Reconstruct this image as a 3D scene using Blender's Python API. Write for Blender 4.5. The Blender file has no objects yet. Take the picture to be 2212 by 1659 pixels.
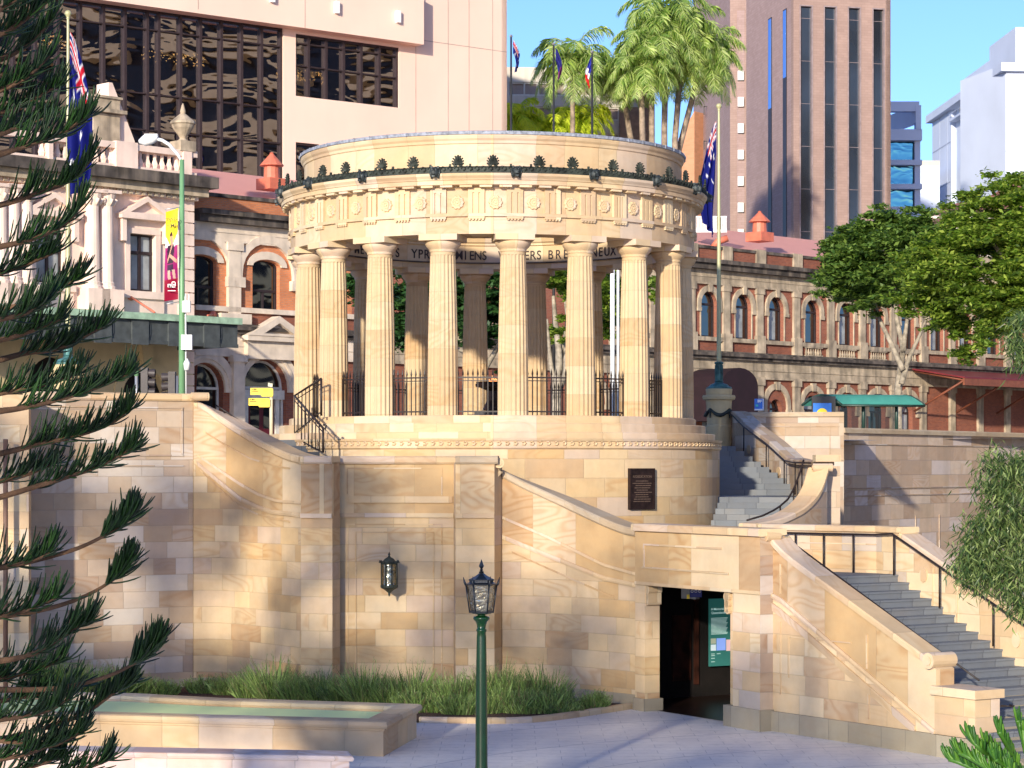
import bpy, math, random
from mathutils import Vector, geometry
R = math.radians
random.seed(7)
C = bpy.context.scene.collection
S = bpy.context.scene
# ---------------- camera, sky, sun, exposure ----------------
F = 4900.0; CU = 1106.0; HV = 1007.0; CZ = 5.3
cam = bpy.data.cameras.new('camera'); camo = bpy.data.objects.new('camera', cam); C.objects.link(camo)
camo.location = (0, 0, CZ); camo.rotation_euler = (R(90), 0, 0)
cam.sensor_width = 36; cam.lens = F/2212*36; cam.shift_y = 177.5/2212
cam.clip_start = 0.5; cam.clip_end = 3000
S.camera = camo
SUN_EL = 14.5; SUN_AZ = (-0.31, -0.951)       # horizontal direction towards the sun
W = bpy.data.worlds.new('World'); S.world = W; W.use_nodes = True
wn = W.node_tree; bgn = wn.nodes['Background']
sky = wn.nodes.new('ShaderNodeTexSky'); sky.sky_type = 'NISHITA'; sky.sun_disc = False
sky.sun_elevation = R(SUN_EL); sky.sun_rotation = math.atan2(SUN_AZ[0], SUN_AZ[1])
sky.air_density = 0.75; sky.dust_density = 0.3; sky.ozone_density = 5.0; sky.altitude = 0
tint = wn.nodes.new('ShaderNodeMix'); tint.data_type = 'RGBA'; tint.blend_type = 'MULTIPLY'; tint.inputs[0].default_value = 1; tint.inputs[7].default_value = (.97, .86, .94, 1)
wn.links.new(sky.outputs[0], tint.inputs[6]); wn.links.new(tint.outputs[2], bgn.inputs[0]); bgn.inputs[1].default_value = 0.15
sl = bpy.data.lights.new('sun', 'SUN'); sl.energy = 3.2; sl.angle = R(1.5); sl.color = (1.0, 0.90, 0.73)
so = bpy.data.objects.new('sun', sl); C.objects.link(so)
sd = Vector((SUN_AZ[0], SUN_AZ[1], math.tan(R(SUN_EL))*math.hypot(*SUN_AZ)))
so.rotation_euler = sd.to_track_quat('Z', 'Y').to_euler(); so.location = (-40, -40, 60)
S.view_settings.view_transform = 'Standard'; S.view_settings.look = 'None'
S.view_settings.exposure = 0.95; S.view_settings.gamma = 1
# ---------------- measuring helpers: picture columns and rows to places ----------------
def PX(u, d): return (u-CU)/F*d
def PZ(v, d): return CZ-(v-HV)/F*d
def P(u, v, d): return Vector((PX(u, d), d, PZ(v, d)))
def G(u, v): return CZ*F/(v-HV)                 # distance of a ground point in row v
def lerp(a, b, t): return a+(b-a)*t
def interp(x, xs, ys):
    if x <= xs[0]: return ys[0]
    for i in range(1, len(xs)):
        if x <= xs[i]: return lerp(ys[i-1], ys[i], (x-xs[i-1])/(xs[i]-xs[i-1]))
    return ys[-1]
def cr(pts, n=6):
    out = []; m = len(pts)
    for i in range(m-1):
        p0 = pts[max(i-1, 0)]; p1 = pts[i]; p2 = pts[i+1]; p3 = pts[min(i+2, m-1)]
        for j in range(n):
            t = j/n
            out.append(tuple(0.5*((2*b)+(-a+c)*t+(2*a-5*b+4*c-d)*t*t+(-a+3*b-3*c+d)*t**3) for a, b, c, d in zip(p0, p1, p2, p3)))
    out.append(tuple(pts[-1])); return out
# ---------------- objects ----------------
ORG = {}
def thing(name, label, cat, loc=(0, 0, 0), group=None, kind=None):
    o = bpy.data.objects.new(name, None); C.objects.link(o); o.location = loc; o.empty_display_size = .2
    ORG[o.name] = Vector(loc); return tag(o, label, cat, group, kind)
def tag(o, label=None, cat=None, group=None, kind=None):
    if label: o['label'] = label
    if cat: o['category'] = cat
    if group: o['group'] = group
    if kind: o['kind'] = kind
    return o
def copy_tree(o, parent=None):
    c = o.copy(); C.objects.link(c); c.parent = parent
    if parent is not None: c.matrix_parent_inverse.identity()
    for ch in list(o.children): copy_tree(ch, c)
    return c
class MB:
    def __init__(s): s.v = []; s.f = []; s.uv = []; s.sm = []; s.col = None
    def add(s, vs, fs, uvs=None, smooth=False):
        b = len(s.v); s.v += [tuple(p) for p in vs]
        for i, f in enumerate(fs):
            s.f.append(tuple(b+k for k in f)); s.uv.append(uvs[i] if uvs else None); s.sm.append(smooth)
        return s
    def hexa(s, p):   # 8 points: bottom 4 (ccw), top 4
        return s.add(p, [(3, 2, 1, 0), (4, 5, 6, 7), (0, 1, 5, 4), (1, 2, 6, 5), (2, 3, 7, 6), (3, 0, 4, 7)])
    def box(s, c, size, rot=0):
        x, y, z = c; a, b, h = size[0]/2, size[1]/2, size[2]/2; co, si = math.cos(rot), math.sin(rot)
        q = [(-a, -b), (a, -b), (a, b), (-a, b)]
        return s.hexa([(x+co*i-si*j, y+si*i+co*j, z-h) for i, j in q]+[(x+co*i-si*j, y+si*i+co*j, z+h) for i, j in q])
    def bar(s, a, b, w, h=None):
        a = Vector(a); b = Vector(b); d = (b-a).normalized(); h = h or w
        up = Vector((0, 0, 1)) if abs(d.z) < .95 else Vector((0, 1, 0))
        x = d.cross(up).normalized()*w/2; y = x.cross(d).normalized()*h/2
        return s.hexa([a-x-y, a+x-y, b+x-y, b-x-y, a-x+y, a+x+y, b+x+y, b-x+y])
    def tube(s, pts, r, n=8, smooth=True, cap=True):
        pts = [Vector(p) for p in pts]; m = len(pts)
        rr = r if isinstance(r, (list, tuple)) else [r]*m
        vs = []; x = None
        for i, p in enumerate(pts):
            d = (pts[min(i+1, m-1)]-pts[max(i-1, 0)]).normalized()
            if x is None:
                x = d.cross(Vector((0, 0, 1)) if abs(d.z) < .9 else Vector((0, 1, 0))).normalized()
            else:
                x = (x-d*x.dot(d)).normalized()
            y = d.cross(x)
            for k in range(n):
                a = 2*math.pi*k/n; vs.append(p+x*(math.cos(a)*rr[i])+y*(math.sin(a)*rr[i]))
        fs = [(i*n+k, i*n+(k+1) % n, (i+1)*n+(k+1) % n, (i+1)*n+k) for i in range(m-1) for k in range(n)]
        if cap: fs += [tuple(range(n-1, -1, -1)), tuple((m-1)*n+k for k in range(n))]
        return s.add(vs, fs, None, smooth)
    def lathe(s, prof, c=(0, 0), n=24, a0=0, a1=360, smooth=False, arc=None, flute=None):
        full = abs(a1-a0) >= 360; k = n if full else n+1; vs = []; uvs = []; fs = []
        for (r, z) in prof:
            for i in range(k):
                a = R(a0+(a1-a0)*i/n); q = r
                if flute: q = r-flute[1]*r*(0.5-0.5*math.cos(a*flute[0])) if flute[2] <= z <= flute[3] else r
                vs.append((c[0]+q*math.sin(a), c[1]-q*math.cos(a), z))
        for j in range(len(prof)-1):
            r0, z0 = prof[j]; r1, z1 = prof[j+1]
            ra = arc or max(r0, r1, .01); hz = abs(z1-z0) < abs(r1-r0)*.5
            v0, v1 = (r0, r1) if hz else (z0, z1)
            for i in range(n):
                i2 = (i+1) % k
                fs.append((j*k+i, j*k+i2, (j+1)*k+i2, (j+1)*k+i))
                t0 = R(a0+(a1-a0)*i/n)*ra; t1 = R(a0+(a1-a0)*(i+1)/n)*ra
                uvs.append([(t0, v0), (t1, v0), (t1, v1), (t0, v1)])
        return s.add(vs, fs, uvs, smooth)
    def disc(s, r, z, c=(0, 0), n=24):
        return s.add([(c[0]+r*math.sin(2*math.pi*i/n), c[1]-r*math.cos(2*math.pi*i/n), z) for i in range(n)], [tuple(range(n))])
    def build(s, name, mat, parent=None, label=None, cols=None):
        me = bpy.data.meshes.new(name); o = ORG.get(parent.name, Vector((0, 0, 0))) if parent is not None else Vector((0, 0, 0))
        vs = [(p[0]-o.x, p[1]-o.y, p[2]-o.z) for p in s.v]
        me.from_pydata(vs, [], s.f)
        uvl = me.uv_layers.new(name='UVMap')
        dat = []
        for poly in me.polygons:
            u = s.uv[poly.index]
            if u is None:
                n = poly.normal
                if abs(n.z) > .72: u = [(s.v[i][0], s.v[i][1]) for i in s.f[poly.index]]
                else:
                    l = math.hypot(n.x, n.y) or 1; tx, ty = -n.y/l, n.x/l
                    u = [(s.v[i][0]*tx+s.v[i][1]*ty, s.v[i][2]) for i in s.f[poly.index]]
            for q in u: dat += [q[0], q[1]]
        uvl.data.foreach_set('uv', dat)
        me.polygons.foreach_set('use_smooth', s.sm)
        if cols:
            ca = me.color_attributes.new('Col', 'FLOAT_COLOR', 'POINT')
            for i, c in enumerate(cols): ca.data[i].color = (*c, 1)
        if mat: me.materials.append(mat)
        ob = bpy.data.objects.new(name, me); C.objects.link(ob)
        if parent is not None: ob.parent = parent; ORG[ob.name] = o
        if label: ob['label'] = label
        return ob
def nrm(path):
    out = []
    for i in range(len(path)):
        a = path[max(i-1, 0)]; b = path[min(i+1, len(path)-1)]
        dx, dy = b[0]-a[0], b[1]-a[1]; l = math.hypot(dx, dy) or 1
        out.append((dy/l, -dx/l))
    return out
def wallmb(path, thick, mb=None, s0=0):
    """path: (x,y,zbottom,ztop) listed left to right; the face towards the camera side is on the path"""
    mb = mb or MB(); N = nrm(path); s = s0; pr = None
    for i in range(len(path)-1):
        a, b = path[i], path[i+1]; na, nb = N[i], N[i+1]; L = math.hypot(b[0]-a[0], b[1]-a[1])
        A = (a[0]-na[0]*thick, a[1]-na[1]*thick); B = (b[0]-nb[0]*thick, b[1]-nb[1]*thick)
        vs = [(a[0], a[1], a[2]), (b[0], b[1], b[2]), (b[0], b[1], b[3]), (a[0], a[1], a[3]),
              (A[0], A[1], a[2]), (B[0], B[1], b[2]), (B[0], B[1], b[3]), (A[0], A[1], a[3])]
        fs = [(0, 1, 2, 3), (5, 4, 7, 6), (3, 2, 6, 7)]
        uv = [[(s, a[2]), (s+L, b[2]), (s+L, b[3]), (s, a[3])], [(s+L+9, b[2]), (s+9, a[2]), (s+9, a[3]), (s+L+9, b[3])],
              [(s, 0), (s+L, 0), (s+L, thick), (s, thick)]]
        if i == 0: fs.append((4, 0, 3, 7)); uv.append([(0, a[2]), (thick, a[2]), (thick, a[3]), (0, a[3])])
        if i == len(path)-2: fs.append((1, 5, 6, 2)); uv.append([(0, b[2]), (thick, b[2]), (thick, b[3]), (0, b[3])])
        mb.add(vs, fs, uv); s += L
    return mb
def sweepmb(path, prof, mb=None, s0=0):
    """path: (x,y,z); prof: (out, up) closed outline, out is towards the camera side"""
    mb = mb or MB(); N = nrm(path); s = s0; m = len(prof); rings = []; acc = []
    for i, p in enumerate(path):
        if i: s += math.hypot(p[0]-path[i-1][0], p[1]-path[i-1][1])
        acc.append(s); rings.append([(p[0]+N[i][0]*o, p[1]+N[i][1]*o, p[2]+z) for o, z in prof])
    vs = [q for r_ in rings for q in r_]; fs = []; uv = []; per = [0]
    for k in range(m): per.append(per[-1]+math.dist(prof[k], prof[(k+1) % m]))
    for i in range(len(path)-1):
        for k in range(m):
            k2 = (k+1) % m
            fs.append((i*m+k, (i+1)*m+k, (i+1)*m+k2, i*m+k2))
            uv.append([(acc[i], per[k]), (acc[i+1], per[k]), (acc[i+1], per[k+1]), (acc[i], per[k+1])])
    fs += [tuple(range(m-1, -1, -1)), tuple((len(path)-1)*m+k for k in range(m))]
    uv += [[(prof[k][0], prof[k][1]) for k in range(m-1, -1, -1)], [(prof[k][0], prof[k][1]) for k in range(m)]]
    return mb.add(vs, fs, uv)
class Pl:
    """a vertical facade plane through (ox,oy) running along t; out is towards the camera side"""
    def __init__(s, o, t):
        l = math.hypot(*t); s.o = o; s.t = (t[0]/l, t[1]/l); s.n = (s.t[1], -s.t[0])
    def su(s, u):
        k = (u-CU)/F; return (k*s.o[1]-s.o[0])/(s.t[0]-k*s.t[1])
    def d(s, u): return s.o[1]+s.su(u)*s.t[1]
    def zz(s, u, v): return PZ(v, s.d(u))
    def pt(s, a, z, off=0): return (s.o[0]+a*s.t[0]+off*s.n[0], s.o[1]+a*s.t[1]+off*s.n[1], z)
    def slab(s, mb, s0, s1, z0, z1, o0, o1):
        q = [(s0, o1), (s1, o1), (s1, o0), (s0, o0)]
        return mb.hexa([s.pt(a, z0, o) for a, o in q]+[s.pt(a, z1, o) for a, o in q])
    def ext(s, mb, outer, holes, o0, o1, back=False):
        """extruded outline with holes between offsets o0 (back) and o1 (front)"""
        loops = [outer]+list(holes); flat = [p for l in loops for p in l]
        tris = geometry.tessellate_polygon([[Vector((p[0], p[1], 0)) for p in l] for l in loops])
        fv = [s.pt(p[0], p[1], o1) for p in flat]; ff = []
        for t in tris:
            a, b, c = [flat[i] for i in t]
            cw = (b[0]-a[0])*(c[1]-a[1])-(b[1]-a[1])*(c[0]-a[0])
            ff.append(tuple(t) if cw > 0 else tuple(reversed(t)))
        mb.add(fv, ff)
        if back: mb.add([s.pt(p[0], p[1], o0) for p in flat], [tuple(reversed(f)) for f in ff])
        if abs(o1-o0) > 1e-4:
            for l in loops:
                ar = sum(l[i][0]*l[(i+1) % len(l)][1]-l[(i+1) % len(l)][0]*l[i][1] for i in range(len(l)))
                q = l if (ar > 0) == (l is outer) else list(reversed(l)); m = len(q)
                for i in range(m):
                    a, b = q[i], q[(i+1) % m]
                    mb.add([s.pt(a[0], a[1], o0), s.pt(b[0], b[1], o0), s.pt(b[0], b[1], o1), s.pt(a[0], a[1], o1)], [(0, 1, 2, 3)])
        return mb
def rect(s0, s1, z0, z1): return [(s0, z0), (s1, z0), (s1, z1), (s0, z1)]
def archp(c, w, z0, zs, rise=None, n=10):
    """opening of width w from z0, springing at zs, round (or segmental) head"""
    h = w/2; rise = h if rise is None else rise; q = [(c-h, z0), (c+h, z0)]
    for i in range(n+1):
        a = math.pi*i/n; q.append((c+h*math.cos(a), zs+rise*math.sin(a)))
    return q
def archband(c, w0, w1, zs, rise0=None, rise1=None, n=12, leg=0):
    h0, h1 = w0/2, w1/2; r0 = h0 if rise0 is None else rise0; r1 = h1 if rise1 is None else rise1
    o = [(c+h1*math.cos(math.pi*i/n), zs+r1*math.sin(math.pi*i/n)) for i in range(n+1)]
    q = [(c+h0*math.cos(math.pi*i/n), zs+r0*math.sin(math.pi*i/n)) for i in range(n, -1, -1)]
    if leg: o = [(c+h1, zs-leg)]+o+[(c-h1, zs-leg)]; q = [(c-h0, zs-leg)]+q+[(c+h0, zs-leg)]
    return o+q
GLY = {}
def glyph(t, bold=0.0):
    k = (t, bold)
    if k not in GLY:
        cu = bpy.data.curves.new('lettering', 'FONT'); cu.body = t; cu.size = 1; cu.extrude = .02; cu.offset = bold; cu.align_x = 'CENTER'
        ob = bpy.data.objects.new('lettering', cu); C.objects.link(ob)
        bpy.context.view_layer.update()
        me = bpy.data.meshes.new_from_object(ob.evaluated_get(bpy.context.evaluated_depsgraph_get()))
        GLY[k] = ([tuple(v.co) for v in me.vertices], [tuple(p.vertices) for p in me.polygons])
        bpy.data.objects.remove(ob); bpy.data.meshes.remove(me); bpy.data.curves.remove(cu)
    return GLY[k]
def write(mb, t, org, ex, size, bold=0.0, sx=1.0, up=(0, 0, 1)):
    """text centred at org, ex = horizontal reading direction, up = vertical"""
    vs, fs = glyph(t, bold); ex = Vector(ex).normalized(); up = Vector(up); nn = ex.cross(up)
    org = Vector(org)
    mb.add([org+ex*(x*size*sx)+up*(y*size)+nn*(z*size) for x, y, z in vs], fs)
# ---------------- materials ----------------
class NT:
    def __init__(s, name):
        s.m = bpy.data.materials.new(name); s.m.use_nodes = True; s.t = s.m.node_tree
        s.b = s.t.nodes['Principled BSDF']; s.out = s.t.nodes['Material Output']
    def n(s, ty, **kw):
        nd = s.t.nodes.new('ShaderNode'+ty)
        for k, v in kw.items(): setattr(nd, k, v)
        return nd
    def put(s, sock, v):
        if isinstance(v, bpy.types.NodeSocket): s.t.links.new(v, sock)
        elif v is not None: sock.default_value = v
    def m_(s, op, a, b=None, c=None, clamp=False):
        nd = s.n('Math', operation=op, use_clamp=clamp)
        for i, x in enumerate((a, b, c)):
            if x is not None: s.put(nd.inputs[i], x)
        return nd.outputs[0]
    def mix(s, f, a, b, bt='MIX'):
        nd = s.n('Mix', data_type='RGBA', blend_type=bt)
        s.put(nd.inputs[0], f)
        for sock, x in ((nd.inputs[6], a), (nd.inputs[7], b)):
            s.put(sock, (*x, 1) if isinstance(x, tuple) and len(x) == 3 else x)
        return nd.outputs[2]
    def ramp(s, f, stops, const=False):
        nd = s.n('ValToRGB'); s.put(nd.inputs[0], f); cr_ = nd.color_ramp
        cr_.interpolation = 'CONSTANT' if const else 'LINEAR'
        while len(cr_.elements) < len(stops): cr_.elements.new(.5)
        for e, (p, c) in zip(cr_.elements, stops): e.position = p; e.color = (*c, 1) if len(c) == 3 else c
        return nd.outputs[0]
    def noise(s, vec, scale, detail=3, dist=0, rough=.5):
        nd = s.n('TexNoise'); s.put(nd.inputs['Vector'], vec); nd.inputs['Scale'].default_value = scale
        nd.inputs['Detail'].default_value = detail; nd.inputs['Distortion'].default_value = dist; nd.inputs['Roughness'].default_value = rough
        return nd.outputs[0]
    def xyz(s, x=0, y=0, z=0):
        nd = s.n('CombineXYZ')
        for i, q in enumerate((x, y, z)): s.put(nd.inputs[i], q)
        return nd.outputs[0]
    def wn(s, vec):
        nd = s.n('TexWhiteNoise', noise_dimensions='3D'); s.put(nd.inputs[0], vec); return nd.outputs
    def vm(s, op, a, b):
        nd = s.n('VectorMath', operation=op); s.put(nd.inputs[0], a); s.put(nd.inputs[1], b); return nd.outputs[0]
    def mr(s, v, a, b, c, d):
        nd = s.n('MapRange'); s.put(nd.inputs[0], v)
        for i, q in enumerate((a, b, c, d)): nd.inputs[i+1].default_value = q
        return nd.outputs[0]
    def bump(s, h, st, dist=.02):
        nd = s.n('Bump'); s.put(nd.inputs['Height'], h); nd.inputs['Strength'].default_value = st; nd.inputs['Distance'].default_value = dist
        s.t.links.new(nd.outputs[0], s.b.inputs['Normal'])
    def fin(s, col=None, rough=None, metal=None, spec=None):
        s.put(s.b.inputs['Base Color'], (*col, 1) if isinstance(col, tuple) else col)
        if rough is not None: s.put(s.b.inputs['Roughness'], rough)
        if metal is not None: s.b.inputs['Metallic'].default_value = metal
        if spec is not None: s.b.inputs['Specular IOR Level'].default_value = spec
        return s.m
    def pos(s): return s.n('NewGeometry').outputs['Position']
    def uv(s): return s.n('UVMap').outputs[0]
def plain(name, col, rough=.6, var=.15, sc=3.0, metal=0, spec=.4, bump=.15, streak=0.0, dark=None):
    t = NT(name); p = t.pos(); c2 = tuple(x*(1-var*1.6) for x in col); c1 = tuple(min(1, x*(1+var)) for x in col)
    f = t.noise(p, sc, 5); c = t.mix(t.mr(f, .3, .7, 0, 1), c2, c1)
    if streak:
        v = t.vm('MULTIPLY', p, (2.2, 2.2, .18)); g = t.noise(v, 1.0, 4)
        c = t.mix(t.m_('MULTIPLY', t.mr(g, .48, .72, 0, 1), streak), c, dark or tuple(x*.25 for x in col))
    if bump: t.bump(t.noise(p, sc*6, 4), bump)
    return t.fin(c, rough, metal, spec)
PALW = [(0, (.72, .56, .345)), (.15, (.64, .475, .27)), (.28, (.57, .395, .205)), (.42, (.69, .55, .37)), (.54, (.60, .47, .31)),
        (.66, (.645, .515, .375)), (.76, (.545, .38, .225)), (.86, (.75, .62, .43)), (.95, (.60, .48, .385))]
PALC = [(0, (.66, .51, .32)), (.25, (.60, .44, .265)), (.5, (.68, .55, .37)), (.75, (.62, .48, .31))]
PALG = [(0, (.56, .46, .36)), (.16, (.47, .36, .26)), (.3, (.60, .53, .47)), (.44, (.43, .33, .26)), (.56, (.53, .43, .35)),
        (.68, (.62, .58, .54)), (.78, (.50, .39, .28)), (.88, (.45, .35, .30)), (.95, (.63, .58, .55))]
PALT = [(0, (.74, .59, .38)), (.25, (.65, .49, .30)), (.45, (.77, .65, .46)), (.65, (.60, .45, .30)), (.82, (.68, .56, .46))]
def ashlar(name, h=.389, w=1.8, pal=PALW, mort=(.46, .34, .20), mw=.012, grain=.8, objrand=False, bump=.5, zoff=0.0, rough=.82, stain=.4):
    t = NT(name); sp = t.n('SeparateXYZ'); t.put(sp.inputs[0], t.uv()); x, y = sp.outputs[0], sp.outputs[1]
    yy = t.m_('DIVIDE', t.m_('ADD', y, zoff), h)
    if objrand: yy = t.m_('ADD', yy, t.m_('MULTIPLY', t.n('ObjectInfo').outputs['Random'], 57.0))
    row = t.m_('FLOOR', yy); fy = t.m_('SUBTRACT', yy, row)
    pal = [(p_, tuple(lerp(a_, b_, .85)*w_ for a_, b_, w_ in zip([sum(q_[1][i_] for q_ in pal)/len(pal) for i_ in range(3)], c_, (.85, .815, .765)))) for p_, c_ in pal]
    rr = t.wn(t.xyz(row, 3.1, 1.7))[0]
    xx = t.m_('ADD', t.m_('DIVIDE', x, w), t.m_('MULTIPLY', rr, 10.0)); col = t.m_('FLOOR', xx); fx = t.m_('SUBTRACT', xx, col)
    tt = t.m_('ADD', t.m_('MULTIPLY', t.wn(t.xyz(col, row, 5.5))[0], .36), .32)
    sub = t.m_('GREATER_THAN', fx, tt); idv = t.xyz(t.m_('ADD', col, t.m_('MULTIPLY', sub, .5)), row, .3)
    W_ = t.wn(idv); c = t.ramp(W_[0], pal, True)
    dx = t.m_('MULTIPLY', t.m_('MINIMUM', t.m_('MINIMUM', fx, t.m_('SUBTRACT', 1.0, fx)), t.m_('ABSOLUTE', t.m_('SUBTRACT', fx, tt))), w)
    dy = t.m_('MULTIPLY', t.m_('MINIMUM', fy, t.m_('SUBTRACT', 1.0, fy)), h)
    dm = t.m_('MINIMUM', dx, dy); mo = t.mr(dm, mw*.45, mw, 1, 0)
    off = t.vm('MULTIPLY', W_[1], (31.0, 17.0, 11.0)); W2 = t.wn(t.xyz(t.m_('ADD', col, t.m_('MULTIPLY', sub, .5)), row, 9.3))
    vec = t.vm('ADD', t.xyz(t.m_('MULTIPLY', x, .55), t.m_('MULTIPLY', y, 1.5), 0), off)
    nz = t.noise(vec, .9, 1.5, .6); bands = t.m_('ADD', t.m_('MULTIPLY', t.m_('SINE', t.m_('MULTIPLY', nz, 62.0)), .5), .5)
    b2 = t.noise(vec, 2.4, 3)
    st = t.m_('MULTIPLY', t.mr(W2[0], .5, 1.0, 0, .75), grain)
    c = t.mix(t.m_('MULTIPLY', t.m_('MULTIPLY', bands, bands), st), c, t.mix(1.0, c, (.82, .68, .54), 'MULTIPLY'))
    c = t.mix(t.mr(b2, .38, .68, 0, .55), c, t.mix(1.0, c, (1.14, 1.08, 1.0), 'MULTIPLY'))
    p = t.pos(); g = t.noise(t.vm('MULTIPLY', p, (1.6, 1.6, .22)), .8, 4)
    c = t.mix(t.m_('MULTIPLY', t.mr(g, .52, .78, 0, 1), stain), c, (.30, .24, .17))
    c = t.mix(t.m_('MULTIPLY', mo, .5), c, tuple(x_*.9 for x_ in mort))
    c = t.mix(t.mr(t.noise(p, 3.2, 5, 0, .65), .42, .72, 0, .30), c, t.mix(1.0, c, (.78, .70, .60), 'MULTIPLY'))
    t.bump(t.m_('SUBTRACT', t.m_('MULTIPLY', t.noise(p, 14, 4), .25), mo), bump, .012)
    return t.fin(c, rough, 0, .25)
def brick(name, c1, c2, mort, h=.086, w=.24, var=.5, rough=.85, stain=.2, bump=.2):
    t = NT(name); b = t.n('TexBrick'); t.put(b.inputs['Vector'], t.uv())
    b.inputs['Color1'].default_value = (*c1, 1); b.inputs['Color2'].default_value = (*c2, 1); b.inputs['Mortar'].default_value = (*mort, 1)
    b.inputs['Scale'].default_value = 1; b.inputs['Brick Width'].default_value = w; b.inputs['Row Height'].default_value = h
    b.inputs['Mortar Size'].default_value = .008; b.inputs['Bias'].default_value = 0
    p = t.pos(); c = t.mix(t.mr(t.noise(p, .5, 4), .35, .7, 0, var), b.outputs[0], t.mix(1.0, b.outputs[0], (.62, .6, .6), 'MULTIPLY'))
    g = t.noise(t.vm('MULTIPLY', p, (1.2, 1.2, .15)), 1.0, 4)
    c = t.mix(t.m_('MULTIPLY', t.mr(g, .5, .75, 0, 1), stain), c, tuple(x*.4 for x in c1))
    t.bump(b.outputs['Fac'], -bump, .01)
    return t.fin(c, rough, 0, .2)
def glass(name, tint=(.30, .28, .28), wob=.02, rough=.02, sc=.35, bumpd=.4, trans=0.0, stretch=(1, 1, 1.6)):
    t = NT(name); p = t.vm('MULTIPLY', t.pos(), stretch)
    if wob: t.bump(t.noise(p, sc, 2, .6), wob, bumpd)
    t.fin(tint, rough, 1.0)
    if trans:
        tr = t.n('BsdfTransparent'); tr.inputs[0].default_value = (.8, .75, .7, 1); mx = t.n('MixShader'); mx.inputs[0].default_value = trans
        t.t.links.new(t.b.outputs[0], mx.inputs[1]); t.t.links.new(tr.outputs[0], mx.inputs[2]); t.t.links.new(mx.outputs[0], t.out.inputs[0])
    return t.m
def leaf(name, cols, rough=.5, tr=.35, spec=.4, sc=.5):
    t = NT(name); g = t.n('NewGeometry'); ri = g.outputs['Random Per Island']
    c = t.ramp(ri, [(i/(len(cols)-1), c) for i, c in enumerate(cols)])
    c = t.mix(t.mr(t.noise(g.outputs['Position'], sc, 2), .35, .65, 0, .45), c, t.mix(1.0, c, (.6, .72, .6), 'MULTIPLY'))
    t.fin(c, rough, 0, spec)
    if tr:
        tl = t.n('BsdfTranslucent'); t.t.links.new(t.mix(1.0, c, (1.3, 1.35, .6), 'MULTIPLY'), tl.inputs[0])
        mx = t.n('MixShader'); mx.inputs[0].default_value = tr
        t.t.links.new(t.b.outputs[0], mx.inputs[1]); t.t.links.new(tl.outputs[0], mx.inputs[2]); t.t.links.new(mx.outputs[0], t.out.inputs[0])
    return t.m
def vcol(name, rough=.7, tr=0.0):
    t = NT(name); a = t.n('Attribute', attribute_name='Col'); t.fin(a.outputs[0], rough, 0, .2)
    if tr:
        tl = t.n('BsdfTranslucent'); t.t.links.new(a.outputs[0], tl.inputs[0]); mx = t.n('MixShader'); mx.inputs[0].default_value = tr
        t.t.links.new(t.b.outputs[0], mx.inputs[1]); t.t.links.new(tl.outputs[0], mx.inputs[2]); t.t.links.new(mx.outputs[0], t.out.inputs[0])
    return t.m
def emit(name, col, st):
    t = NT(name); t.fin(col, .5); t.b.inputs['Emission Color'].default_value = (*col, 1); t.b.inputs['Emission Strength'].default_value = st
    return t.m
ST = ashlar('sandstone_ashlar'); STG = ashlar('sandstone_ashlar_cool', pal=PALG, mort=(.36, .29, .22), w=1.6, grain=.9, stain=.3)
STB = ashlar('sandstone_ashlar_pale', h=.389, w=1.8, mort=(.5, .38, .24), pal=PALT+[(.92, (.56, .50, .45))])
SLAB = ashlar('sandstone_slab', h=50, w=2.6, pal=PALW, zoff=25, mw=.010, grain=1.0, stain=.3)
SLABG = ashlar('shaded_sandstone_slab', h=50, w=2.6, pal=PALG, zoff=25, mw=.010, grain=1.0, stain=.35)
TR = ashlar('sandstone_trim', h=50, w=2.2, pal=PALT, mw=.012, grain=.5, zoff=25, stain=.3)
TRD = ashlar('sandstone_weathered_trim', h=50, w=2.4, pal=[(0, (.50, .40, .28)), (.35, (.42, .34, .25)), (.7, (.55, .47, .36))], mw=.012, grain=.5, zoff=25, stain=.7)
DRUM = ashlar('sandstone_drum', h=.46, w=2.3, pal=PALW, grain=.8, zoff=.05)
COLM = ashlar('sandstone_column', h=.69, w=900, pal=PALC, mw=.007, grain=.7, objrand=True, zoff=.11, stain=.18)
FRZ = ashlar('sandstone_entablature', h=50, w=1.7, pal=PALT, mw=.010, grain=.5, zoff=25, stain=.35)
PALP = [(0, (.70, .56, .56)), (.3, (.62, .46, .48)), (.6, (.74, .66, .68)), (.8, (.66, .54, .50))]
STP = ashlar('purple_sandstone', h=50, w=1.7, pal=PALP, mort=(.4, .34, .33), grain=1.0, zoff=25)
GRN = ashlar('granite_plinth', h=50, w=1.5, pal=[(0, (.40, .36, .27)), (.4, (.34, .31, .24)), (.7, (.44, .40, .31))], mort=(.2, .18, .14), grain=.2, zoff=25, stain=.5)
STEP = ashlar('granite_step', h=50, w=1.5, pal=[(0, (.19, .22, .26)), (.35, (.155, .18, .22)), (.7, (.225, .25, .285))], mort=(.07, .08, .1), mw=.014, grain=.1, zoff=25, stain=.2)
IRON = plain('black_iron', (.022, .014, .012), .5, .3, 8, bump=.1)
BRZ = plain('green_bronze', (.035, .042, .032), .6, .5, 6, metal=.15, bump=.3)
BRZG = plain('verdigris_bronze', (.06, .16, .15), .5, .4, 5, metal=.2)
PLQ = plain('plaque_bronze', (.035, .02, .018), .45, .3, 9, metal=.5)
PLQT = plain('plaque_lettering', (.22, .15, .11), .4, .1, 9, metal=.5, bump=0)
POSTG = plain('green_gloss_paint', (.005, .050, .009), .22, .1, 5, spec=.6, bump=.03)
LAMPB = plain('black_lamp_paint', (.012, .017, .022), .3, .2, 6, spec=.6)
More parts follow.
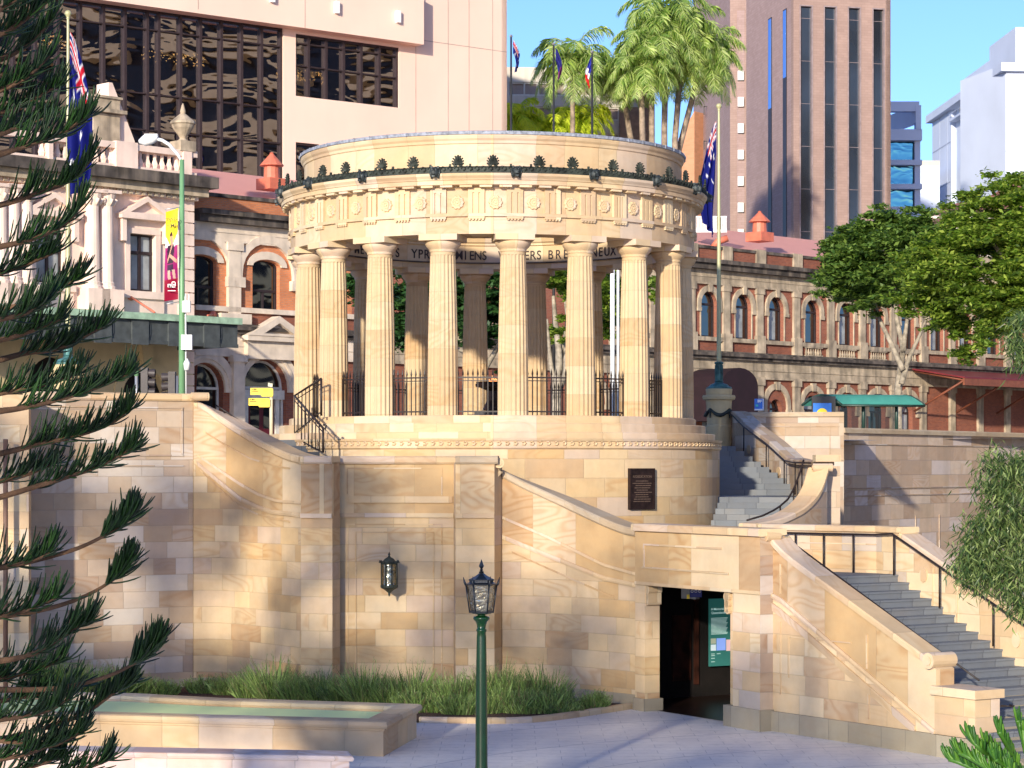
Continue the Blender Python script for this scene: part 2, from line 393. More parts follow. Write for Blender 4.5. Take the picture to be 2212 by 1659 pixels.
LGL = glass('rippled_lamp_glass', (.45, .45, .36), .5, .12, 9, .05, trans=.45)
INK = plain('dark_lettering', (.05, .035, .03), .7, .1, 8, bump=0)
PAVE = None
MULCH = plain('bark_mulch', (.10, .05, .03), .95, .7, 22, bump=1.0)
KERB = ashlar('kerb_stone', h=50, w=.9, pal=PALT, mw=.02, zoff=25, stain=.6)
WATER = NT('pond_water'); WATER.bump(WATER.noise(WATER.pos(), 5, 2), .12, .03); WATER.fin((.80, .95, .42), .5, 0, .12); WATER = WATER.m
POND = plain('pond_lining', (.16, .35, .22), .7)
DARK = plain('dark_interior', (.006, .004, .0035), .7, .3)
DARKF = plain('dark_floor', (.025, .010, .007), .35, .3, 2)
BRKR = brick('shaded_red_brick', (.37, .12, .07), (.28, .09, .06), (.34, .22, .16), stain=.35)  # darker copy of the red brick; right-half shade is in its colour
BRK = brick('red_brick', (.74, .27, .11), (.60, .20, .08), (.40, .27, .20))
BRKD = brick('dark_red_brick', (.34, .11, .06), (.25, .08, .05), (.22, .15, .12), stain=.3)
CRM = plain('pink_cream_render', (.84, .65, .535), .75, .08, 1.2, streak=.25, dark=(.40, .32, .26))
CRM2 = plain('yellow_cream_render', (.60, .48, .27), .75, .08, 1.2)
STSL = plain('lit_station_sandstone', (.72, .60, .47), .85, .12, 1.5, streak=.3, dark=(.3, .25, .2))  # same stone as STS, lightened to stand for the sunlit left half
STS = plain('station_sandstone', (.46, .37, .26), .85, .25, 1.5, streak=.75, dark=(.12, .10, .08))  # base darkened for the shaded right half; the streaks are soot
STD = plain('soot_stained_stone', (.085, .07, .06), .9, .5, 1.2, streak=.5, dark=(.3, .24, .18))
ROOF = NT('red_tin_roof')
def _roof():
    t = ROOF; w = t.n('TexWave', wave_type='BANDS', bands_direction='X'); t.put(w.inputs[0], t.uv()); w.inputs['Scale'].default_value = 1.6
    c = t.mix(t.noise(t.pos(), .6, 3), (.84, .42, .35), (.74, .35, .29)); c = t.mix(t.m_('MULTIPLY', w.outputs[1], .25), c, (.55, .22, .18))
    t.bump(w.outputs[1], .5, .05); return t.fin(c, .55, 0, .3)
ROOF = _roof()
REDP = plain('red_painted_metal', (.62, .17, .10), .5, .1, 3)
COPT = plain('verdigris_copper', (.36, .52, .36), .7, .2, 3, streak=.3, dark=(.1, .14, .1))
AWND = plain('slate_painted_fascia', (.075, .085, .085), .5, .2, 3)
WFR = plain('dark_window_frame', (.03, .02, .022), .5, .2, 4, bump=0)
WFW = plain('pale_window_frame', (.66, .62, .54), .5, .1, 4, bump=0)
WGL = glass('old_window_glass', (.12, .14, .15), .12, .04, .4, .15)
WGB = plain('pale_window_blind', (.30, .33, .34), .35, .25, 1.5, spec=.8, bump=0)
PINK = plain('pink_concrete', (.80, .59, .47), .8, .04, .25, bump=.05, streak=.08, dark=(.66, .50, .42))
PINKJ = plain('panel_joint', (.45, .32, .27), .8, .1, 1, bump=0)
BALC = plain('balcony_concrete', (.80, .66, .46), .8, .1, .5)
TGL = glass('wavy_curtain_glass', (.36, .31, .29), .5, .01, .55, .045, trans=.22, stretch=(.42, .42, 1.0))
TFR = plain('bronze_mullion', (.05, .034, .036), .4, .1, 3, metal=.3, bump=0)
BRT = brick('brown_brick', (.38, .265, .225), (.34, .235, .20), (.27, .19, .15), h=.2, w=.5, stain=.12, var=.35, bump=.05)
BRT2 = brick('skylit_brown_brick', (.42, .30, .28), (.37, .26, .24), (.31, .22, .19), h=.2, w=.5, stain=.08, var=.2, bump=.05)  # sky-lit lavender put into the brown brick, for the side walls
BRO = brick('orange_brick', (.60, .30, .17), (.52, .26, .14), (.45, .3, .2), h=.2, w=.5, stain=.08, var=.2, bump=.05)
BGL = plain('blue_tower_glass', (.022, .036, .062), .12, .5, .12, spec=.9, bump=0)
SGL = glass('slit_glass', (.25, .36, .6), 0, .03)
TEAL = glass('teal_glass', (.09, .24, .28), .5, .03, .6, .12)
WHT = plain('white_render', (.62, .68, .80), .8, .05, .2, bump=.03)  # bluish because sky-lit shade is put into the white base colour
WHT2 = plain('warm_white_render', (.80, .74, .66), .8, .05, .2, bump=.03)
GRY = plain('grey_office_concrete', (.62, .56, .47), .85, .1, .4, streak=.2)
BLUR = plain('blue_roof_sheet', (.24, .34, .60), .5, .05, 1)
ASPH = plain('asphalt', (.055, .055, .058), .9, .25, 5)
FOOT = plain('footpath_paver', (.36, .33, .30), .85, .12, 2)
EARTH = plain('earth', (.14, .11, .08), .95, .3, 1)
BARK = plain('pale_bark', (.34, .29, .22), .9, .35, 4, bump=.6)
BARKD = plain('brown_bark', (.12, .065, .035), .9, .35, 9, bump=.6)
PBARK = plain('palm_trunk_bark', (.30, .23, .17), .9, .3, 3, bump=.5)
LFG = leaf('bright_tree_leaf', [(.07, .14, .02), (.20, .33, .04), (.50, .60, .10), (.05, .10, .02), (.32, .44, .06)], tr=.5)
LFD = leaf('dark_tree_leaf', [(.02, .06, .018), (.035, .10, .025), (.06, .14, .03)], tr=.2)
LFM = leaf('mid_tree_leaf', [(.05, .12, .022), (.12, .21, .04), (.28, .40, .08), (.035, .09, .02), (.17, .27, .05)], tr=.4)
LPY = leaf('yellow_palm_leaf', [(.62, .70, .05), (.75, .78, .09), (.45, .56, .05)], tr=.45, rough=.35)
LPG = leaf('green_palm_leaf', [(.14, .26, .05), (.28, .42, .09), (.45, .56, .14), (.72, .78, .36), (.22, .34, .06)], tr=.4, rough=.3, spec=.7)
LPN = leaf('pine_needle', [(.004, .016, .006), (.009, .034, .008), (.022, .07, .010), (.006, .022, .006)], tr=0, rough=.45, sc=3)
LPB = leaf('young_pine_needle', [(.015, .07, .008), (.04, .13, .012), (.10, .22, .02)], tr=0, rough=.45, sc=3)
LGU = leaf('gum_leaf', [(.04, .08, .02), (.12, .18, .05), (.28, .35, .12), (.02, .05, .015), (.06, .11, .03)], tr=.25, rough=.4, sc=2)
LRO = leaf('rosemary_leaf', [(.30, .22, .12), (.10, .17, .05), (.22, .34, .08), (.40, .52, .17), (.06, .10, .03), (.30, .42, .12)], tr=.2, sc=2)
POLE = plain('cream_pole_paint', (.42, .40, .20), .35, .08, 2, spec=.6, bump=0)
POLG = plain('green_pole_paint', (.16, .33, .16), .4, .08, 2, bump=0)
GALV = plain('galvanised_steel', (.5, .5, .5), .4, .1, 3, metal=.6, bump=0)
WPNT = plain('white_paint', (.8, .8, .78), .4, .04, 3, bump=0)
YEL = plain('yellow_sign', (.85, .62, .03), .4, .03, 3, bump=0)
FLAG = vcol('flag_cloth', .75, .3); BANN = vcol('banner_print', .6)
BLU = plain('blue_sign', (.02, .16, .55), .4, .05, 3, bump=0)
MARN = plain('maroon_canvas', (.018, .006, .010), .8, .15, 2)
SHG = plain('green_shelter_roof', (.07, .30, .24), .3, .1, 2, spec=.6, bump=0)
MDOOR = plain('maroon_door', (.10, .01, .02), .35, .1, 3, bump=0)
def _pave():
    t = NT('stone_paving'); p = t.pos(); sp = t.n('SeparateXYZ'); t.put(sp.inputs[0], p)
    b = t.n('TexBrick'); t.put(b.inputs[0], p); b.inputs['Scale'].default_value = 1; b.inputs['Brick Width'].default_value = .9; b.inputs['Row Height'].default_value = .45
    b.inputs['Mortar Size'].default_value = .009; b.inputs['Color1'].default_value = (.82, .76, .68, 1); b.inputs['Color2'].default_value = (.77, .71, .64, 1); b.inputs['Mortar'].default_value = (.50, .47, .44, 1)
    c = t.mix(t.mr(t.noise(p, 1.1, 5), .35, .7, 0, .5), b.outputs[0], (.80, .74, .66))
    c = t.mix(t.mr(t.noise(p, 4.5, 5, 0, .7), .50, .75, 0, .45), c, (.38, .35, .32)); c = t.mix(t.mr(t.noise(p, .35, 3), .45, .65, 0, .3), c, (.46, .43, .41))
    r_ = t.m_('SQRT', t.m_('ADD', t.m_('POWER', t.m_('SUBTRACT', sp.outputs[0], 8.5), 2.0), t.m_('POWER', t.m_('SUBTRACT', sp.outputs[1], 34.0), 2.0)))
    q = t.m_('ABSOLUTE', t.m_('SUBTRACT', t.m_('MODULO', r_, 2.6), 1.3)); k = t.mr(q, .012, .03, 1, 0)
    c = t.mix(t.m_('MULTIPLY', k, .55), c, (.22, .22, .25))
    t.bump(t.noise(p, 30, 3), .2, .004); return t.fin(c, .62, 0, .35)
PAVE = _pave()
# ---------------- the ground ----------------
def sheet(name, pts, mat, holes=()):
    mb = MB(); mb.add(pts, [tuple(range(len(pts)))]); return tag(mb.build(name, mat), kind='structure')
sheet('ground', [(-900, -60, -.02), (900, -60, -.02), (900, 1500, -.02), (-900, 1500, -.02)], EARTH)
sheet('plaza_pavement', [(-40, -45, 0), (95, -45, 0), (95, 62, 0), (12, 62, 0), (7, 58, 0), (-6, 58, 0), (-40, 58, 0)], PAVE)
def SZ(x, y): return 5.93+(y-60)*.0165
st_ = [(-60, 54.6), (-13, 54.2), (-7.9, 55.2), (-6.6, 57.8), (-5, 62.2), (5.0, 67.2), (6.6, 69.6), (11.3, 69.6), (11.6, 75.6), (24, 90), (90, 156), (90, 230), (-80, 80)]
sheet('footpath', [(x, y, SZ(x, y)) for x, y in st_], FOOT)
# the road runs parallel to the station front
rd = [(-70, 36.+24), (-13, 60+6), (-13+70, 66+70), (57+40, 136+40), (97-14, 176+14), (43, 150), (-27+0, 80), (-84, 46+10)]
RD0 = Pl((-15.6+8.5, 111-8.5), (1, 1))
q = [RD0.pt(a, 0, o) for a, o in ((-60, -1), (90, -1), (90, 14), (-60, 14))]
sheet('road', [(x, y, SZ(x, y)+.012) for x, y, _ in q], ASPH)
# ---------------- rotunda ----------------
CX, CY = PX(1064, 60), 60.0
def ring(th, r, z=0): return (CX+r*math.sin(R(th)), CY-r*math.cos(R(th)), z)
def zr(v, r): return PZ(v, 60-r)
rot = thing('rotunda', 'circular sandstone war memorial rotunda of fluted columns under a ring entablature', 'memorial', (CX, CY, 0))
def lath(name, prof, mat, n=96, smooth=False, arc=None, **k):
    return MB().lathe(prof, (CX, CY), n, smooth=smooth, arc=arc, **k).build(name, mat, rot)
Z0 = 6.53
lath('drum_wall', [(5.98, 0), (5.98, 5.74)], DRUM, 128, arc=5.98)
w = MB().lathe([(5.98, 5.70), (6.03, 5.74), (6.03, 5.78), (6.0, 5.785), (6.0, 5.90), (6.04, 5.905), (6.06, 5.96), (5.9, 5.962)], (CX, CY), 128)
for i in range(190):
    a = i*360/190; p = ring(a, 6.015, 5.845); t_ = (math.cos(R(a)), math.sin(R(a)))
    w.tube([(p[0]+t_[0]*.05*math.cos(j)+math.sin(R(a))*.0, p[1]+t_[1]*.05*math.cos(j), p[2]+.042*math.sin(j)) for j in (-2.4, -1.2, 0, 1.2, 2.4)], .022, 4, False)
w.build('wave_moulding', FRZ, rot)
for nm, r0, r1, za, zb in (('lower_step', 5.87, 5.5, 5.955, 6.125), ('middle_step', 5.62, 5.3, 6.125, 6.345), ('upper_step', 5.36, 5.0, 6.345, Z0)):
    lath(nm, [(r0, za), (r0, zb-.02), (r0-.02, zb), (r1-.2, zb)], FRZ, 96, arc=r0)
MB().disc(5.05, Z0-.006, (CX, CY), 64).build('rotunda_floor', FRZ, rot)
# column: fluted shaft and its capital, copied round the ring
cm = MB(); n_ = 120; prof = [(.377, Z0), (.374, Z0+.7), (.360, Z0+1.9), (.335, Z0+3.0), (.307, 10.42), (.307, 10.50), (.312, 10.52)]
cm.lathe(prof[:5], (0, 0), n_, smooth=False, arc=.37, flute=(20, .075, 0, 10.43)); cm.lathe([(.307, 10.42), (.307, 10.47), (.30, 10.475), (.30, 10.49), (.312, 10.50)], (0, 0), 40, arc=.3)
cap = MB().lathe([(.312, 10.50), (.33, 10.53), (.318, 10.54), (.345, 10.57), (.40, 10.63), (.435, 10.69), (.44, 10.73), (.42, 10.76)], (0, 0), 40, smooth=True, arc=.4)
cap.box((0, 0, 10.835), (.96, .94, .148))
def part_at(name, mesh, parent, loc, rz, mat=None, sc=None):
    o = bpy.data.objects.new(name, mesh); C.objects.link(o); o.parent = parent; o.location = loc; o.rotation_euler = (0, 0, rz)
    if sc: o.scale = sc
    ORG[o.name] = Vector((0, 0, 0)); return o
tc = cm.build('column', COLM); tp = cap.build('capital', FRZ); tcm, tpm = tc.data, tp.data
bpy.data.objects.remove(tc); bpy.data.objects.remove(tp)
RC = 4.93; THC = 6.3
for k in range(18):
    th = THC+20*k; p = ring(th, RC)
    c = part_at('column', tcm, rot, (p[0]-CX, p[1]-CY, 0), R(th)); part_at('capital', tpm, c, (0, 0, 0), 0)
lath('architrave', [(4.56, 11.06), (4.56, 10.905), (5.32, 10.905), (5.32, 11.32)], FRZ, 96, arc=5.3)
lath('taenia', [(5.32, 11.315), (5.39, 11.32), (5.39, 11.395), (5.3, 11.40)], FRZ, 96, arc=5.3)
lath('frieze', [(5.30, 11.395), (5.30, 11.99)], FRZ, 96, arc=5.3)
# inner face with string course, ceiling ring
lath('inner_frieze', [(4.56, 11.09), (4.56, 11.56)], FRZ, 96, arc=4.6)
lath('inner_cornice', [(4.56, 11.55), (4.50, 11.57), (4.50, 11.62), (4.44, 11.66), (4.40, 11.75), (4.40, 11.80), (4.2, 11.82)], FRZ, 96, arc=4.6)
sm = MB().lathe([(4.56, 11.055), (4.52, 11.06), (4.52, 11.09), (4.56, 11.095)], (CX, CY), 96)
for i in range(260):
    a = i*360/260; sm.box(ring(a, 4.505, 11.075), (.06, .03, .022), R(a))
sm.build('inner_string_course', STD, rot)
for k in range(36):
    th = THC+10*k; a = R(th); tri = MB(); reg = MB(); mut = MB()
    def bx_(mb, dr, dx, z, s): # dx tangential
        c = ring(th, dr, z); mb.box((c[0]+math.cos(a)*dx, c[1]+math.sin(a)*dx, z), s, a)
    bx_(tri, 5.315, 0, 11.95, (.40, .09, .10))
    for j in (-.145, 0, .145): bx_(tri, 5.315, j, 11.65, (.105, .09, .50))
    bx_(tri, 5.30, 0, 11.65, (.40, .05, .50))
    bx_(reg, 5.345, 0, 11.29, (.40, .08, .055))
    for j in range(5): bx_(reg, 5.35, -.16+.08*j, 11.245, (.042, .06, .04))
    for dd in (-2.5, 2.5):
        c = ring(th+dd, 5.43, 12.035); mut.box(c, (.30, .20, .05), R(th+dd))
    to_ = tri.build('triglyph', FRZ, rot); reg.build('guttae', FRZ, to_); mut.build('mutule', FRZ, to_)

rs = MB(); rp = [(0, .035), (.03, .045), (.045, .02), (.07, .045), (.09, .02)]
def rad(mb, prof, n, cy=0, wave=0, amp=0):
    vs = []; fs = []
    for r_, y in prof:
        for i in range(n):
            t = 2*math.pi*i/n; q = r_*(1+amp*math.cos(wave*t) if wave else 1); vs.append((q*math.cos(t), -y, q*math.sin(t)))
    for j in range(len(prof)-1):
        for i in range(n): fs.append((j*n+i, (j+1)*n+i, (j+1)*n+(i+1) % n, j*n+(i+1) % n))
    return mb.add(vs, fs)
rad(rs, [(.001, .05), (.025, .05), (.03, .03), (.05, .03), (.055, .045), (.08, .045), (.085, .03), (.12, .05), (.15, .045), (.165, .0)], 48, wave=10, amp=.07)
tro = rs.build('rosette', FRZ); trm = tro.data; bpy.data.objects.remove(tro)
for k in range(36):
    th = THC+5+10*k; p = ring(th, 5.30, 11.66); part_at('rosette', trm, rot, (p[0]-CX, p[1]-CY, p[2]), R(th))
lath('cornice', [(5.30, 11.985), (5.34, 12.0), (5.34, 12.05), (5.54, 12.06), (5.56, 12.07), (5.56, 12.17), (5.585, 12.175), (5.60, 12.21), (5.65, 12.27), (5.66, 12.33), (5.60, 12.335), (4.2, 12.36)], FRZ, 128, arc=5.5)
lath('attic_wall', [(5.05, 12.34), (5.05, 12.55), (4.98, 12.57), (4.96, 12.60), (4.96, 13.13)], FRZ, 96, arc=5.0)
lath('attic_cornice', [(4.96, 13.12), (4.99, 13.14), (5.0, 13.2), (5.04, 13.25), (5.06, 13.31), (5.06, 13.345)], FRZ, 96, arc=5.0)
LEAD = plain('lead_capping', (.27, .29, .34), .7, .3, 12)
lc = MB().lathe([(5.06, 13.34), (5.09, 13.345), (5.09, 13.42), (5.0, 13.44), (4.2, 13.47)], (CX, CY), 96)
for i in range(60): lc.box(ring(i*6, 5.09, 13.385), (.03, .03, .085), R(i*6))
lc.build('lead_capping', LEAD, rot)
# bronze cresting
cre = MB().lathe([(5.585, 12.325), (5.61, 12.33), (5.62, 12.46), (5.59, 12.50), (5.57, 12.50), (5.57, 12.335)], (CX, CY), 144)
for i in range(216):
    a = i*360/216; c = ring(a, 5.625, 12.43); t_ = (math.cos(R(a)), math.sin(R(a)))
    cre.tube([(c[0]+t_[0]*.055*math.cos(j), c[1]+t_[1]*.055*math.cos(j), c[2]+.055*math.sin(j)+.01) for j in (-1.6, -.4, .8, 2.0, 3.2)], .018, 4, False)
    if i % 3 == 0: cre.box(ring(a, 5.60, 12.525), (.05, .04, .06), R(a))
cre.build('bronze_cresting', BRZ, rot)
pm = MB()
for j in range(-4, 5):
    a = R(j*21); L = .235-.012*abs(j)**1.3
    b = Vector((math.sin(a)*.03, 0, .05)); m1 = Vector((math.sin(a)*L*.55, -.02, .05+math.cos(a)*L*.55)); e = Vector((math.sin(a)*L, -.01, .05+math.cos(a)*L))
    pm.tube([b, m1, e, e+Vector((.01*(1 if j > 0 else -1 if j < 0 else 0), -.03, -.012))], [.010, .018, .024, .012], 5, False)
pm.add([(-.11, .012, .02), (.11, .012, .02), (.12, .012, .14), (.07, .012, .24), (0, .012, .29), (-.07, .012, .24), (-.12, .012, .14)], [tuple(range(7))])
for s_ in (-1, 1): pm.tube([(s_*.02, -.02, .02), (s_*.10, -.02, .0), (s_*.15, -.02, .05), (s_*.12, -.02, .085), (s_*.09, -.02, .06)], .02, 5, False)
po = pm.build('palmette', BRZ); pmm = po.data; bpy.data.objects.remove(po)
lm = MB(); lm.lathe([(.001, .10), (.06, .09), (.105, .02), (.11, -.05), (.07, -.12), (.001, -.13)], (0, -.06), 14, smooth=True)
lm.box((0, -.17, -.03), (.07, .08, .07)); lm.box((0, -.16, -.11), (.075, .07, .035)); lm.tube([(0, -.15, .05), (0, -.205, -.01)], [.02, .03], 6)
for s_ in (-1, 1):
    lm.box((s_*.045, -.155, .03), (.03, .03, .025)); lm.box((s_*.08, -.05, .09), (.05, .05, .05)); lm.tube([(s_*.1, -.03, .06), (s_*.125, -.04, -.04), (s_*.07, -.05, -.14)], .035, 6)
lo = lm.build('lion_head', plain('lion_head_bronze', (.045, .055, .055), .45, .5, 12, metal=.3, bump=.4)); lmm = lo.data; bpy.data.objects.remove(lo)
for k in range(18):
    th = THC+20*k
    p = ring(th, 5.60, 12.38); part_at('lion_head', lmm, rot, (p[0]-CX, p[1]-CY, p[2]), R(th), sc=(.95, 1.0, 1.12))
    for dd in (-5.7, 5.7): p = ring(th+dd, 5.61, 12.50); part_at('palmette', pmm, rot, (p[0]-CX, p[1]-CY, p[2]), R(th+dd), sc=(.85, 1, .95))
# lettering on the far inner frieze
def frieze_word(wd, u0, u1):
    mb = MB(); f_ = lambda u: math.asin(max(-1, min(1, (PX(u, 64.4)-CX)/4.55))); a0, a1 = f_(u0), f_(u1); n = len(wd)
    for i, chh in enumerate(wd):
        a = a0+(a1-a0)*((i+.5)/n); pos = (CX+4.545*math.sin(a), CY+4.545*math.cos(a), 11.17)
        write(mb, chh, pos, (math.cos(a), -math.sin(a), 0), .36, .008, .84)
    mb.build('inscription', INK, rot)
for a_ in (('MESSINES', 776, 868), ('YPRES', 890, 957), ('AMIENS', 972, 1053), ('VILLERS', 1076, 1171), ('BRETONNEUX', 1181, 1326)): frieze_word(*a_)
# iron railing panels between the columns
rl = MB(); hw = RC*math.sin(R(10))-.33; yy = RC*(1-math.cos(R(10)))
for z, h in ((7.46, .035), (7.38, .02), (6.63, .035)): rl.box((0, yy, z), (hw*2, .03, h))
for i in range(9):
    x = -hw+.04+(2*hw-.08)*i/8; rl.box((x, yy, 6.53+.5), (.022, .022, 1.02)); rl.tube([(x, yy, 7.5), (x, yy, 7.54), (x, yy, 7.68)], [.012, .026, .002], 5, False)
for s_ in (-1, 1): rl.box((s_*(hw-.01), yy, 6.53+.48), (.045, .045, .96))
ro_ = rl.build('iron_railing', IRON); rlm = ro_.data; bpy.data.objects.remove(ro_)
for k in range(18):
    if k in (12, 13): continue
    th = THC+10+20*k; p = ring(th, RC); part_at('iron_railing', rlm, rot, (p[0]-CX, p[1]-CY, 0), R(th))
# plaque on the drum
pth = 37.6; pq = thing('bronze_plaque', 'dark bronze plaque with raised lettering fixed to the curved drum wall', 'plaque', ring(pth, 6.0, PZ(1056, 55.2)))
pp = ORG[pq.name]; a = R(pth); tx = Vector((math.cos(a), math.sin(a), 0)); nn = Vector((math.sin(a), -math.cos(a), 0))
hh = .5; ww = .40
def fb(mb, cx, cz, w_, h_, o0, o1):
    q = [pp+tx*(cx+sx*w_/2)+nn*o for sx, o in ((-1, o1), (1, o1), (1, o0), (-1, o0))]
    mb.hexa([x+Vector((0, 0, cz-h_/2)) for x in q]+[x+Vector((0, 0, cz+h_/2)) for x in q])
m1 = MB(); fb(m1, 0, 0, ww*2, hh*2, -.05, .04); m1.build('plate', PLQ, pq)
m1 = MB()
for cx, cz, w_, h_ in ((0, hh-.02, 2*ww, .04), (0, -hh+.02, 2*ww, .04), (-ww+.02, 0, .04, 2*hh-.08), (ww-.02, 0, .04, 2*hh-.08)): fb(m1, cx, cz, w_, h_, .04, .06)
m1.build('border', PLQ, pq)
m1 = MB(); write(m1, 'PILE INFANTRY'[:0]+'REDEDICATION', pp+nn*.045+Vector((0, 0, .27)), tx, .085)
random.seed(3)
for i in range(10):
    z = .19-i*.055; L = (.42, .62, .44, .5, .38, .52, .42, .44, .54, .58)[i]; x = -L/2
    while x < L/2-.03:
        k = random.uniform(.03, .12); fb(m1, x+k/2, z, k*.85, .018, .04, .046); x += k
m1.build('lettering', PLQT, pq)
# flame and brazier in the middle
bz = thing('flame_brazier', 'dark bronze brazier with a burning flame standing in the middle of the rotunda', 'brazier', (CX, CY-.2, Z0))
c0 = (CX, CY-.2)
MB().box((CX, CY-.2, Z0+.06), (1.3, 1.3, .12)).box((CX, CY-.2, Z0+.17), (.95, .95, .10)).build('base', plain('black_granite', (.03, .03, .035), .3, .3, 6), bz)
MB().lathe([(.10, Z0+.22), (.26, Z0+.25), (.22, Z0+.35), (.15, Z0+.5), (.14, Z0+.75), (.3, Z0+.83), (.44, Z0+.86), (.46, Z0+.92), (.42, Z0+.96), (.44, Z0+.99), (.3, Z0+.95), (.01, Z0+.93)], c0, 24).build('bowl', PLQ, bz)
fm = MB()
for i, (dx, h) in enumerate(((-.08, .12), (0, .22), (.09, .15))): fm.tube([(CX+dx, CY-.2, Z0+.94), (CX+dx+.02, CY-.2, Z0+.94+h*.5), (CX+dx-.01, CY-.2, Z0+.94+h)], [.045, .04, .003], 6)
fm.build('flame', emit('flame', (1.0, .42, .12), 1.2), bz)
# ---------------- sandstone walls and stairs ----------------
COP = [(-.52, -.02), (-.52, .11), (-.48, .14), (.03, .14), (.07, .11), (.07, .0), (.04, -.04), (.0, -.04)]
BAND = [(-.02, -.05), (.045, -.05), (.055, 0), (.035, .05), (-.02, .05)]
RIDGE = [(-.02, -.02), (.024, -.02), (.024, .02), (-.02, .02)]
def root3(name, label, cat, x, y): return thing(name, label, cat, (x, y, 0))
def pathuv(pts, vtop, zb=0, n=8):
    """pts (u,d); vtop [(u,v)] rows of the wall top; returns (x,y,zb,zt) smooth path"""
    q = [(PX(u, d), d, zb, PZ(interp(u, [a for a, _ in vtop], [b for _, b in vtop]), d)) for u, d in pts]
    return cr(q, n)
def scroll(mb, c, ax, r=.11, w_=.56):
    a = Vector(c)-Vector(ax)*w_/2; b = Vector(c)+Vector(ax)*w_/2; mb.tube([a, b], r, 16, False)
    for e, s_ in ((a, -1), (b, 1)): mb.tube([e, e+Vector(ax)*s_*.02], r*.55, 12, False)
# 1 far left wall, sunlit return
w1 = root3('retaining_wall', 'bright sandstone block wall at the far left behind the pine branches', 'wall', PX(20, 50.8), 50.8)
pth_ = [(PX(-160, 50.6), 50.6, 0, 6.9), (PX(62, 50.9), 50.9, 0, 6.9)]
wallmb(pth_, .7).build('wall_face', STB, w1)
wallmb([(PX(62, 50.9), 50.9, 0, 6.9), (PX(64, 53)-.0, 53, 0, 6.9)], .7).build('wall_return', STB, w1)
MB().tube([(PX(12, 50.4), 50.4, 0), (PX(12, 50.4), 50.4, 5.9)], .055, 8).build('drainpipe', plain('brown_pipe', (.16, .09, .06), .5), w1)
# 2 left wall
w2 = root3('retaining_wall', 'tall flat sandstone block wall at left rising to the street parapet', 'wall', PX(240, 53.3), 53.3)
LT = 7.03-.14
pl_ = [(PX(62, 52.4), 52.4, 0, LT), (PX(417, 54.2), 54.2, 0, LT)]
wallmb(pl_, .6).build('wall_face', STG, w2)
sweepmb([(x, y, LT) for x, y, _, _ in pl_], COP).build('coping', TR, w2)
wallmb([(x+.03*0, y-.05, 0, .23) for x, y, _, _ in pl_], .1).build('plinth', GRN, w2)
W2P = Pl((pl_[0][0], pl_[0][1]), (pl_[1][0]-pl_[0][0], pl_[1][1]-pl_[0][1])); L2 = math.dist(pl_[0][:2], pl_[1][:2])
m1 = MB()
for z in (LT-.22, LT-1.35, LT-1.6): W2P.slab(m1, .3, L2-.25, z, z+.035, 0, .03)
W2P.slab(m1, L2-.3, L2-.26, LT-1.3, LT-.22, 0, .03)
m1.build('panel_moulding', STG, w2)
# 3 curved parapet wall of the left flight, pier, bay with lantern, pier, curved right wall
CT = 5.53-.14
lvt = [(417, 862), (440, 872), (470, 893), (520, 925), (570, 953), (610, 973), (640, 984), (660, 986)]
lp = pathuv([(418, 54.15), (445, 54.2), (480, 54.1), (530, 53.55), (580, 52.75), (620, 52.1), (650, 51.6)], lvt, 0, 5)
lp = [(x, y, zb, max(zt-.14, CT)) for x, y, zb, zt in lp]
w3 = root3('curved_stair_wall', 'concave curved sandstone wall whose coping sweeps down from the street at left', 'wall', lp[12][0], lp[12][1])
def bandz(p_, uv_):
    u = CU+p_[0]/p_[1]*F; return PZ(interp(u, [a for a, _ in uv_], [b for _, b in uv_]), p_[1])
LB_ = [(421, 998), (470, 1037), (521, 1078), (560, 1096), (591, 1106), (645, 1112), (655, 1113)]
wallmb([(x, y, zb, bandz((x, y), LB_)) for x, y, zb, zt in lp], .5).build('wall_face', ST, w3)
wallmb([(x, y, bandz((x, y), LB_), zt) for x, y, zb, zt in lp], .5, s0=2).build('parapet', SLAB, w3); sweepmb([(x, y, zt) for x, y, _, zt in lp], COP).build('coping', TR, w3)
wallmb([(x, y-.05, 0, .25) for x, y, _, _ in lp], .1).build('plinth', GRN, w3)
def band_follow(path, uv_, prof=BAND):
    us = [a for a, _ in uv_]; vs = [b for _, b in uv_]; out = []
    for x, y, _, _ in path:
        u = CU+x/y*F
        if us[0]-3 <= u <= us[-1]+3: out.append((x, y, PZ(interp(u, us, vs), y)))
    return sweepmb(out, prof)
band_follow(lp, [(421, 998), (470, 1037), (521, 1078), (560, 1096), (591, 1106), (645, 1112), (655, 1113)]).build('band_moulding', TR, w3)
band_follow(lp, [(428, 985), (470, 1012), (521, 1046), (560, 1068), (600, 1082), (655, 1086)], [(-.02, -.03), (.05, -.03), (.03, .03), (-.02, .03)]).build('ledge_moulding', TR, w3)
band_follow(lp, [(431, 1014), (470, 1052), (521, 1095), (560, 1112), (600, 1122), (630, 1128)], RIDGE).build('thin_moulding', ST, w3)
band_follow(lp, [(437, 930), (480, 957), (540, 990), (600, 1008), (628, 1012)], RIDGE).build('panel_edge', ST, w3)
m1 = MB(); scroll(m1, (PX(433, 54.1), 54.0, PZ(857, 54.1)), (.95, .3, 0), .10, .42); m1.build('scroll', TR, w3)
PB = [(650, 51.6), (718, 51.4), (735, 52.15), (980, 51.95), (984, 51.45), (1068, 51.4), (1085, 51.95)]
bp = [(PX(u, d), d, 0, CT) for u, d in PB]
w4 = root3('niche_wall', 'sandstone wall bay between two shallow piers carrying a wall lantern', 'wall', PX(860, 52), 52)
s_ = 0
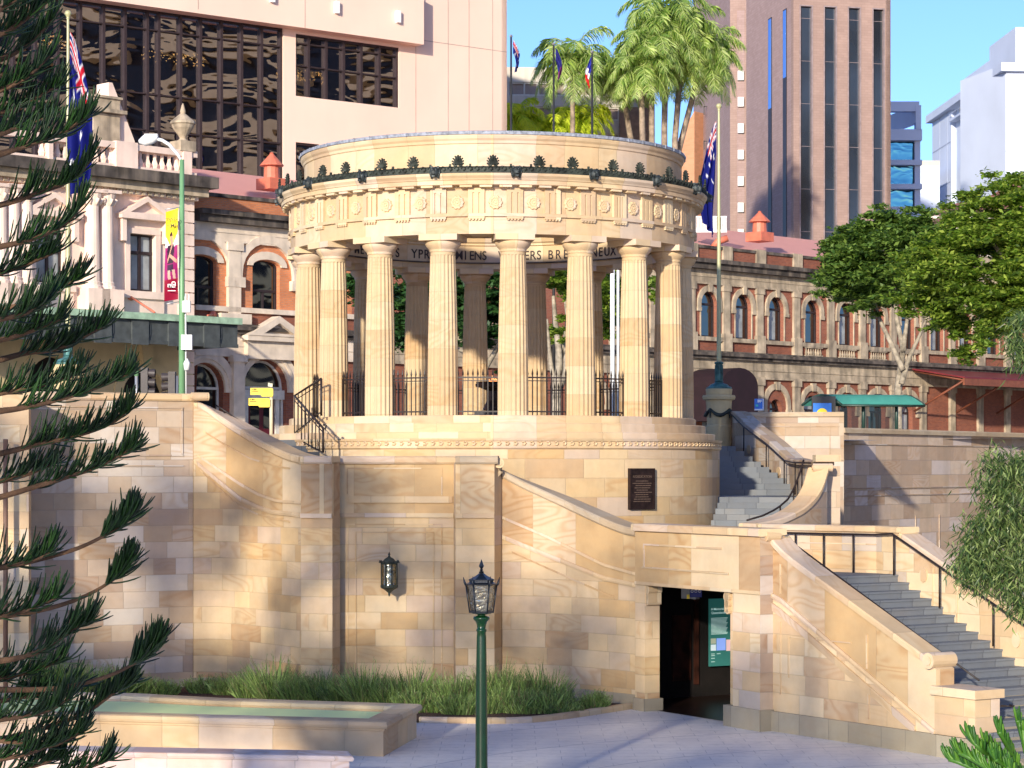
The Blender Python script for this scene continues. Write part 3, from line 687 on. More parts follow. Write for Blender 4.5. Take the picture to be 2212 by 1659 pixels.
for i in range(len(bp)-1):
    a_, b_ = bp[i], bp[i+1]; nm_ = 'pier' if i in (0, 4) else 'wall_face' if i == 2 else 'pier_return'; ZQ = PZ(1113, 51.9)
    wallmb([(a_[0], a_[1], 0, ZQ), (b_[0], b_[1], 0, ZQ)], .5 if i not in (1, 3, 5) else .3, s0=i*7.3).build(nm_, ST, w4)
    wallmb([(a_[0], a_[1], ZQ, CT), (b_[0], b_[1], ZQ, CT)], .5 if i not in (1, 3, 5) else .3, s0=i*7.3+1).build('parapet', SLAB, w4)
cp = [(x, y-.0, CT) for x, y, _, _ in bp]
sweepmb(cp[:2], COP).build('coping', TR, w4); sweepmb([(cp[1][0]-.06, cp[2][1]-.02, CT), (cp[4][0]+.05, cp[3][1]-.0, CT)], COP).build('coping', TR, w4); sweepmb([cp[4], (cp[5][0]+.08, cp[5][1], CT+.004)], COP).build('coping', TRD, w4)
BW = Pl((bp[2][0], bp[2][1]), (bp[3][0]-bp[2][0], bp[3][1]-bp[2][1]))
m1 = MB()
zb_ = BW.zz(850, 1113)
BW.slab(m1, 0.0, BW.su(980), zb_-.05, zb_+.05, 0, .055)
for a, b, mat in ((0, 1, 0), (4, 5, 0)):
    PP = Pl(bp[a][:2], (bp[b][0]-bp[a][0], bp[b][1]-bp[a][1])); PP.slab(m1, 0, math.dist(bp[a][:2], bp[b][:2]), zb_-.05, zb_+.05, 0, .055)
m1.build('band_moulding', TR, w4)
m1 = MB()
def frame(m, pl, u0, u1, v0, v1, bottom=True, pr=.014, t=.03):
    s0, s1 = pl.su(u0), pl.su(u1); z0, z1 = pl.zz(u0, v1), pl.zz(u0, v0)
    pl.slab(m, s0, s1, z1, z1+t, 0, pr)
    if bottom: pl.slab(m, s0, s1, z0-t, z0, 0, pr)
    pl.slab(m, s0-t, s0, z0, z1+t, 0, pr); pl.slab(m, s1, s1+t, z0, z1+t, 0, pr)
frame(m1, BW, 752, 953, 1013, 1070, False)
frame(m1, BW, 753, 953, 1134, 1500, False); frame(m1, BW, 770, 935, 1151, 1470, False, .02)
BW.slab(m1, BW.su(752), BW.su(978), BW.zz(800, 1086), BW.zz(800, 1072), 0, .05)
m1.build('panel_moulding', ST, w4)
rvt = [(1085, 1015), (1120, 1034), (1180, 1061), (1240, 1089), (1300, 1117), (1345, 1135), (1375, 1141)]
rp_ = pathuv([(1085, 51.9), (1130, 51.85), (1190, 51.6), (1250, 51.15), (1310, 50.55), (1350, 50.1), (1375, 49.8)], rvt, 0, 5)
rp_ = [(x, y, zb, zt-.14) for x, y, zb, zt in rp_]
w5 = root3('curved_stair_wall', 'curved sandstone wall with coping sloping down right from the scroll to the doorway', 'wall', rp_[12][0], rp_[12][1])
RB_ = [(1085, 1160), (1180, 1198), (1306, 1249), (1375, 1264)]
wallmb([(x, y, zb, bandz((x, y), RB_)) for x, y, zb, zt in rp_], .5).build('wall_face', ST, w5)
wallmb([(x, y, bandz((x, y), RB_), zt) for x, y, zb, zt in rp_], .5, s0=1).build('parapet', SLAB, w5); sweepmb([(x, y, zt) for x, y, _, zt in rp_], COP).build('coping', TRD, w5)
wallmb([(x, y-.06, 0, .28) for x, y, _, _ in rp_], .1).build('plinth', GRN, w5)
band_follow(rp_, [(1085, 1160), (1180, 1198), (1306, 1249), (1375, 1264)]).build('band_moulding', TR, w5)
band_follow(rp_, [(1085, 1118), (1180, 1158), (1306, 1220), (1375, 1240)], [(-.02, -.03), (.05, -.03), (.03, .03), (-.02, .03)]).build('ledge_moulding', TR, w5)
band_follow(rp_, [(1100, 1190), (1200, 1235), (1330, 1292)], RIDGE).build('thin_moulding', ST, w5)
m1 = MB(); scroll(m1, (PX(1078, 51.6), 51.75, PZ(1000, 51.6)), (-.0, 1, 0), .12, .5)
m1.tube([(PX(1076, 51.6), 51.75, PZ(1008, 51.6)), (PX(1072, 51.6), 51.75, PZ(1018, 51.6)), (PX(1080, 51.6), 51.75, PZ(1026, 51.6))], [.1, .08, .12], 10); m1.build('scroll', TR, w5)
# 4 doorway bay
Dp = Pl((PX(1372, 49.35), 49.35), (PX(1642, 45.3)-PX(1372, 49.35), 45.3-49.35)); DL = math.dist((PX(1372, 49.35), 49.35), (PX(1642, 45.3), 45.3))
w6 = root3('doorway_bay', 'sandstone doorway bay with wide lintel and scrolled brackets over the dark entrance', 'doorway', *Dp.pt(DL/2, 0)[:2])
def seg(name, s0, s1, z0, z1, o, th, mat, pr=w6, off0=0):
    a = Dp.pt(s0, 0, o); b = Dp.pt(s1, 0, o); return wallmb([(a[0], a[1], z0, z1), (b[0], b[1], z0, z1)], th, s0=off0).build(name, mat, pr)
LZ0, LZ1 = 2.73, 3.92
seg('lintel', 0, DL, LZ0, LZ1, 0, .6, SLAB, off0=3)
sL, s2, s3 = Dp.su(1393), Dp.su(1569), Dp.su(1583)
seg('door_pier', 0, sL, 0, LZ0, 0, .38, ST); seg('door_pier', s3, DL, 0, LZ0, 0, .6, STB, off0=5); seg('jamb', s2, s3, 0, LZ0, -.1, .4, ST)
e_ = Dp.pt(DL, 0, 0); e2 = Dp.pt(DL+.02, 0, -.55)
wallmb([(e_[0], e_[1], 0, LZ1), (e2[0], e2[1], 0, LZ1)], .1).build('pier_return', STG, w6)
a = Dp.pt(-.05, 0, 0); b = Dp.pt(DL+.05, 0, 0); sweepmb([(a[0], a[1], LZ1), (b[0], b[1], LZ1)], [(-.62, 0), (-.62, .13), (.05, .13), (.08, .10), (.08, -.02), (0, -.03)]).build('coping', TR, w6)
m1 = MB(); Dp.slab(m1, .35, Dp.su(1560), LZ1-.33, LZ1-.29, 0, .025); Dp.slab(m1, .35, .39, LZ0+.4, LZ1-.33, 0, .025); Dp.slab(m1, .3, Dp.su(1575), LZ0+.36, LZ0+.40, 0, .03); Dp.slab(m1, 0, DL, LZ0-.002, LZ0+.07, 0, .02)
m1.build('panel_moulding', STB, w6)
m1 = MB()
for ss, sg in ((sL, 1), (s2, -1)):
    for i, (z, r_) in enumerate(((LZ0-.1, .10), (LZ0-.25, .075), (LZ0-.40, .055))):
        c = Dp.pt(ss+sg*(.04-.02*i), z, -.02); e = Dp.pt(ss+sg*(.04-.02*i), z, -.36); m1.tube([c, e], r_, 12, False)
    Dp.slab(m1, ss-.03 if sg > 0 else ss-.10, ss+.10 if sg > 0 else ss+.03, LZ0-.42, LZ0, -.36, -.02)
    m1.build('bracket', STB, w6); m1 = MB()
m1 = MB()
for s0, s1, h, o in ((-.03, sL+.03, .27, .05), (s2-.04, DL+.05, .43, .05)): m1 = MB(); Dp.slab(m1, s0, s1, 0, h, -.45, o); m1.build('plinth', GRN, w6)
# room behind the doorway
rm = thing('entrance_room', 'dark vestibule behind the sandstone doorway with brown fittings', 'room', Dp.pt(2, 0, -3))
zc = 2.70
def inn(s_, k, z): return Dp.pt(s_, z, -k)
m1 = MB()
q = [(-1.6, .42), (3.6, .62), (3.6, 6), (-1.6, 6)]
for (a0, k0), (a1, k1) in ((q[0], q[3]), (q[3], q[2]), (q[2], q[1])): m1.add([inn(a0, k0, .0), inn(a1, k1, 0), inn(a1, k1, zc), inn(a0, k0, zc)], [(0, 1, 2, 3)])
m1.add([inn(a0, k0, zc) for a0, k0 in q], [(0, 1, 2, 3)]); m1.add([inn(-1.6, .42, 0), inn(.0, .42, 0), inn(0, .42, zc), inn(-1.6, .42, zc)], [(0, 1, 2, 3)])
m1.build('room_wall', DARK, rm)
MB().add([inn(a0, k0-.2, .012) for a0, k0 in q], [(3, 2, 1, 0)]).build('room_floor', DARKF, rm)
m1 = MB(); random.seed(5)
BRW = plain('brown_fitting', (.04, .012, .007), .5, .5, 4)
for k, z0, z1, w_ in ((1.0, .3, 1.6, .28), (1.5, 1.5, 2.5, .2), (2.0, .4, 1.9, .5), (2.6, .3, 2.5, .12)):
    a0 = inn(-1.55, k, 0); b0 = inn(-1.55, k+w_, 0); wallmb([(a0[0], a0[1], z0, z1), (b0[0], b0[1], z0, z1)], .06, m1)
m1.build('fitting', BRW, rm)
pn = thing('display_panel', 'teal information panel with white text and three photographs inside the doorway', 'panel', inn(-1.5, 3.4, .6))
sp_ = Pl(inn(-1.52, 2.96, 0)[:2], (inn(-1.52, 4, 0)[0]-inn(-1.52, 3, 0)[0], inn(-1.52, 4, 0)[1]-inn(-1.52, 3, 0)[1]))
m1 = MB(); sp_.slab(m1, 0, .85, .70, 2.25, 0, .05); m1.build('screen', emit('teal_display', (.03, .15, .135), .18), pn)
m1 = MB(); ev = Vector((sp_.t[0], sp_.t[1], 0))
for i, tt in enumerate(('A Memorial for', 'Queenslanders')): write(m1, tt, sp_.pt(.27, 1.99-.085*i, .056), ev, .075, .01)
for i in range(14): sp_.slab(m1, .04, .50-(i % 4)*.015, 1.80-i*.028, 1.811-i*.028, .05, .054)
for i, (x, z) in enumerate(((.04, .98), (.04, .94), (.2, .98), (.04, .88), (.04, .8))): sp_.slab(m1, x, x+.1, z, z+.01, .05, .054)
m1.build('text', emit('white_display_text', (.55, .75, .72), .26), pn)
for a0, a1, z0, z1, cc in ((.03, .17, 1.22, 1.34, (.3, .33, .25)), (.03, .17, 1.06, 1.2, (.5, .6, .65)), (.19, .44, 1.06, 1.34, (.2, .32, .75)), (.46, .62, 1.04, 1.30, (.6, .4, .4))):
    m1 = MB(); sp_.slab(m1, a0, a1, z0, z1, .05, .056); m1.build('photograph', emit('display_photo', cc, .32), pn)
m1 = MB(); a0 = inn(.45, .9, 2.42); b0 = inn(.9, 1.05, 2.42); lb = thing('ceiling_light', 'small grey box light with a yellow tag under the doorway ceiling', 'light', a0)
wallmb([(a0[0], a0[1], 2.42, 2.64), (b0[0]-.06, b0[1], 2.42, 2.64)], .12, m1); m1.build('case', plain('grey_case', (.25, .25, .24), .5), lb)
m1 = MB(); m1.box((lerp(a0[0], b0[0], .38), lerp(a0[1], b0[1], .5)-.08, 2.47), (.06, .01, .09)); m1.build('tag', YEL, lb)
bs = Vector(P(1503, 1281, 48.9)); sg_ = thing('blue_sign', 'small blue sign with three white rings hanging inside the doorway', 'sign', bs)
MB().box(bs, (.26, .03, .18)).build('board', plain('deep_blue_sign', (.01, .02, .16), .5), sg_)
m1 = MB()
for i in (-1, 0, 1):
    m1.tube([bs+Vector((i*.08+.026*math.cos(t), -.02, .04+.026*math.sin(t))) for t in [j*math.pi/5 for j in range(11)]], .005, 4, False)
m1.build('ring', WPNT, sg_)
# 5 lower flight
O5 = Vector((5.19, 45.5, 0)); T5 = Vector((.5445, -.8388, 0)); N5 = Vector((.8388, .5445, 0))
def L5(t, n, z=0): return O5+T5*t+N5*n+Vector((0, 0, z))
LAND = 3.05
st = thing('staircase', 'wide blue-grey granite stairs going down to the plaza at right', 'staircase', L5(3, 1.8))
for k in range(20):
    z = LAND-.15*k; t0 = .19+.332*k
    m1 = MB(); q = [L5(t0-.36 if k else t0-.33, .3), L5(t0, .3), L5(t0, 3.3), L5(t0-.36 if k else t0-.33, 3.3)]
    zb2 = max(z-.4, 0)
    def LV(pp_, zz): return (pp_.x, pp_.y, zz)
    q2 = [q[0], q[1]-T5*.02, q[2]-T5*.02, q[3]]
    m1.hexa([LV(p_, z-.15) for p_ in q2]+[LV(p_, z-.04) for p_ in q2]); m1.hexa([LV(p_, z-.04+.0001) for p_ in q]+[LV(p_, z) for p_ in q])
    m1.build('step', STEP, st)
m1 = MB(); m1.hexa([LV(L5(a, b), 0) for a, b in ((0, .3), (6.7, .3), (6.7, 3.3), (0, 3.3))]+[LV(L5(0, .3), LAND-.17), LV(L5(6.7, .3), .0+.01), LV(L5(6.7, 3.3), .01), LV(L5(0, 3.3), LAND-.17)]); m1.build('stair_base', GRN, st)
w7 = root3('stair_wall', 'warm sandstone stair wall sloping down right beside the lower granite stairs', 'wall', *L5(2.5, 0)[:2])
def sz(t): return 3.66-.44*t
p7 = [(*L5(t, 0)[:2], 0, sz(t)) for t in (.0, 1, 2, 3, 4, 4.73)]
def b7(t): return interp(t, [0, .35, 4.73], [2.73, 2.62, .42])
p7 = [(*L5(t, 0)[:2], 0, sz(t)) for t in (.0, .35, 1, 2, 3, 4, 4.73)]; t7 = (.0, .35, 1, 2, 3, 4, 4.73)
wallmb([(x, y, 0, b7(t)) for (x, y, _, z), t in zip(p7, t7)], .45).build('wall_face', STB, w7)
wallmb([(x, y, b7(t), z) for (x, y, _, z), t in zip(p7, t7)], .45, s0=1.2).build('parapet', SLAB, w7)
cz = [(*L5(t, 0)[:2], max(sz(t), 0)+(.13*(1-t/.7)**2 if t < .7 else 0)) for t in (-.02, .2, .4, .7, 1, 2, 3, 4, 4.5)]
sweepmb(cz, [(-.49, 0), (-.49, .10), (-.46, .12), (.03, .12), (.06, .09), (.06, .0), (0, -.03)]).build('coping', TR, w7)
sweepmb([(*L5(t, 0)[:2], z) for t, z in ((0, 2.73), (.35, 2.62), (4.72, .42))], BAND).build('band_moulding', TR, w7)
sweepmb([(*L5(t, 0)[:2], z) for t, z in ((0, 2.52), (.35, 2.38), (4.2, .42))], [(-.02, -.09), (.03, -.09), (.05, .07), (-.02, .07)]).build('ledge_moulding', STB, w7)
P7 = Pl(L5(0, 0)[:2], T5[:2]); m1 = MB()
for t, z0, z1 in ((.3, .75, 2.2), (.55, 1.1, 1.9), (.3, 2.75, 3.35), (2.85, 1.45, 2.1), (2.9, .5, 1.0)): P7.slab(m1, t, t+.025, z0, z1, 0, .025)
P7.slab(m1, .55, 2.4, 1.9, 1.925, 0, .025); m1.build('panel_moulding', STB, w7)
m1 = MB(); P7.slab(m1, .02, 5.8, 0, .4, -.45, .07); m1.build('plinth', GRN, w7)
m1 = MB(); scroll(m1, L5(.03, -.0, PZ(1158, 45.4)), -N5, .11, .34); scroll(m1, L5(4.6, .22, sz(4.6)+.09), N5, .15, .60)
m1.build('scroll', TR, w7)
pb = thing('stair_pier', 'short square sandstone pier with a flat cap at the foot of the stair wall', 'pier', L5(5.25, .2))
m1 = MB(); P7.slab(m1, 4.72, 5.76, 0.4, 1.12, -.58, .03); m1.build('shaft', STB, pb)
m1 = MB(); P7.slab(m1, 4.66, 5.82, 1.12, 1.28, -.64, .09); m1.build('cap', TR, pb)
m1 = MB(); P7.slab(m1, 4.72, 5.83, 0, .4, -.64, .10); m1.build('plinth', GRN, pb)
c = L5(5.85, .52, .98); MB().tube([c, c+T5*.12+Vector((0, 0, .01)), c+T5*.2+N5*.08, c+T5*.12+N5*.2, c+N5*.22], .018, 6).build('rail_end', IRON, pb)
# right wall of lower flight
def sr(t): return 3.92-.45*t
w8 = root3('stair_wall', 'sandstone wall at the right of the lower stairs with sloping coping', 'wall', *L5(3, 3.3)[:2])
wl = [(*L5(t, 3.26)[:2], -.0 if t > 0 else 0, min(sr(t), 3.92)) for t in (.0, .5, 1, 2, 3, 4, 5, 6, 7)]
wallmb(wl, .45).build('wall_face', STB, w8)
CPW = [(-.48, 0), (-.48, .10), (-.45, .12), (.02, .12), (.05, .09), (.05, .0), (0, -.03)]
sweepmb([(*L5(t, 3.26)[:2], sr(t)) for t in (.25, .5, 1, 2, 3, 4, 5, 6, 7)], CPW).build('coping', TR, w8)
m1 = MB(); scroll(m1, L5(.12, 3.5, PZ(1151, 47.5)), N5, .13, .48); m1.build('scroll', TR, w8)
P8 = Pl(L5(0, 3.26)[:2], T5[:2]); m1 = MB()
for t in (1.2, 1.9, 4.0, 4.6): P8.slab(m1, t, t+.03, sr(t)-.95, sr(t)-.15, 0, .02)
m1.build('panel_moulding', STB, w8)
for t in (.95, 3.55):
    m1 = MB(); c = L5(t, 3.255, sr(t)-.42); vs = [c+T5*(.11*math.cos(2*math.pi*i/20))+Vector((0, 0, .15*math.sin(2*math.pi*i/20)))-N5*o for o in (.025, -.01) for i in range(20)]
    m1.add(vs, [tuple(range(19, -1, -1))]+[(i, (i+1) % 20, 20+(i+1) % 20, 20+i) for i in range(20)]); m1.build('roundel', TR, w8)
# landing and its back wall
LDP = [(2.6, 50.2), (5.15, 46.35), (5.45, 46.0), (8.05, 47.35), (7.3, 48.6), (6.6, 50.4), (7.2, 54.5), (4, 56), (2.4, 53.6)]
sheet('landing', [(x, y, LAND-.004) for x, y in LDP], STEP)
w9 = root3('landing_wall', 'low sunlit sandstone parapet closing the back of the stair landing', 'wall', 6.7, 48.6)
lb_ = [(PX(1640, 49.6), 49.6, 0, 3.92), (PX(1790, 48.5), 48.5, 0, 3.92), (PX(1893, 47.8), 47.8, 0, 3.92), (*L5(.0, 3.26)[:2], 0, 3.92)]
wallmb(lb_, .45).build('wall_face', STB, w9)
sweepmb([(x, y, 3.92) for x, y, _, _ in lb_]+[(*L5(.3, 3.26)[:2], 3.92)], CPW).build('coping', TR, w9)
m1 = MB(); P9 = Pl(lb_[0][:2], (lb_[2][0]-lb_[0][0], lb_[2][1]-lb_[0][1])); Lx = math.dist(lb_[0][:2], lb_[2][:2])
P9.slab(m1, 0, Lx, 3.64, 3.665, 0, .02)
for f_ in (.25, .55, .58, .8): P9.slab(m1, Lx*f_, Lx*f_+.025, 3.05, 3.64, 0, .02)
m1.build('panel_moulding', STB, w9)
# handrails
def rail(name, label, top, dz, posts, r=.022):
    o = thing(name, label, 'handrail', (top[0][0], top[0][1], top[0][2]-dz)); MB().tube(top, r, 8).build('top_rail', IRON, o)
    for p in posts: MB().tube([(p[0], p[1], p[2]), (p[0], p[1], p[2]-dz)], .02, 6).build('rail_post', IRON, o)
    return o
tp_ = [Vector((*lb_[i][:2], 3.86))+Vector((-.05, -.12, 0)) for i in (0, 1, 2)]
tp2 = [L5(t, 3.12, 3.9-.45*(t-.15)) for t in (.15, 2, 4, 6, 7)]
pst = [tp_[0].lerp(tp_[1], .55), tp_[0].lerp(tp_[1], .95), tp_[1].lerp(tp_[2], .55)]
hr = rail('handrail', 'dark iron handrail along the landing parapet and down the right of the lower stairs', tp_+tp2, .84, pst+[L5(t, 3.12, 3.9-.45*(t-.15)) for t in (.2, 1.55, 3.05, 4.4, 6.0)])
tp3 = [L5(t, .52, 3.78-.45*t) for t in (.1, 1, 2, 3, 4, 5.3)]
rail('handrail', 'dark iron handrail on the inner side of the lower stair wall coping', tp3, .75, [L5(t, .52, 3.78-.45*t) for t in (.3, .9, 2.5, 4.1)], .018)
# 6 upper right: radial flight, straight flight, walls
st2 = thing('staircase', 'blue-grey granite stairs curving round the drum below the right flagpole', 'staircase', ring(65, 7.5, LAND))
def wedge(mb, th0, th1, r0, r1, z0, z1, n=3):
    for i in range(n):
        a, b = lerp(th0, th1, i/n), lerp(th0, th1, (i+1)/n)
        mb.hexa([ring(a, r1, z0), ring(b, r1, z0), ring(b, r0, z0), ring(a, r0, z0), ring(a, r1, z1), ring(b, r1, z1), ring(b, r0, z1), ring(a, r0, z1)])
for k in range(10):
    th = 76-2.2*k; m1 = MB(); wedge(m1, th-.0, th+2.4, 5.9, 8.3 if th > 64 else 8.9, LAND-.2, 4.355-.145*k, 1); m1.build('step', STEP, st2)
m1 = MB(); wedge(m1, 78.2, 92, 5.9, 8.15, 3.5, 4.50, 4); m1.hexa([(4.6, 60.1, 3.5), (7.62, 60.1, 3.5), (7.75, 62.4, 3.5), (4.6, 62.4, 3.5), (4.6, 60.1, 4.497), (7.62, 60.1, 4.497), (7.75, 62.4, 4.497), (4.6, 62.4, 4.497)]); m1.build('landing_slab', STEP, st2)
for j in range(9):
    y0 = 62.2+.62*j; xr = PX(interp(y0, [62.2, 67.2], [1724, 1580]), y0)+.12; z = 4.655+.155*j
    m1 = MB(); m1.hexa([(4.7, y0, z-.5), (xr, y0, z-.5), (xr-.1, y0+.8, z-.5), (4.7, y0+.8, z-.5), (4.7, y0, z), (xr, y0, z), (xr-.1, y0+.8, z), (4.7, y0+.8, z)]); m1.build('step', STEP, st2)
ip = [(PX(1580, 69.6), 69.6, 3, 6.98), (PX(1590, 69.0), 69.0, 3, 6.92), (PX(1616, 67.3), 67.3, 3, 6.52), (PX(1665, 65), 65, 3, 6.0), (PX(1704, 63.2), 63.2, 3, 5.52), (PX(1722, 61.2), 61.2, 3, 5.46), (PX(1762, 56.4), 56.4, 3, 5.44)]
ip = [(x, y, zb, zt-.12) for x, y, zb, zt in ip]
w10 = root3('stair_wall', 'shaded sandstone parapet running down from the right flagpole beside the upper stairs', 'wall', ip[2][0], ip[2][1])
wallmb(ip, .42).build('wall_face', STG, w10); sweepmb([(x, y, zt) for x, y, _, zt in ip], [(-.46, 0), (-.46, .10), (-.43, .13), (.02, .13), (.04, .1), (.04, 0)]).build('coping', STG, w10)
for (i, f_, zc_) in ((2, .05, 5.80), (3, .45, 5.15)):
    a, b = ip[i], ip[i+1]; c = Vector((lerp(a[0], b[0], f_), lerp(a[1], b[1], f_), zc_)); tt = Vector((b[0]-a[0], b[1]-a[1], 0)).normalized(); nn2 = Vector((tt.y, -tt.x, 0))
    m1 = MB(); vs = [c+tt*(.2*math.cos(2*math.pi*i2/20))+Vector((0, 0, .13*math.sin(2*math.pi*i2/20)))+nn2*o for o in (.02, -.02) for i2 in range(20)]
    m1.add(vs, [tuple(range(20)), ]+[(i2, 20+i2, 20+(i2+1) % 20, (i2+1) % 20) for i2 in range(20)]); m1.build('roundel', TR, w10)
tp4 = [(x-.14, y-.1, zt+.06) for x, y, _, zt in ip]
rail('handrail', 'dark iron handrail along the shaded parapet of the upper right stairs', tp4, .86, [(x-.14, y-.1, zt+.06) for x, y, zt in ((ip[2][0], ip[2][1], ip[2][3]), (ip[3][0], ip[3][1], ip[3][3]), (ip[4][0], ip[4][1], ip[4][3]), (ip[5][0], ip[5][1]-.6, ip[5][3]))])
pr_ = thing('stair_pier', 'tall sandstone pier with flat cap at the bend of the upper right parapet', 'pier', P(1788, 1400, 56.2))
m1 = MB(); m1.box((PX(1790, 56.2), 56.2, 2.65), (.5, .5, 5.3)); m1.build('shaft', STG, pr_); m1 = MB(); m1.box((PX(1787, 56.0), 56.1, PZ(990, 56)), (.62, .62, .17)); m1.build('cap', TR, pr_)
zs = [(60.8, 5.24), (60, 5.08), (59, 4.87), (57.5, 4.66), (55.5, 4.47), (53, 4.30), (51, 4.20), (48, 4.08), (45, 4.0), (41, 3.93)]
cp2 = [(*ring(t, 8.95)[:2], 2.9, z-.1) for t, z in reversed(zs)]
cp2 = [(x, y, zb, zt) for x, y, zb, zt in cp2]
w11 = root3('curved_stair_wall', 'curving pale sandstone parapet sweeping down from its scroll to the landing', 'wall', cp2[4][0], cp2[4][1])
cp2 = cr(cp2, 3)
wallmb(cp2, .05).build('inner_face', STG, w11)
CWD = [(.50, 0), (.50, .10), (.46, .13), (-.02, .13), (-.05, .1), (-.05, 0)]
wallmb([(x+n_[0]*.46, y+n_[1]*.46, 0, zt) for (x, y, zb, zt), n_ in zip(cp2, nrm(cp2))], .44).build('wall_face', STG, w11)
sweepmb([(x, y, zt) for x, y, _, zt in cp2], list(reversed(CWD))).build('coping', TR, w11)
e = cp2[-1]; m1 = MB(); scroll(m1, (PX(1777, 55.5), 55.5, PZ(1010, 55.5)), (1, 0, 0), .10, .48); m1.build('scroll', TR, w11)
tp5 = [(*ring(t, 8.75)[:2], z) for t, z in ((61.5, 5.45), (60.8, 5.30), (60, 5.15), (59, 4.98), (57.5, 4.74), (55.5, 4.5), (53, 4.34), (51, 4.24), (48, 4.12), (44, 4.02))]
rail('handrail', 'dark curved iron handrail inside the sweeping pale parapet', tp5, .75, [tp5[i] for i in (1, 3, 4, 6)], .025)
# left upper steps behind the curved parapet
st3 = thing('staircase', 'small blue-grey granite flight behind the left curved parapet', 'staircase', ring(-45, 7.2, 4.6))
for k in range(9):
    th0 = -54+4.6*k; m1 = MB(); wedge(m1, th0-5.2, th0, 5.9, 8.2, 4.2, 5.95-.15*k, 2); m1.build('step', STEP, st3)
m1 = MB(); wedge(m1, -17.3, 8, 5.9, 7.5, 4.2, 4.6, 5); m1.build('landing_slab', STEP, st3)
for k in range(10):
    th0 = 8+3.4*k; m1 = MB(); wedge(m1, th0, th0+3.6, 5.9, 7.7, 2.9, 4.45-.15*k, 1); m1.build('step', STEP, st3)
LR = [(x+.25, y+.35, zt+.12) for x, y, _, zt in lp[4:26:3]]
rail('handrail', 'thin steel handrail behind the curved left parapet coping', LR, .5, [LR[1], LR[4]], .02)
# spiral iron rail at the rotunda steps
ir = thing('iron_stair_rail', 'black wrought iron stair railing turning back on itself left of the rotunda columns', 'railing', P(636, 960, 57))
A0, A1, B1 = P(694, 818, 56.2), P(636, 855, 57.2), P(698, 925, 54.3)
cur = [B1, B1+Vector((.05, 0, -.02)), B1+Vector((.07, 0, .06)), B1+Vector((.0, 0, .09))]
m1 = MB(); m1.tube([A0, A1, B1]+cur[1:], .03, 6); m1.tube([A0-Vector((0, 0, .12)), A1-Vector((0, 0, .12)), B1-Vector((0, 0, .1))], .014, 6); m1.build('top_rail', IRON, ir)
dA, dB = .92, .58
m1 = MB(); m1.tube([A0-Vector((0, 0, dA-.1)), A1-Vector((0, 0, dA+.02))], .016, 6); m1.tube([A1-Vector((0, 0, 1.05)), B1-Vector((0, 0, dB))], .016, 6); m1.build('bottom_rail', IRON, ir)
for i in range(8):
    p = A0.lerp(A1, i/7); m1 = MB(); m1.tube([p, p-Vector((0, 0, dA))], .03 if i == 0 else .014, 6); m1.build('baluster', IRON, ir)
for i in range(1, 9):
    p = A1.lerp(B1, i/8); m1 = MB(); m1.tube([p, Vector((p.x, p.y, lerp(A1.z-1.15, B1.z-.58, i/8)))], .014 if i < 8 else .028, 6); m1.build('baluster', IRON, ir)
# 7 upper block wall and long right wall
w12 = root3('retaining_wall', 'shaded sandstone block wall with flat coping right of the flagpole pedestal', 'wall', PX(1700, 63), 63)
q = [(PX(1592, 69.4), 69.4, 0, 6.81), (PX(1823, 69.0), 69.0, 0, 6.81)]
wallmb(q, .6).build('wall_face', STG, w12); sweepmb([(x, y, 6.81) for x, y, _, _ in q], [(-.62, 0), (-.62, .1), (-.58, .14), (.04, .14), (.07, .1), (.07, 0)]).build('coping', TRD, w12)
P12 = Pl(q[0][:2], (q[1][0]-q[0][0], q[1][1]-q[0][1])); m1 = MB(); P12.slab(m1, .3, 3.1, 6.5, 6.53, 0, .03); P12.slab(m1, 2.8, 2.83, 5.5, 6.5, 0, .03); P12.slab(m1, .3, 3.25, 5.47, 5.5, 0, .03); m1.build('panel_moulding', STG, w12)
w13 = root3('retaining_wall', 'long pinkish sandstone retaining wall in shade at far right below the street', 'wall', PX(2000, 78), 78)
q = [(PX(1820, 73.5), 73.5, 0, 6.38), (PX(2330, 90), 90, 0, 6.38)]
wallmb(q, .6).build('wall_face', ashlar('pink_sandstone_ashlar', h=.50, w=2.4, pal=[(0, (.68, .54, .42)), (.16, (.56, .43, .33)), (.3, (.72, .62, .53)), (.44, (.50, .38, .29)), (.56, (.64, .52, .43)), (.7, (.70, .63, .62)), (.85, (.60, .47, .35))], mort=(.36, .29, .25), stain=.35), w13)
sweepmb([(x, y, 6.38) for x, y, _, _ in q], [(-.65, 0), (-.65, .12), (-.6, .17), (.06, .17), (.1, .12), (.1, 0)]).build('coping', TRD, w13)
P13 = Pl(q[0][:2], (q[1][0]-q[0][0], q[1][1]-q[0][1])); m1 = MB()
for z in (6.0, 4.55, 4.3): P13.slab(m1, 0, math.dist(q[0][:2], q[1][:2]), z, z+.04, 0, .03)
P13.slab(m1, 7.3, 7.34, 1, 3.6, 0, .03); P13.slab(m1, 5.4, 5.44, 1, 3.6, 0, .03); m1.build('panel_moulding', STG, w13)
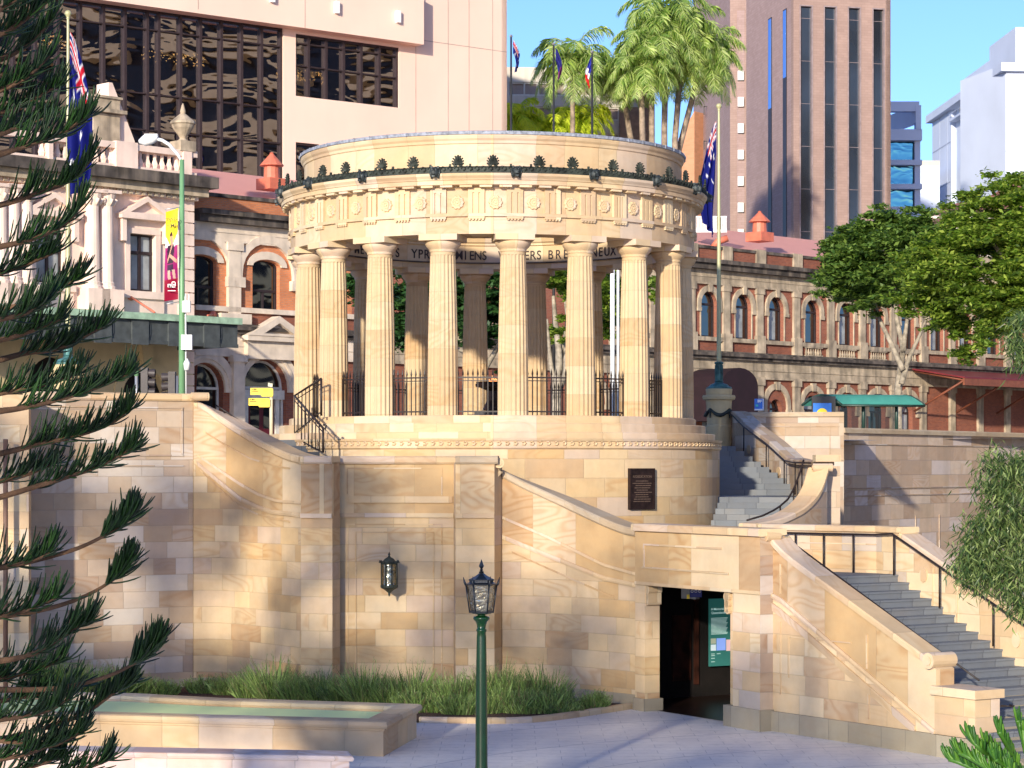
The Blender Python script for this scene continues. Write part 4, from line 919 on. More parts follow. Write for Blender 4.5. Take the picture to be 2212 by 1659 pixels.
# ---------------- wall lantern and lamp post ----------------
wl_ = thing('wall_lantern', 'ornate bronze wall lantern with rippled glass mounted on the sandstone bay', 'lantern', P(841, 1245, 51.85))
lx, ly, lz = PX(841, 51.6), 51.55, PZ(1245, 51.6)
m1 = MB(); m1.box((lx, 51.85, lz+.1), (.12, .5, .06)); m1.box((lx, 52.02, lz+.1), (.2, .06, .4)); m1.build('bracket', BRZ, wl_)
m1 = MB(); m1.lathe([(.21, lz+.28), (.225, lz+.31), (.21, lz+.335), (.15, lz+.36), (.12, lz+.40), (.04, lz+.44), (.02, lz+.48), (.035, lz+.49), (.004, lz+.56)], (lx, ly), 6)
for i in range(12): a = i*math.pi/6; m1.tube([(lx+.215*math.sin(a), ly-.215*math.cos(a), lz+.31), (lx+.215*math.sin(a), ly-.215*math.cos(a), lz+.37)], [.028, .008], 5)
m1.build('roof', BRZ, wl_)
m1 = MB(); m1.lathe([(.19, lz-.26), (.2, lz-.24), (.2, lz-.20), (.18, lz-.19)], (lx, ly), 12); m1.lathe([(.001, lz-.46), (.025, lz-.42), (.03, lz-.37), (.10, lz-.31), (.19, lz-.26)], (lx, ly), 12)
for i in range(8): a = (i+.5)*math.pi/4; m1.tube([(lx+.19*math.sin(a), ly-.19*math.cos(a), lz-.22), (lx+.19*math.sin(a), ly-.19*math.cos(a), lz+.30)], .014, 5)
m1.build('frame', BRZ, wl_)
MB().lathe([(.172, lz-.22), (.172, lz+.29)], (lx, ly), 24, smooth=True).build('glass', LGL, wl_)
LD = 35.0; LX = PX(1040, LD)
def lz2(v): return PZ(v, LD)
lp_ = thing('lamp_post', 'tall glossy dark green lamp post with hexagonal black lantern in the foreground', 'lamp post', (LX, LD, 0))
MB().lathe([(.26, 0), (.26, .2), (.18, .28), (.13, .42)], (LX, LD), 24, smooth=False).build('base', POSTG, lp_)
MB().lathe([(.12, .4), (.094, .7), (.090, lz2(1500)), (.074, lz2(1375)), (.068, lz2(1366)), (.080, lz2(1363)), (.080, lz2(1360)), (.066, lz2(1358)), (.072, lz2(1350)), (.09, lz2(1343)), (.125, lz2(1338)), (.13, lz2(1335)), (.12, lz2(1332)), (.07, lz2(1330)), (.06, lz2(1328)), (.10, lz2(1326)), (.15, lz2(1325)), (.15, lz2(1324))], (LX, LD), 28, smooth=True).build('post', POSTG, lp_)
zb, zt = lz2(1324), lz2(1264)
m1 = MB(); m1.lathe([(.001, zb), (.185, zb), (.19, zb+.03), (.17, zb+.035)], (LX, LD), 6, 30, 390); m1.lathe([(.18, zt), (.255, zt+.005), (.26, zt+.025), (.22, zt+.03), (.19, zt+.045)], (LX, LD), 6, 30, 390)
for i in range(6):
    a = R(30+60*i); m1.tube([(LX+.18*math.sin(a), LD-.18*math.cos(a), zb), (LX+.238*math.sin(a), LD-.238*math.cos(a), zt)], .013, 5)
    m1.tube([(LX+.24*math.sin(a), LD-.24*math.cos(a), zt), (LX+.26*math.sin(a), LD-.26*math.cos(a), zt+.04), (LX+.28*math.sin(a), LD-.28*math.cos(a), zt+.125)], [.022, .02, .004], 5)
m1.build('lantern_frame', LAMPB, lp_)
MB().lathe([(.165, zb+.02), (.228, zt)], (LX, LD), 6, 30, 390).build('lantern_glass', LGL, lp_)
m1 = MB(); m1.lathe([(.19, zt+.02), (.185, zt+.07), (.195, zt+.075), (.195, zt+.09), (.16, zt+.105), (.08, zt+.15), (.04, zt+.18), (.025, zt+.19)], (LX, LD), 6, 30, 390)
m1.lathe([(.025, zt+.18), (.045, zt+.205), (.016, zt+.22), (.034, zt+.235), (.014, zt+.25), (.026, zt+.27), (.042, zt+.29), (.001, zt+.40)], (LX, LD), 12); m1.build('lantern_roof', LAMPB, lp_)
# ---------------- pond and low walls ----------------
pd = thing('pond', 'raised sandstone pond with rounded coping and pale green water', 'pond', P(600, 1600, 43))
zc_ = .60
A_ = [(PX(-60, 42.6), 42.6), (PX(187, 42.6), 42.6), (PX(835, 41.3), 41.3), (PX(910, 44.4), 44.4), (PX(480, 45.6), 45.6), (PX(300, 46.5), 46.5), (PX(-60, 47.2), 47.2)]
def inset(poly, d):
    out = []; n = len(poly)
    for i in range(n):
        a, b, c = Vector(poly[i-1]), Vector(poly[i]), Vector(poly[(i+1) % n])
        n1 = Vector((-(b-a).y, (b-a).x)).normalized(); n2 = Vector((-(c-b).y, (c-b).x)).normalized(); m = (n1+n2); m = m/max(m.dot(n1), .3)
        out.append(tuple(b+m*d))
    return out
def tier(mb, poly, profile):
    """rings of an inset profile (inset, z) round a closed outline; block coordinates run along the outline"""
    n = len(poly); rings = [[(*p, z) for p in inset(poly, d)] for d, z in profile]; s = [0]
    for i in range(n): s.append(s[-1]+math.dist(poly[i], poly[(i+1) % n]))
    acc = 0
    for j in range(len(profile)-1):
        L = math.dist(profile[j], profile[j+1])
        for i in range(n):
            i2 = (i+1) % n
            mb.add([rings[j][i], rings[j][i2], rings[j+1][i2], rings[j+1][i]], [(0, 1, 2, 3)], [[(s[i], acc), (s[i+1], acc), (s[i+1], acc+L), (s[i], acc+L)]])
        acc += L
tier_m = MB(); tier(tier_m, A_, [(.08, 0), (.08, zc_-.14)]); tier_m.build('basin_wall', STB2 if 'STB2' in globals() else TR, pd)
tier_m = MB(); tier(tier_m, A_, [(.08, zc_-.14), (.05, zc_-.13), (.05, zc_-.09), (.0, zc_-.08), (-.02, zc_-.03), (.0, zc_+.03), (.06, zc_+.05), (.42, zc_+.05), (.48, zc_+.03), (.50, zc_-.03), (.48, zc_-.07), (.55, zc_-.08), (.55, zc_-.25)]); tier_m.build('rim', TR, pd)
ip_ = inset(A_, .56)
MB().add([(x, y, zc_-.07) for x, y in ip_], [tuple(range(len(ip_)))]).build('water', WATER, pd)
B_ = [(PX(-60, 38.8), 38.8), (PX(762, 37.4), 37.4), (PX(735, 38.6), 38.6), (PX(-60, 40.0), 40.0)]
B_ = [(PX(-60, 38.2), 38.2), (PX(762, 37.3), 37.3), (PX(752, 38.0), 38.0), (PX(-60, 39.0), 39.0)]
bw = thing('bench_wall', 'low purple veined sandstone wall with pale coping in front of the pond', 'low wall', P(400, 1650, 38))
zB = PZ(1628, 37.6)
m1 = MB(); tier(m1, B_, [(.05, 0), (.05, zB-.1)]); m1.build('wall_face', STP, bw)
m1 = MB(); tier(m1, B_, [(.05, zB-.1), (.0, zB-.09), (-.02, zB-.05), (.0, zB-.01), (.04, zB)]); q = inset(B_, .04); m1.add([(x, y, zB) for x, y in q], [tuple(range(4))]); m1.build('coping', STP, bw)
# ---------------- planting bed ----------------
kp = [(PX(u, G(u, v)), G(u, v)) for u, v in ((905, 1562), (1000, 1563), (1119, 1563), (1210, 1555), (1306, 1541), (1388, 1528))]
bed = [(PX(60, 47.8), 47.8)]+kp+[(PX(1375, 49.95), 49.95), (PX(1085, 51.8), 51.8), (PX(650, 51.5), 51.5), (PX(417, 54), 54), (PX(62, 52.4), 52.4)]
mb = MB(); mb.add([(x, y, .05) for x, y in bed], [tuple(range(len(bed)))]); tag(mb.build('bark_mulch', MULCH), 'dark bark mulch covering the planting bed under the rosemary', 'mulch', kind='stuff')
kb = sweepmb([(x, y, 0) for x, y in cr([(a, b) for a, b in kp], 4)], [(-.18, 0), (-.18, .09), (-.15, .12), (-.03, .12), (0, .09), (0, 0)])
tag(kb.build('garden_kerb', KERB), 'low rough sandstone kerb edging the mulch bed', 'kerb')
def blades(mb, c, n, spread, h, w_, lean=.7, mid=.5):
    for _ in range(n):
        a = random.uniform(0, 6.283); r0 = spread*random.random()**.6; b = Vector((c[0]+r0*math.cos(a), c[1]+r0*.6*math.sin(a), c[2]))
        l = Vector((math.cos(a)*lean*r0/spread+random.gauss(0, .22), math.sin(a)*lean*.6+random.gauss(0, .15), 1)).normalized()
        H = h*random.uniform(.35, 1.2)**1.15*(1-.35*(r0/spread)); t = Vector((random.uniform(-1, 1), random.uniform(-.6, .6), 0)).normalized()*w_
        m_ = b+l*H*mid+Vector((random.gauss(0, .03), 0, .02)); e = b+l*H+Vector((random.gauss(0, .05), 0, random.gauss(.02, .02)))
        mb.add([b-t*.4, b+t*.4, m_+t, e, m_-t], [(0, 1, 2, 3, 4)])
        for q_ in range(5):                       # short needles up the stem
            f = random.uniform(.3, .95); p = b.lerp(e, f); s_ = Vector((random.uniform(-1, 1), random.uniform(-1, 1), random.uniform(.3, 1.2))).normalized()*random.uniform(.05, .09)
            mb.add([p, p+s_+t*.5, p+s_*1.15, p+s_-t*.5], [(0, 1, 2, 3)])
random.seed(11)
GRB = 'rosemary bushes in the mulch bed'
descs = ['behind the pine tips', 'beside the wall corner', 'under the curved wall', 'below the left pier', 'under the wall lantern', 'behind the lamp post']
bx = [70, 130, 190, 245, 300, 352, 440, 492, 540, 588, 640, 690, 742, 790, 842, 890, 938, 985, 1030, 1078, 1124, 1172, 1206]
for i, u in enumerate(bx):
    d = interp(u, [60, 440, 700, 860, 950, 1200], [51.4, 52.4, 50.3, 49.4, 48.9, 48.9])+random.uniform(-.25, .25)
    vt = interp(u, [60, 200, 300, 360, 380, 440, 540, 640, 740, 840, 1000, 1100, 1180, 1215], [1440, 1450, 1455, 1480, 1475, 1470, 1450, 1460, 1455, 1458, 1452, 1455, 1462, 1500])+random.uniform(-8, 6)
    H = max(PZ(vt, d)-.05, .35)*random.choice((1.0, 1.2, 1.35, 1.6)); mb = MB(); blades(mb, (PX(u, d), d, .04), 460, .33, H, .012, .9)
    if u > 860: blades(mb, (PX(u+10, d-.7), d-.7, .04), 380, .40, H*.55, .014, .6)
    tag(mb.build('rosemary_bush', LRO), 'upright green rosemary bush growing in the mulch bed against the sandstone wall', 'bush', GRB)
mb = MB(); blades(mb, (PX(1286, 48.9), 48.9, .04), 420, .22, .42, .013, .5); tag(mb.build('rosemary_bush', LRO), 'smallest rosemary bush, standing alone by the doorway plinth', 'bush', GRB)
# ---------------- pine branches in the left foreground ----------------
random.seed(21)
PD = 13.0
pine = thing('pine_tree', 'dark green araucaria pine whose branches reach in from the left edge', 'pine tree', (PX(-420, PD+.4), PD+.4, 0))
tx0 = PX(-420, PD+.4)
MB().tube([(tx0, PD+.4, 0), (tx0+.02, PD+.4, 4), (tx0, PD+.4, 9), (tx0, PD+.4, 14)], [.24, .2, .15, .08], 12).build('trunk', BARKD, pine)
def cord(mb, b, d0, up, L, r, n=5, k=3):
    pts = []; p = Vector(b); d = Vector(d0).normalized(); st_ = L/n
    for i in range(n+1):
        pts.append(p.copy()); d = (d+up*(.36)).normalized(); p = p+d*st_
    rr = [r*(1.0 if i < n else .45) for i in range(n+1)]; mb.tube(pts, rr, k, True, False)
def branch(stem, fol0=0.25, dens=1.0, L=.21, r=.0062, mat=None, tree=pine, d=PD, back=True):
    """stem: (u,v) list from trunk side to the tip"""
    dd = d+random.uniform(-.5, .5); pts = [P(u, v, dd+random.uniform(-.06, .06)) for u, v in stem]
    pts = [Vector(p) for p in cr([tuple(p) for p in pts], 5)]
    if back: pts = [Vector((tx0, PD+.4, pts[0].z-.35)), pts[0].lerp(Vector((tx0, PD+.4, pts[0].z-.3)), .5)]+pts
    m = len(pts); mb = MB(); mb.tube(pts, [lerp(.028, .007, (i/(m-1))**.7) for i in range(m)], 6); mb.build('branch', BARKD, tree)
    fo = MB(); Ltot = sum((pts[i+1]-pts[i]).length for i in range(2 if back else 0, m-1)); N = int(Ltot*340*dens)
    vis = pts[2:] if back else pts
    for _ in range(N):
        f = fol0+(1-fol0)*random.random()**.75; x = f*(len(vis)-1); i = min(int(x), len(vis)-2); p = vis[i].lerp(vis[i+1], x-i); t = (vis[i+1]-vis[i]).normalized()
        side = random.uniform(-1, 1); upw = Vector((random.gauss(-.05, .15), 0, 1))
        dr = t*random.uniform(.45, 1.1)+Vector((0, side*1.0, 0))+upw*random.uniform(-.2, 1.1)
        if random.random() < .12: dr = t+Vector((0, side, -.5))
        LL = L*random.uniform(.35, 1.2)*(1.0-.35*f)
        cord(fo, p, dr, Vector((random.uniform(-.1, .35), 0, 1))*random.uniform(.1, 1.1), LL, r*random.uniform(.8, 1.2))
    fo.build('needles', mat or LPN, tree)
ST_ = [
 [(-60, 30), (0, 20), (50, -10), (95, -40)], [(-60, 90), (10, 70), (70, 30), (118, -10)], [(-60, 150), (20, 120), (75, 85), (112, 40)],
 [(-60, 210), (0, 195), (60, 165), (108, 120)], [(-60, 250), (10, 240), (70, 215), (125, 185)], [(-60, 300), (0, 290), (60, 268), (110, 250)],
 [(-60, 350), (0, 333), (67, 312), (133, 288), (188, 250)], 
 [(-60, 450), (0, 443), (83, 417), (160, 385), (198, 340)], 
 [(-60, 545), (0, 533), (67, 517), (143, 483), (176, 440)], [(-60, 600), (0, 590), (60, 570), (120, 545)],
 [(-60, 680), (0, 667), (70, 655), (130, 622), (172, 600)], [(-60, 700), (0, 690), (60, 675), (110, 645)],
 [(-60, 785), (0, 777), (55, 763), (117, 755), (167, 735), (224, 705)], [(-60, 740), (0, 735), (70, 715), (130, 690)],
 [(-60, 895), (0, 888), (55, 880), (139, 860), (222, 833), (276, 808)], [(-60, 860), (0, 850), (80, 835), (170, 808)],
 [(-60, 990), (0, 980), (83, 960), (163, 942), (233, 918), (280, 884)], 
 [(-60, 1085), (0, 1074), (100, 1044), (187, 1017), (250, 990), (288, 965)], [(-60, 1050), (0, 1040), (60, 1025), (120, 1000)],
 [(-60, 1235), (0, 1226), (70, 1212), (110, 1190)], 
 [(-60, 1340), (0, 1332), (60, 1318), (125, 1290)],
 [(-60, 1430), (20, 1425), (90, 1405), (150, 1365), (195, 1340)], [(-60, 1470), (0, 1465), (70, 1450), (135, 1425)],
 
 [(-40, 1600), (35, 1590), (169, 1547), (246, 1497), (285, 1470)], [(-60, 1560), (0, 1555), (90, 1540), (150, 1510)],
 [(-60, 1520), (0, 1515), (80, 1500), (160, 1480)], [(-60, 1605), (0, 1600), (105, 1613), (176, 1580)],
 [(-60, 1640), (0, 1640), (70, 1625), (130, 1600)], [(40, 1670), (120, 1668), (200, 1655), (238, 1635)], [(-60, 1680), (20, 1670), (90, 1650), (130, 1635)]]
for s_ in ST_: branch(s_, .30 if s_[-1][0] > 150 else .15, .62, .25, .0054)
branch([(-60, 1226), (0, 1226), (70, 1212), (169, 1184), (246, 1145), (278, 1118)], .70, 1.0, .26, .0055)
branch([(-60, 1332), (0, 1332), (106, 1314), (187, 1286), (246, 1251), (272, 1222)], .72, 1.0, .25, .0055)
branch([(-60, 1490), (0, 1490), (123, 1487), (229, 1462), (299, 1427), (336, 1395)], .72, 1.0, .26, .0055)
# young pine at the lower right corner
yp = thing('young_pine', 'bright green young pine top poking in at the lower right corner', 'pine tree', (PX(2150, 12), 12, 0))
MB().tube([(PX(2200, 12), 12, 0), (PX(2195, 12), 12, 1.5), P(2190, 1700, 12)], [.09, .06, .03], 10).build('trunk', BARKD, yp)
random.seed(5)
def sprig(stem, L=.085, r=.0082):
    pts = [P(u, v, 12+random.uniform(-.12, .12)) for u, v in stem]; pts = [Vector(p) for p in cr([tuple(p) for p in pts], 4)]
    MB().tube(pts, .014, 6).build('branch', LPB, yp); fo = MB()
    for _ in range(80):
        x = random.random()*(len(pts)-1); i = min(int(x), len(pts)-2); p = pts[i].lerp(pts[i+1], x-i); t = (pts[i+1]-pts[i]).normalized()
        cord(fo, p, t+Vector((random.uniform(-.5, .5), random.uniform(-.7, .7), random.uniform(-.1, .8))), Vector((0, 0, 1)), L*random.uniform(.7, 1.2), r, 4, 6)
    fo.build('needles', LPB, yp)
for s_ in ([(2200, 1720), (2140, 1680), (2080, 1650), (2050, 1640)], [(2200, 1710), (2150, 1650), (2110, 1610), (2090, 1590)], [(2210, 1700), (2190, 1640), (2170, 1600), (2158, 1580)],
           [(2230, 1690), (2215, 1620), (2205, 1580), (2198, 1555)], [(2200, 1710), (2150, 1670), (2100, 1640), (2070, 1625)], [(2210, 1700), (2180, 1660), (2150, 1630), (2130, 1610)],
           [(2240, 1680), (2225, 1640), (2215, 1600), (2212, 1580)], [(2220, 1710), (2195, 1680), (2165, 1650), (2150, 1640)]): sprig(s_)
# gum foliage at the right edge
gt = thing('gum_tree', 'gum tree with drooping narrow leaves hanging in at the right edge', 'tree', (PX(2420, 21), 21, 0))
MB().tube([(PX(2420, 21), 21, 0), (PX(2400, 21), 21, 3), (PX(2390, 21), 21, 6), (PX(2350, 21), 21, 9)], [.2, .17, .13, .08], 10).build('trunk', BARK, gt)
random.seed(9)
gl = MB(); tw = MB()
clumps = [(2160, 1003, 40), (2190, 1030, 42), (2150, 1050, 36), (2185, 1080, 44), (2205, 1120, 44), (2150, 1120, 38), (2122, 1140, 34), (2180, 1160, 46), (2105, 1178, 32), (2090, 1215, 30), (2138, 1200, 44), (2180, 1220, 46),
          (2100, 1240, 32), (2140, 1245, 36), (2195, 1270, 38), (2208, 1310, 26), (2203, 735, 26), (2212, 770, 30), (2208, 690, 22), (2215, 1200, 40), (2215, 1000, 30)]
for (u, v, r_) in clumps:
    c = P(u, v, 21); rr = r_/F*21
    tw.tube([Vector((PX(2330, 21), 21.2, c.z+.25)), c.lerp(Vector((PX(2330, 21), 21, c.z+.3)), .4), c], [.02, .012, .005], 5)
    for _ in range(int(r_*12)):
        q = Vector((random.gauss(0, .62), random.gauss(0, 1.0), random.gauss(0, .52)))*rr+c; L = random.uniform(.07, .13)
        dn = Vector((random.gauss(0, .75), random.gauss(0, .6), -.8)).normalized(); s_ = Vector((random.uniform(-1, 1), random.uniform(-1, 1), random.uniform(-.3, .3))).normalized()*.009
        gl.add([q, q+dn*L*.4+s_, q+dn*L+Vector((random.gauss(0, .015), 0, 0)), q+dn*L*.4-s_], [(0, 1, 2, 3)])
gl.build('leaves', LGU, gt); tw.build('branch', BARK, gt)
# ---------------- flagpoles and flags ----------------
BLUE = (.008, .012, .16); RED = (.55, .012, .03); WHI = (.82, .82, .82)
def starat(x, y, cx, cy, r, n=7):
    dx, dy = x-cx, y-cy; q = math.hypot(dx, dy)
    if q > r: return False
    a = (math.atan2(dx, dy) % (2*math.pi/n)); a = abs(a-math.pi/n)/(math.pi/n)
    return q < r*(.45+.55*a**1.5)
def ausflag(x, y):          # x 0..2 from the hoist, y 0..1 from the bottom
    if x < 1 and y > .5:
        X, Y = x-.5, y-.75; s1 = abs(abs(Y)-abs(X)*.5)
        if abs(X) < .05 or abs(Y) < .05: return RED
        if abs(X) < .085 or abs(Y) < .085: return WHI
        if s1 < .022: return RED
        if s1 < .06: return WHI
        return BLUE
    for cx, cy, r_ in ((.5, .25, .15), (1.5, .83, .075), (1.5, .17, .075), (1.25, .56, .075), (1.73, .62, .07), (1.6, .45, .045)):
        if starat(x, y, cx, cy, r_): return WHI
    return BLUE
def tricolor(x, y): return (.03, .04, .35) if x < .67 else WHI if x < 1.33 else (.7, .03, .03)
def drape(name, label, cx, cy, ztop, H, L, swing, side, fn=ausflag, nh=34, nf=60, ph=0, taper=.55):
    """limp flag: hoist edge down the pole, the fly falling beside it in folds"""
    mb = MB(); cols = []; vs = []; fs = []
    for j in range(nf+1):
        f = j/nf
        for i in range(nh+1):
            h = i/nh
            fan = (f**.75)
            z = ztop-h*H*(1-.25*fan)-f*L*(.9-.08*h)
            x = side*(.05+swing*fan*(1-taper*h)*(1-.55*max(0, f-.55)/.45)+.05*math.sin(h*13+f*5+ph)*fan)
            y = .10*math.sin(h*15+f*4+ph)*(.25+fan)-.05*math.sin(f*9+ph)
            vs.append((cx+x, cy+y-.02, z)); cols.append(fn(f*2, 1-h))
    for j in range(nf):
        for i in range(nh): a = j*(nh+1)+i; fs.append((a, a+1, a+nh+2, a+nh+1))
    mb.add(vs, fs, None, True); return mb.build(name, FLAG, None, None, cols)
def flagpole(label, u, d, vtop, vbot, ks=1.0):
    def KL(pr, c, n, **k): return MB().lathe([(a*ks, b) for a, b in pr], c, n, **k)
    x = PX(u, d); zt, zb_ = PZ(vtop, d), PZ(vbot, d); o = thing('flagpole', label, 'flagpole', (x, d, 5.95))
    KL([(.065, zb_+.5), (.062, zb_+2), (.05, lerp(zb_, zt, .6)), (.032, zt-.1)], (x, d), 16, smooth=True).build('pole', POLE, o)
    KL([(.001, zt+.07), (.06, zt+.05), (.085, zt), (.085, zt-.03), (.05, zt-.09), (.035, zt-.12), (.05, zt-.14), (.03, zt-.16)], (x, d), 14, smooth=True).build('finial', POLE, o)
    m1 = KL([(.36, zb_), (.36, zb_+.05), (.28, zb_+.08), (.25, zb_+.13), (.14, zb_+.17), (.11, zb_+.21), (.13, zb_+.23), (.105, zb_+.25), (.10, zb_+.75), (.13, zb_+.78), (.13, zb_+.82), (.07, zb_+.84)], (x, d), 24)
    for i in range(12): a = i*math.pi/6; m1.box((x+.105*ks*math.sin(a), d-.105*ks*math.cos(a), zb_+.5), (.025, .025, .46), a)
    m1.build('base', BRZG, o)
    pz = zb_; p = thing('flagpole_pedestal', label.replace('flagpole', 'pedestal').split(' flying')[0]+' of round carved sandstone with a bronze garland', 'pedestal', (x, d, 5.9))
    YST = globals().setdefault('YST', ashlar('pale_yellow_stone', h=50, w=9, pal=[(0, (.66, .56, .34))], zoff=25, grain=.2, stain=.3))
    KL([(.36, pz-.20), (.38, pz-.02), (.36, pz), (.1, pz)], (x, d), 32).build('drum', YST, p)
    KL([(.37, 5.6), (.37, pz-1.15), (.34, pz-1.1), (.355, pz-.55), (.37, pz-.36), (.45, pz-.33), (.47, pz-.25), (.45, pz-.20), (.36, pz-.19)], (x, d), 32).build('shaft', YST, p)
    g = MB()
    for k in range(4):
        a0 = R(-45+90*k); pts = []
        for i in range(9):
            a = a0+i/8*math.pi/2; r_ = .385*ks; pts.append((x+r_*math.sin(a), d-r_*math.cos(a), pz-.62-.20*math.sin(i/8*math.pi)))
        g.tube(pts, [.03, .04, .05, .06, .06, .06, .05, .04, .03], 7, False); b = pts[0]; g.tube([b, (b[0], b[1], b[2]-.28)], [.045, .02], 6, False)
    g.build('garland', BRZ, p)
    return x, d
x, d = flagpole('cream right flagpole beside the rotunda flying a limp blue flag', 1553, 69.8, 228, 840, 1.09)
fl = drape('flag', '', x-.04, d, PZ(262, d), 1.0, 3.45, .80, -1, fn=lambda x, y: ausflag(min(2, x*1.9), y), ph=2.9, taper=.85); tag(fl, 'limp australian national flag hanging against the brown brick tower', 'flag')
x, d = flagpole('cream left flagpole behind the pine tree flying a limp blue flag', 147, 56.5, 28, 788)
fl = drape('flag', '', x+.02, d-.05, PZ(70, d), 1.1, 4.1, .95, 1, ph=2.2, taper=1.1); tag(fl, 'limp australian national flag hanging at left before the glass curtain wall', 'flag')
for i, (u, vt, lb, fn) in enumerate(((1104, 78, 'thin distant flagpole nearest the pink tower edge', ausflag), (1196, 95, 'thin distant flagpole between the pink tower and the palm trunk', lambda x, y: (.03, .03, .2) if x < 1.2 else (.25, .05, .2)), (1279, 112, 'thin distant flagpole with the tricolour flag', tricolor))):
    D = 118; x = PX(u, D); z = PZ(vt, D); fp = thing('flagpole', lb, 'flagpole', (x, D, 6)); MB().tube([(x, D, 6), (x, D, z)], [.09, .05], 8).build('pole', plain('dark_pole_paint', (.03, .03, .03), .5) if i == 0 else bpy.data.materials['dark_pole_paint'], fp)
    MB().lathe([(.001, z+.1), (.1, z), (.001, z-.1)], (x, D), 8).build('finial', GALV, fp)
    fl = drape('flag', '', x+.05, D, z-.2, .7, 1.5, .55, 1 if i < 2 else -1, fn, 14, 24, ph=i*1.7)
    tag(fl, ('small purple-blue flag on the distant pole by the pink tower', 'small dark flag drooping on the middle distant pole', 'small blue white and red tricolour flag on a distant pole')[i], 'flag')
# ---------------- street furniture ----------------
D = 64; x = PX(393, D); sl2 = thing('street_lamp', 'tall green street lamp post with a long white arm over the station front', 'street lamp', (x, D, 5.95))
MB().tube([(x, D, 5.9), (x, D, PZ(345, D))], [.10, .065], 12).build('post', POLG, sl2)
MB().tube([P(393, 350, D), P(385, 335, D), P(365, 312, D), P(350, 303, D), P(338, 300, D)], [.04, .045, .05, .05, .045], 8).build('arm', WPNT, sl2)
m1 = MB(); a, b = P(342, 298, D), P(300, 306, D); m1.tube([a, a.lerp(b, .3), a.lerp(b, .7), b], [.05, .14, .16, .05], 10); m1.box(P(327, 294, D), (.36, .2, .10)); m1.build('lamp_head', WPNT, sl2)
m1 = MB(); m1.tube([P(400, 640, D), P(401, 700, D), P(402, 850, D)], .025, 6); m1.box(P(404, 663, D)+Vector((0, -.1, 0)), (.22, .15, .32)); m1.box(P(405, 740, D)+Vector((0, -.1, 0)), (.30, .2, .42)); m1.tube([P(405, 775, D)+Vector((0, -.12, 0)), P(405, 785, D)+Vector((0, -.12, 0)), P(405, 800, D)+Vector((0, -.12, 0))], [.03, .1, .08], 8)
for dx in (-3, 4): m1.tube([P(404+dx, 655, D), P(404+dx, 635, D)], .02, 5)
m1.build('equipment_box', WPNT, sl2)
# banner
def bann(x, y):     # x 0..1 , y 0..1 from the top
    if y > .765: return (.27, .005, .03)
    V = .36+.12*(1-abs(2*x-1))
    if y < V-.09*abs(2*x-1)+.0 and y < .43-.16*abs(2*x-1): c = (.9, .68, .02)
    elif y < .42-.02*abs(2*x-1): c = (.82, .78, .72)
    else: c = (.30, .01, .12)
    # simple athlete: head, torso, arms, shorts, legs
    X, Y = x-.5, y
    if ((X+.02)/.13)**2+((Y-.305)/.05)**2 < 1: c = (.50, .26, .16)
    if ((X+.05)/.13)**2+((Y-.282)/.04)**2 < 1 and Y < .29: c = (.05, .02, .01)
    if abs(X+.0) < .09 and .34 < Y < .40: c = (.50, .26, .16)
    if .39 < Y < .60 and abs(X+.05) < .30-.5*abs(Y-.45): c = (.03, .008, .025)
    if abs((Y-.52)-.15*(X)) < .022 and -.15 < X < .45: c = (.55, .30, .2)
    if abs(Y-.47+.5*(X+.1)) < .022 and -.3 < X < .2: c = (.55, .30, .2)
    if .60 < Y < .69 and abs(X+.05) < .24: c = (.04, .01, .04)
    if .67 < Y < .765 and (abs(X+.17-.5*(Y-.67)) < .1 or abs(X-.17-.9*(Y-.67)) < .1): c = (.55, .36, .28)
    return c
mb = MB(); vs = []; fs = []; cols = []; Dn = 63.8; NX, NY = 26, 110
for j in range(NY+1):
    for i in range(NX+1):
        fx, fy = i/NX, j/NY; u = lerp(lerp(358, 384, fx), lerp(355, 384, fx), fy)
        v = lerp(lerp(458, 449, fx), lerp(651, 646, fx), fy); vs.append(P(u, v, Dn)+Vector((0, .07*math.sin(fy*6+fx*2), 0))); cols.append(bann(fx, fy))
for j in range(NY):
    for i in range(NX): a = j*(NX+1)+i; fs.append((a, a+NX+1, a+NX+2, a+1))
mb.add(vs, fs, None, True); bn = mb.build('street_banner', BANN, None, None, cols)
bt = thing('street_banner', 'yellow and maroon street banner reading TWO TIME hanging on the green post', 'banner', P(371, 650, Dn)); bn.parent = bt; bn.location = -Vector(bt.location); bn.name = 'cloth'
m1 = MB()
for tt, v in (('TWO', 477), ('TIME', 491)): write(m1, tt, P(371, v, Dn-.12), (.97, 0, .18), .135, .008)
m1.build('lettering', INK, bt)
m1 = MB(); 
for i, (u, v, w_, h) in enumerate(((364, 617, .045, .09), (367.5, 617, .045, .09), (366, 618, .06, .05), (374.5, 620, .10, .02), (371.5, 614, .02, .12), (378.5, 614, .02, .1), (375, 609, .08, .02), (375.5, 615, .04, .04), (371, 628, .22, .018))): m1.box(P(u, v, Dn-.13), (w_, .01, h))
m1.build('emblem', WPNT, bt)
m1 = MB(); m1.tube([P(357, 452, Dn), P(393, 448, D)], .015, 5); m1.tube([P(360, 656, Dn), P(393, 651, D)], .015, 5); m1.build('bracket', GALV, bt)
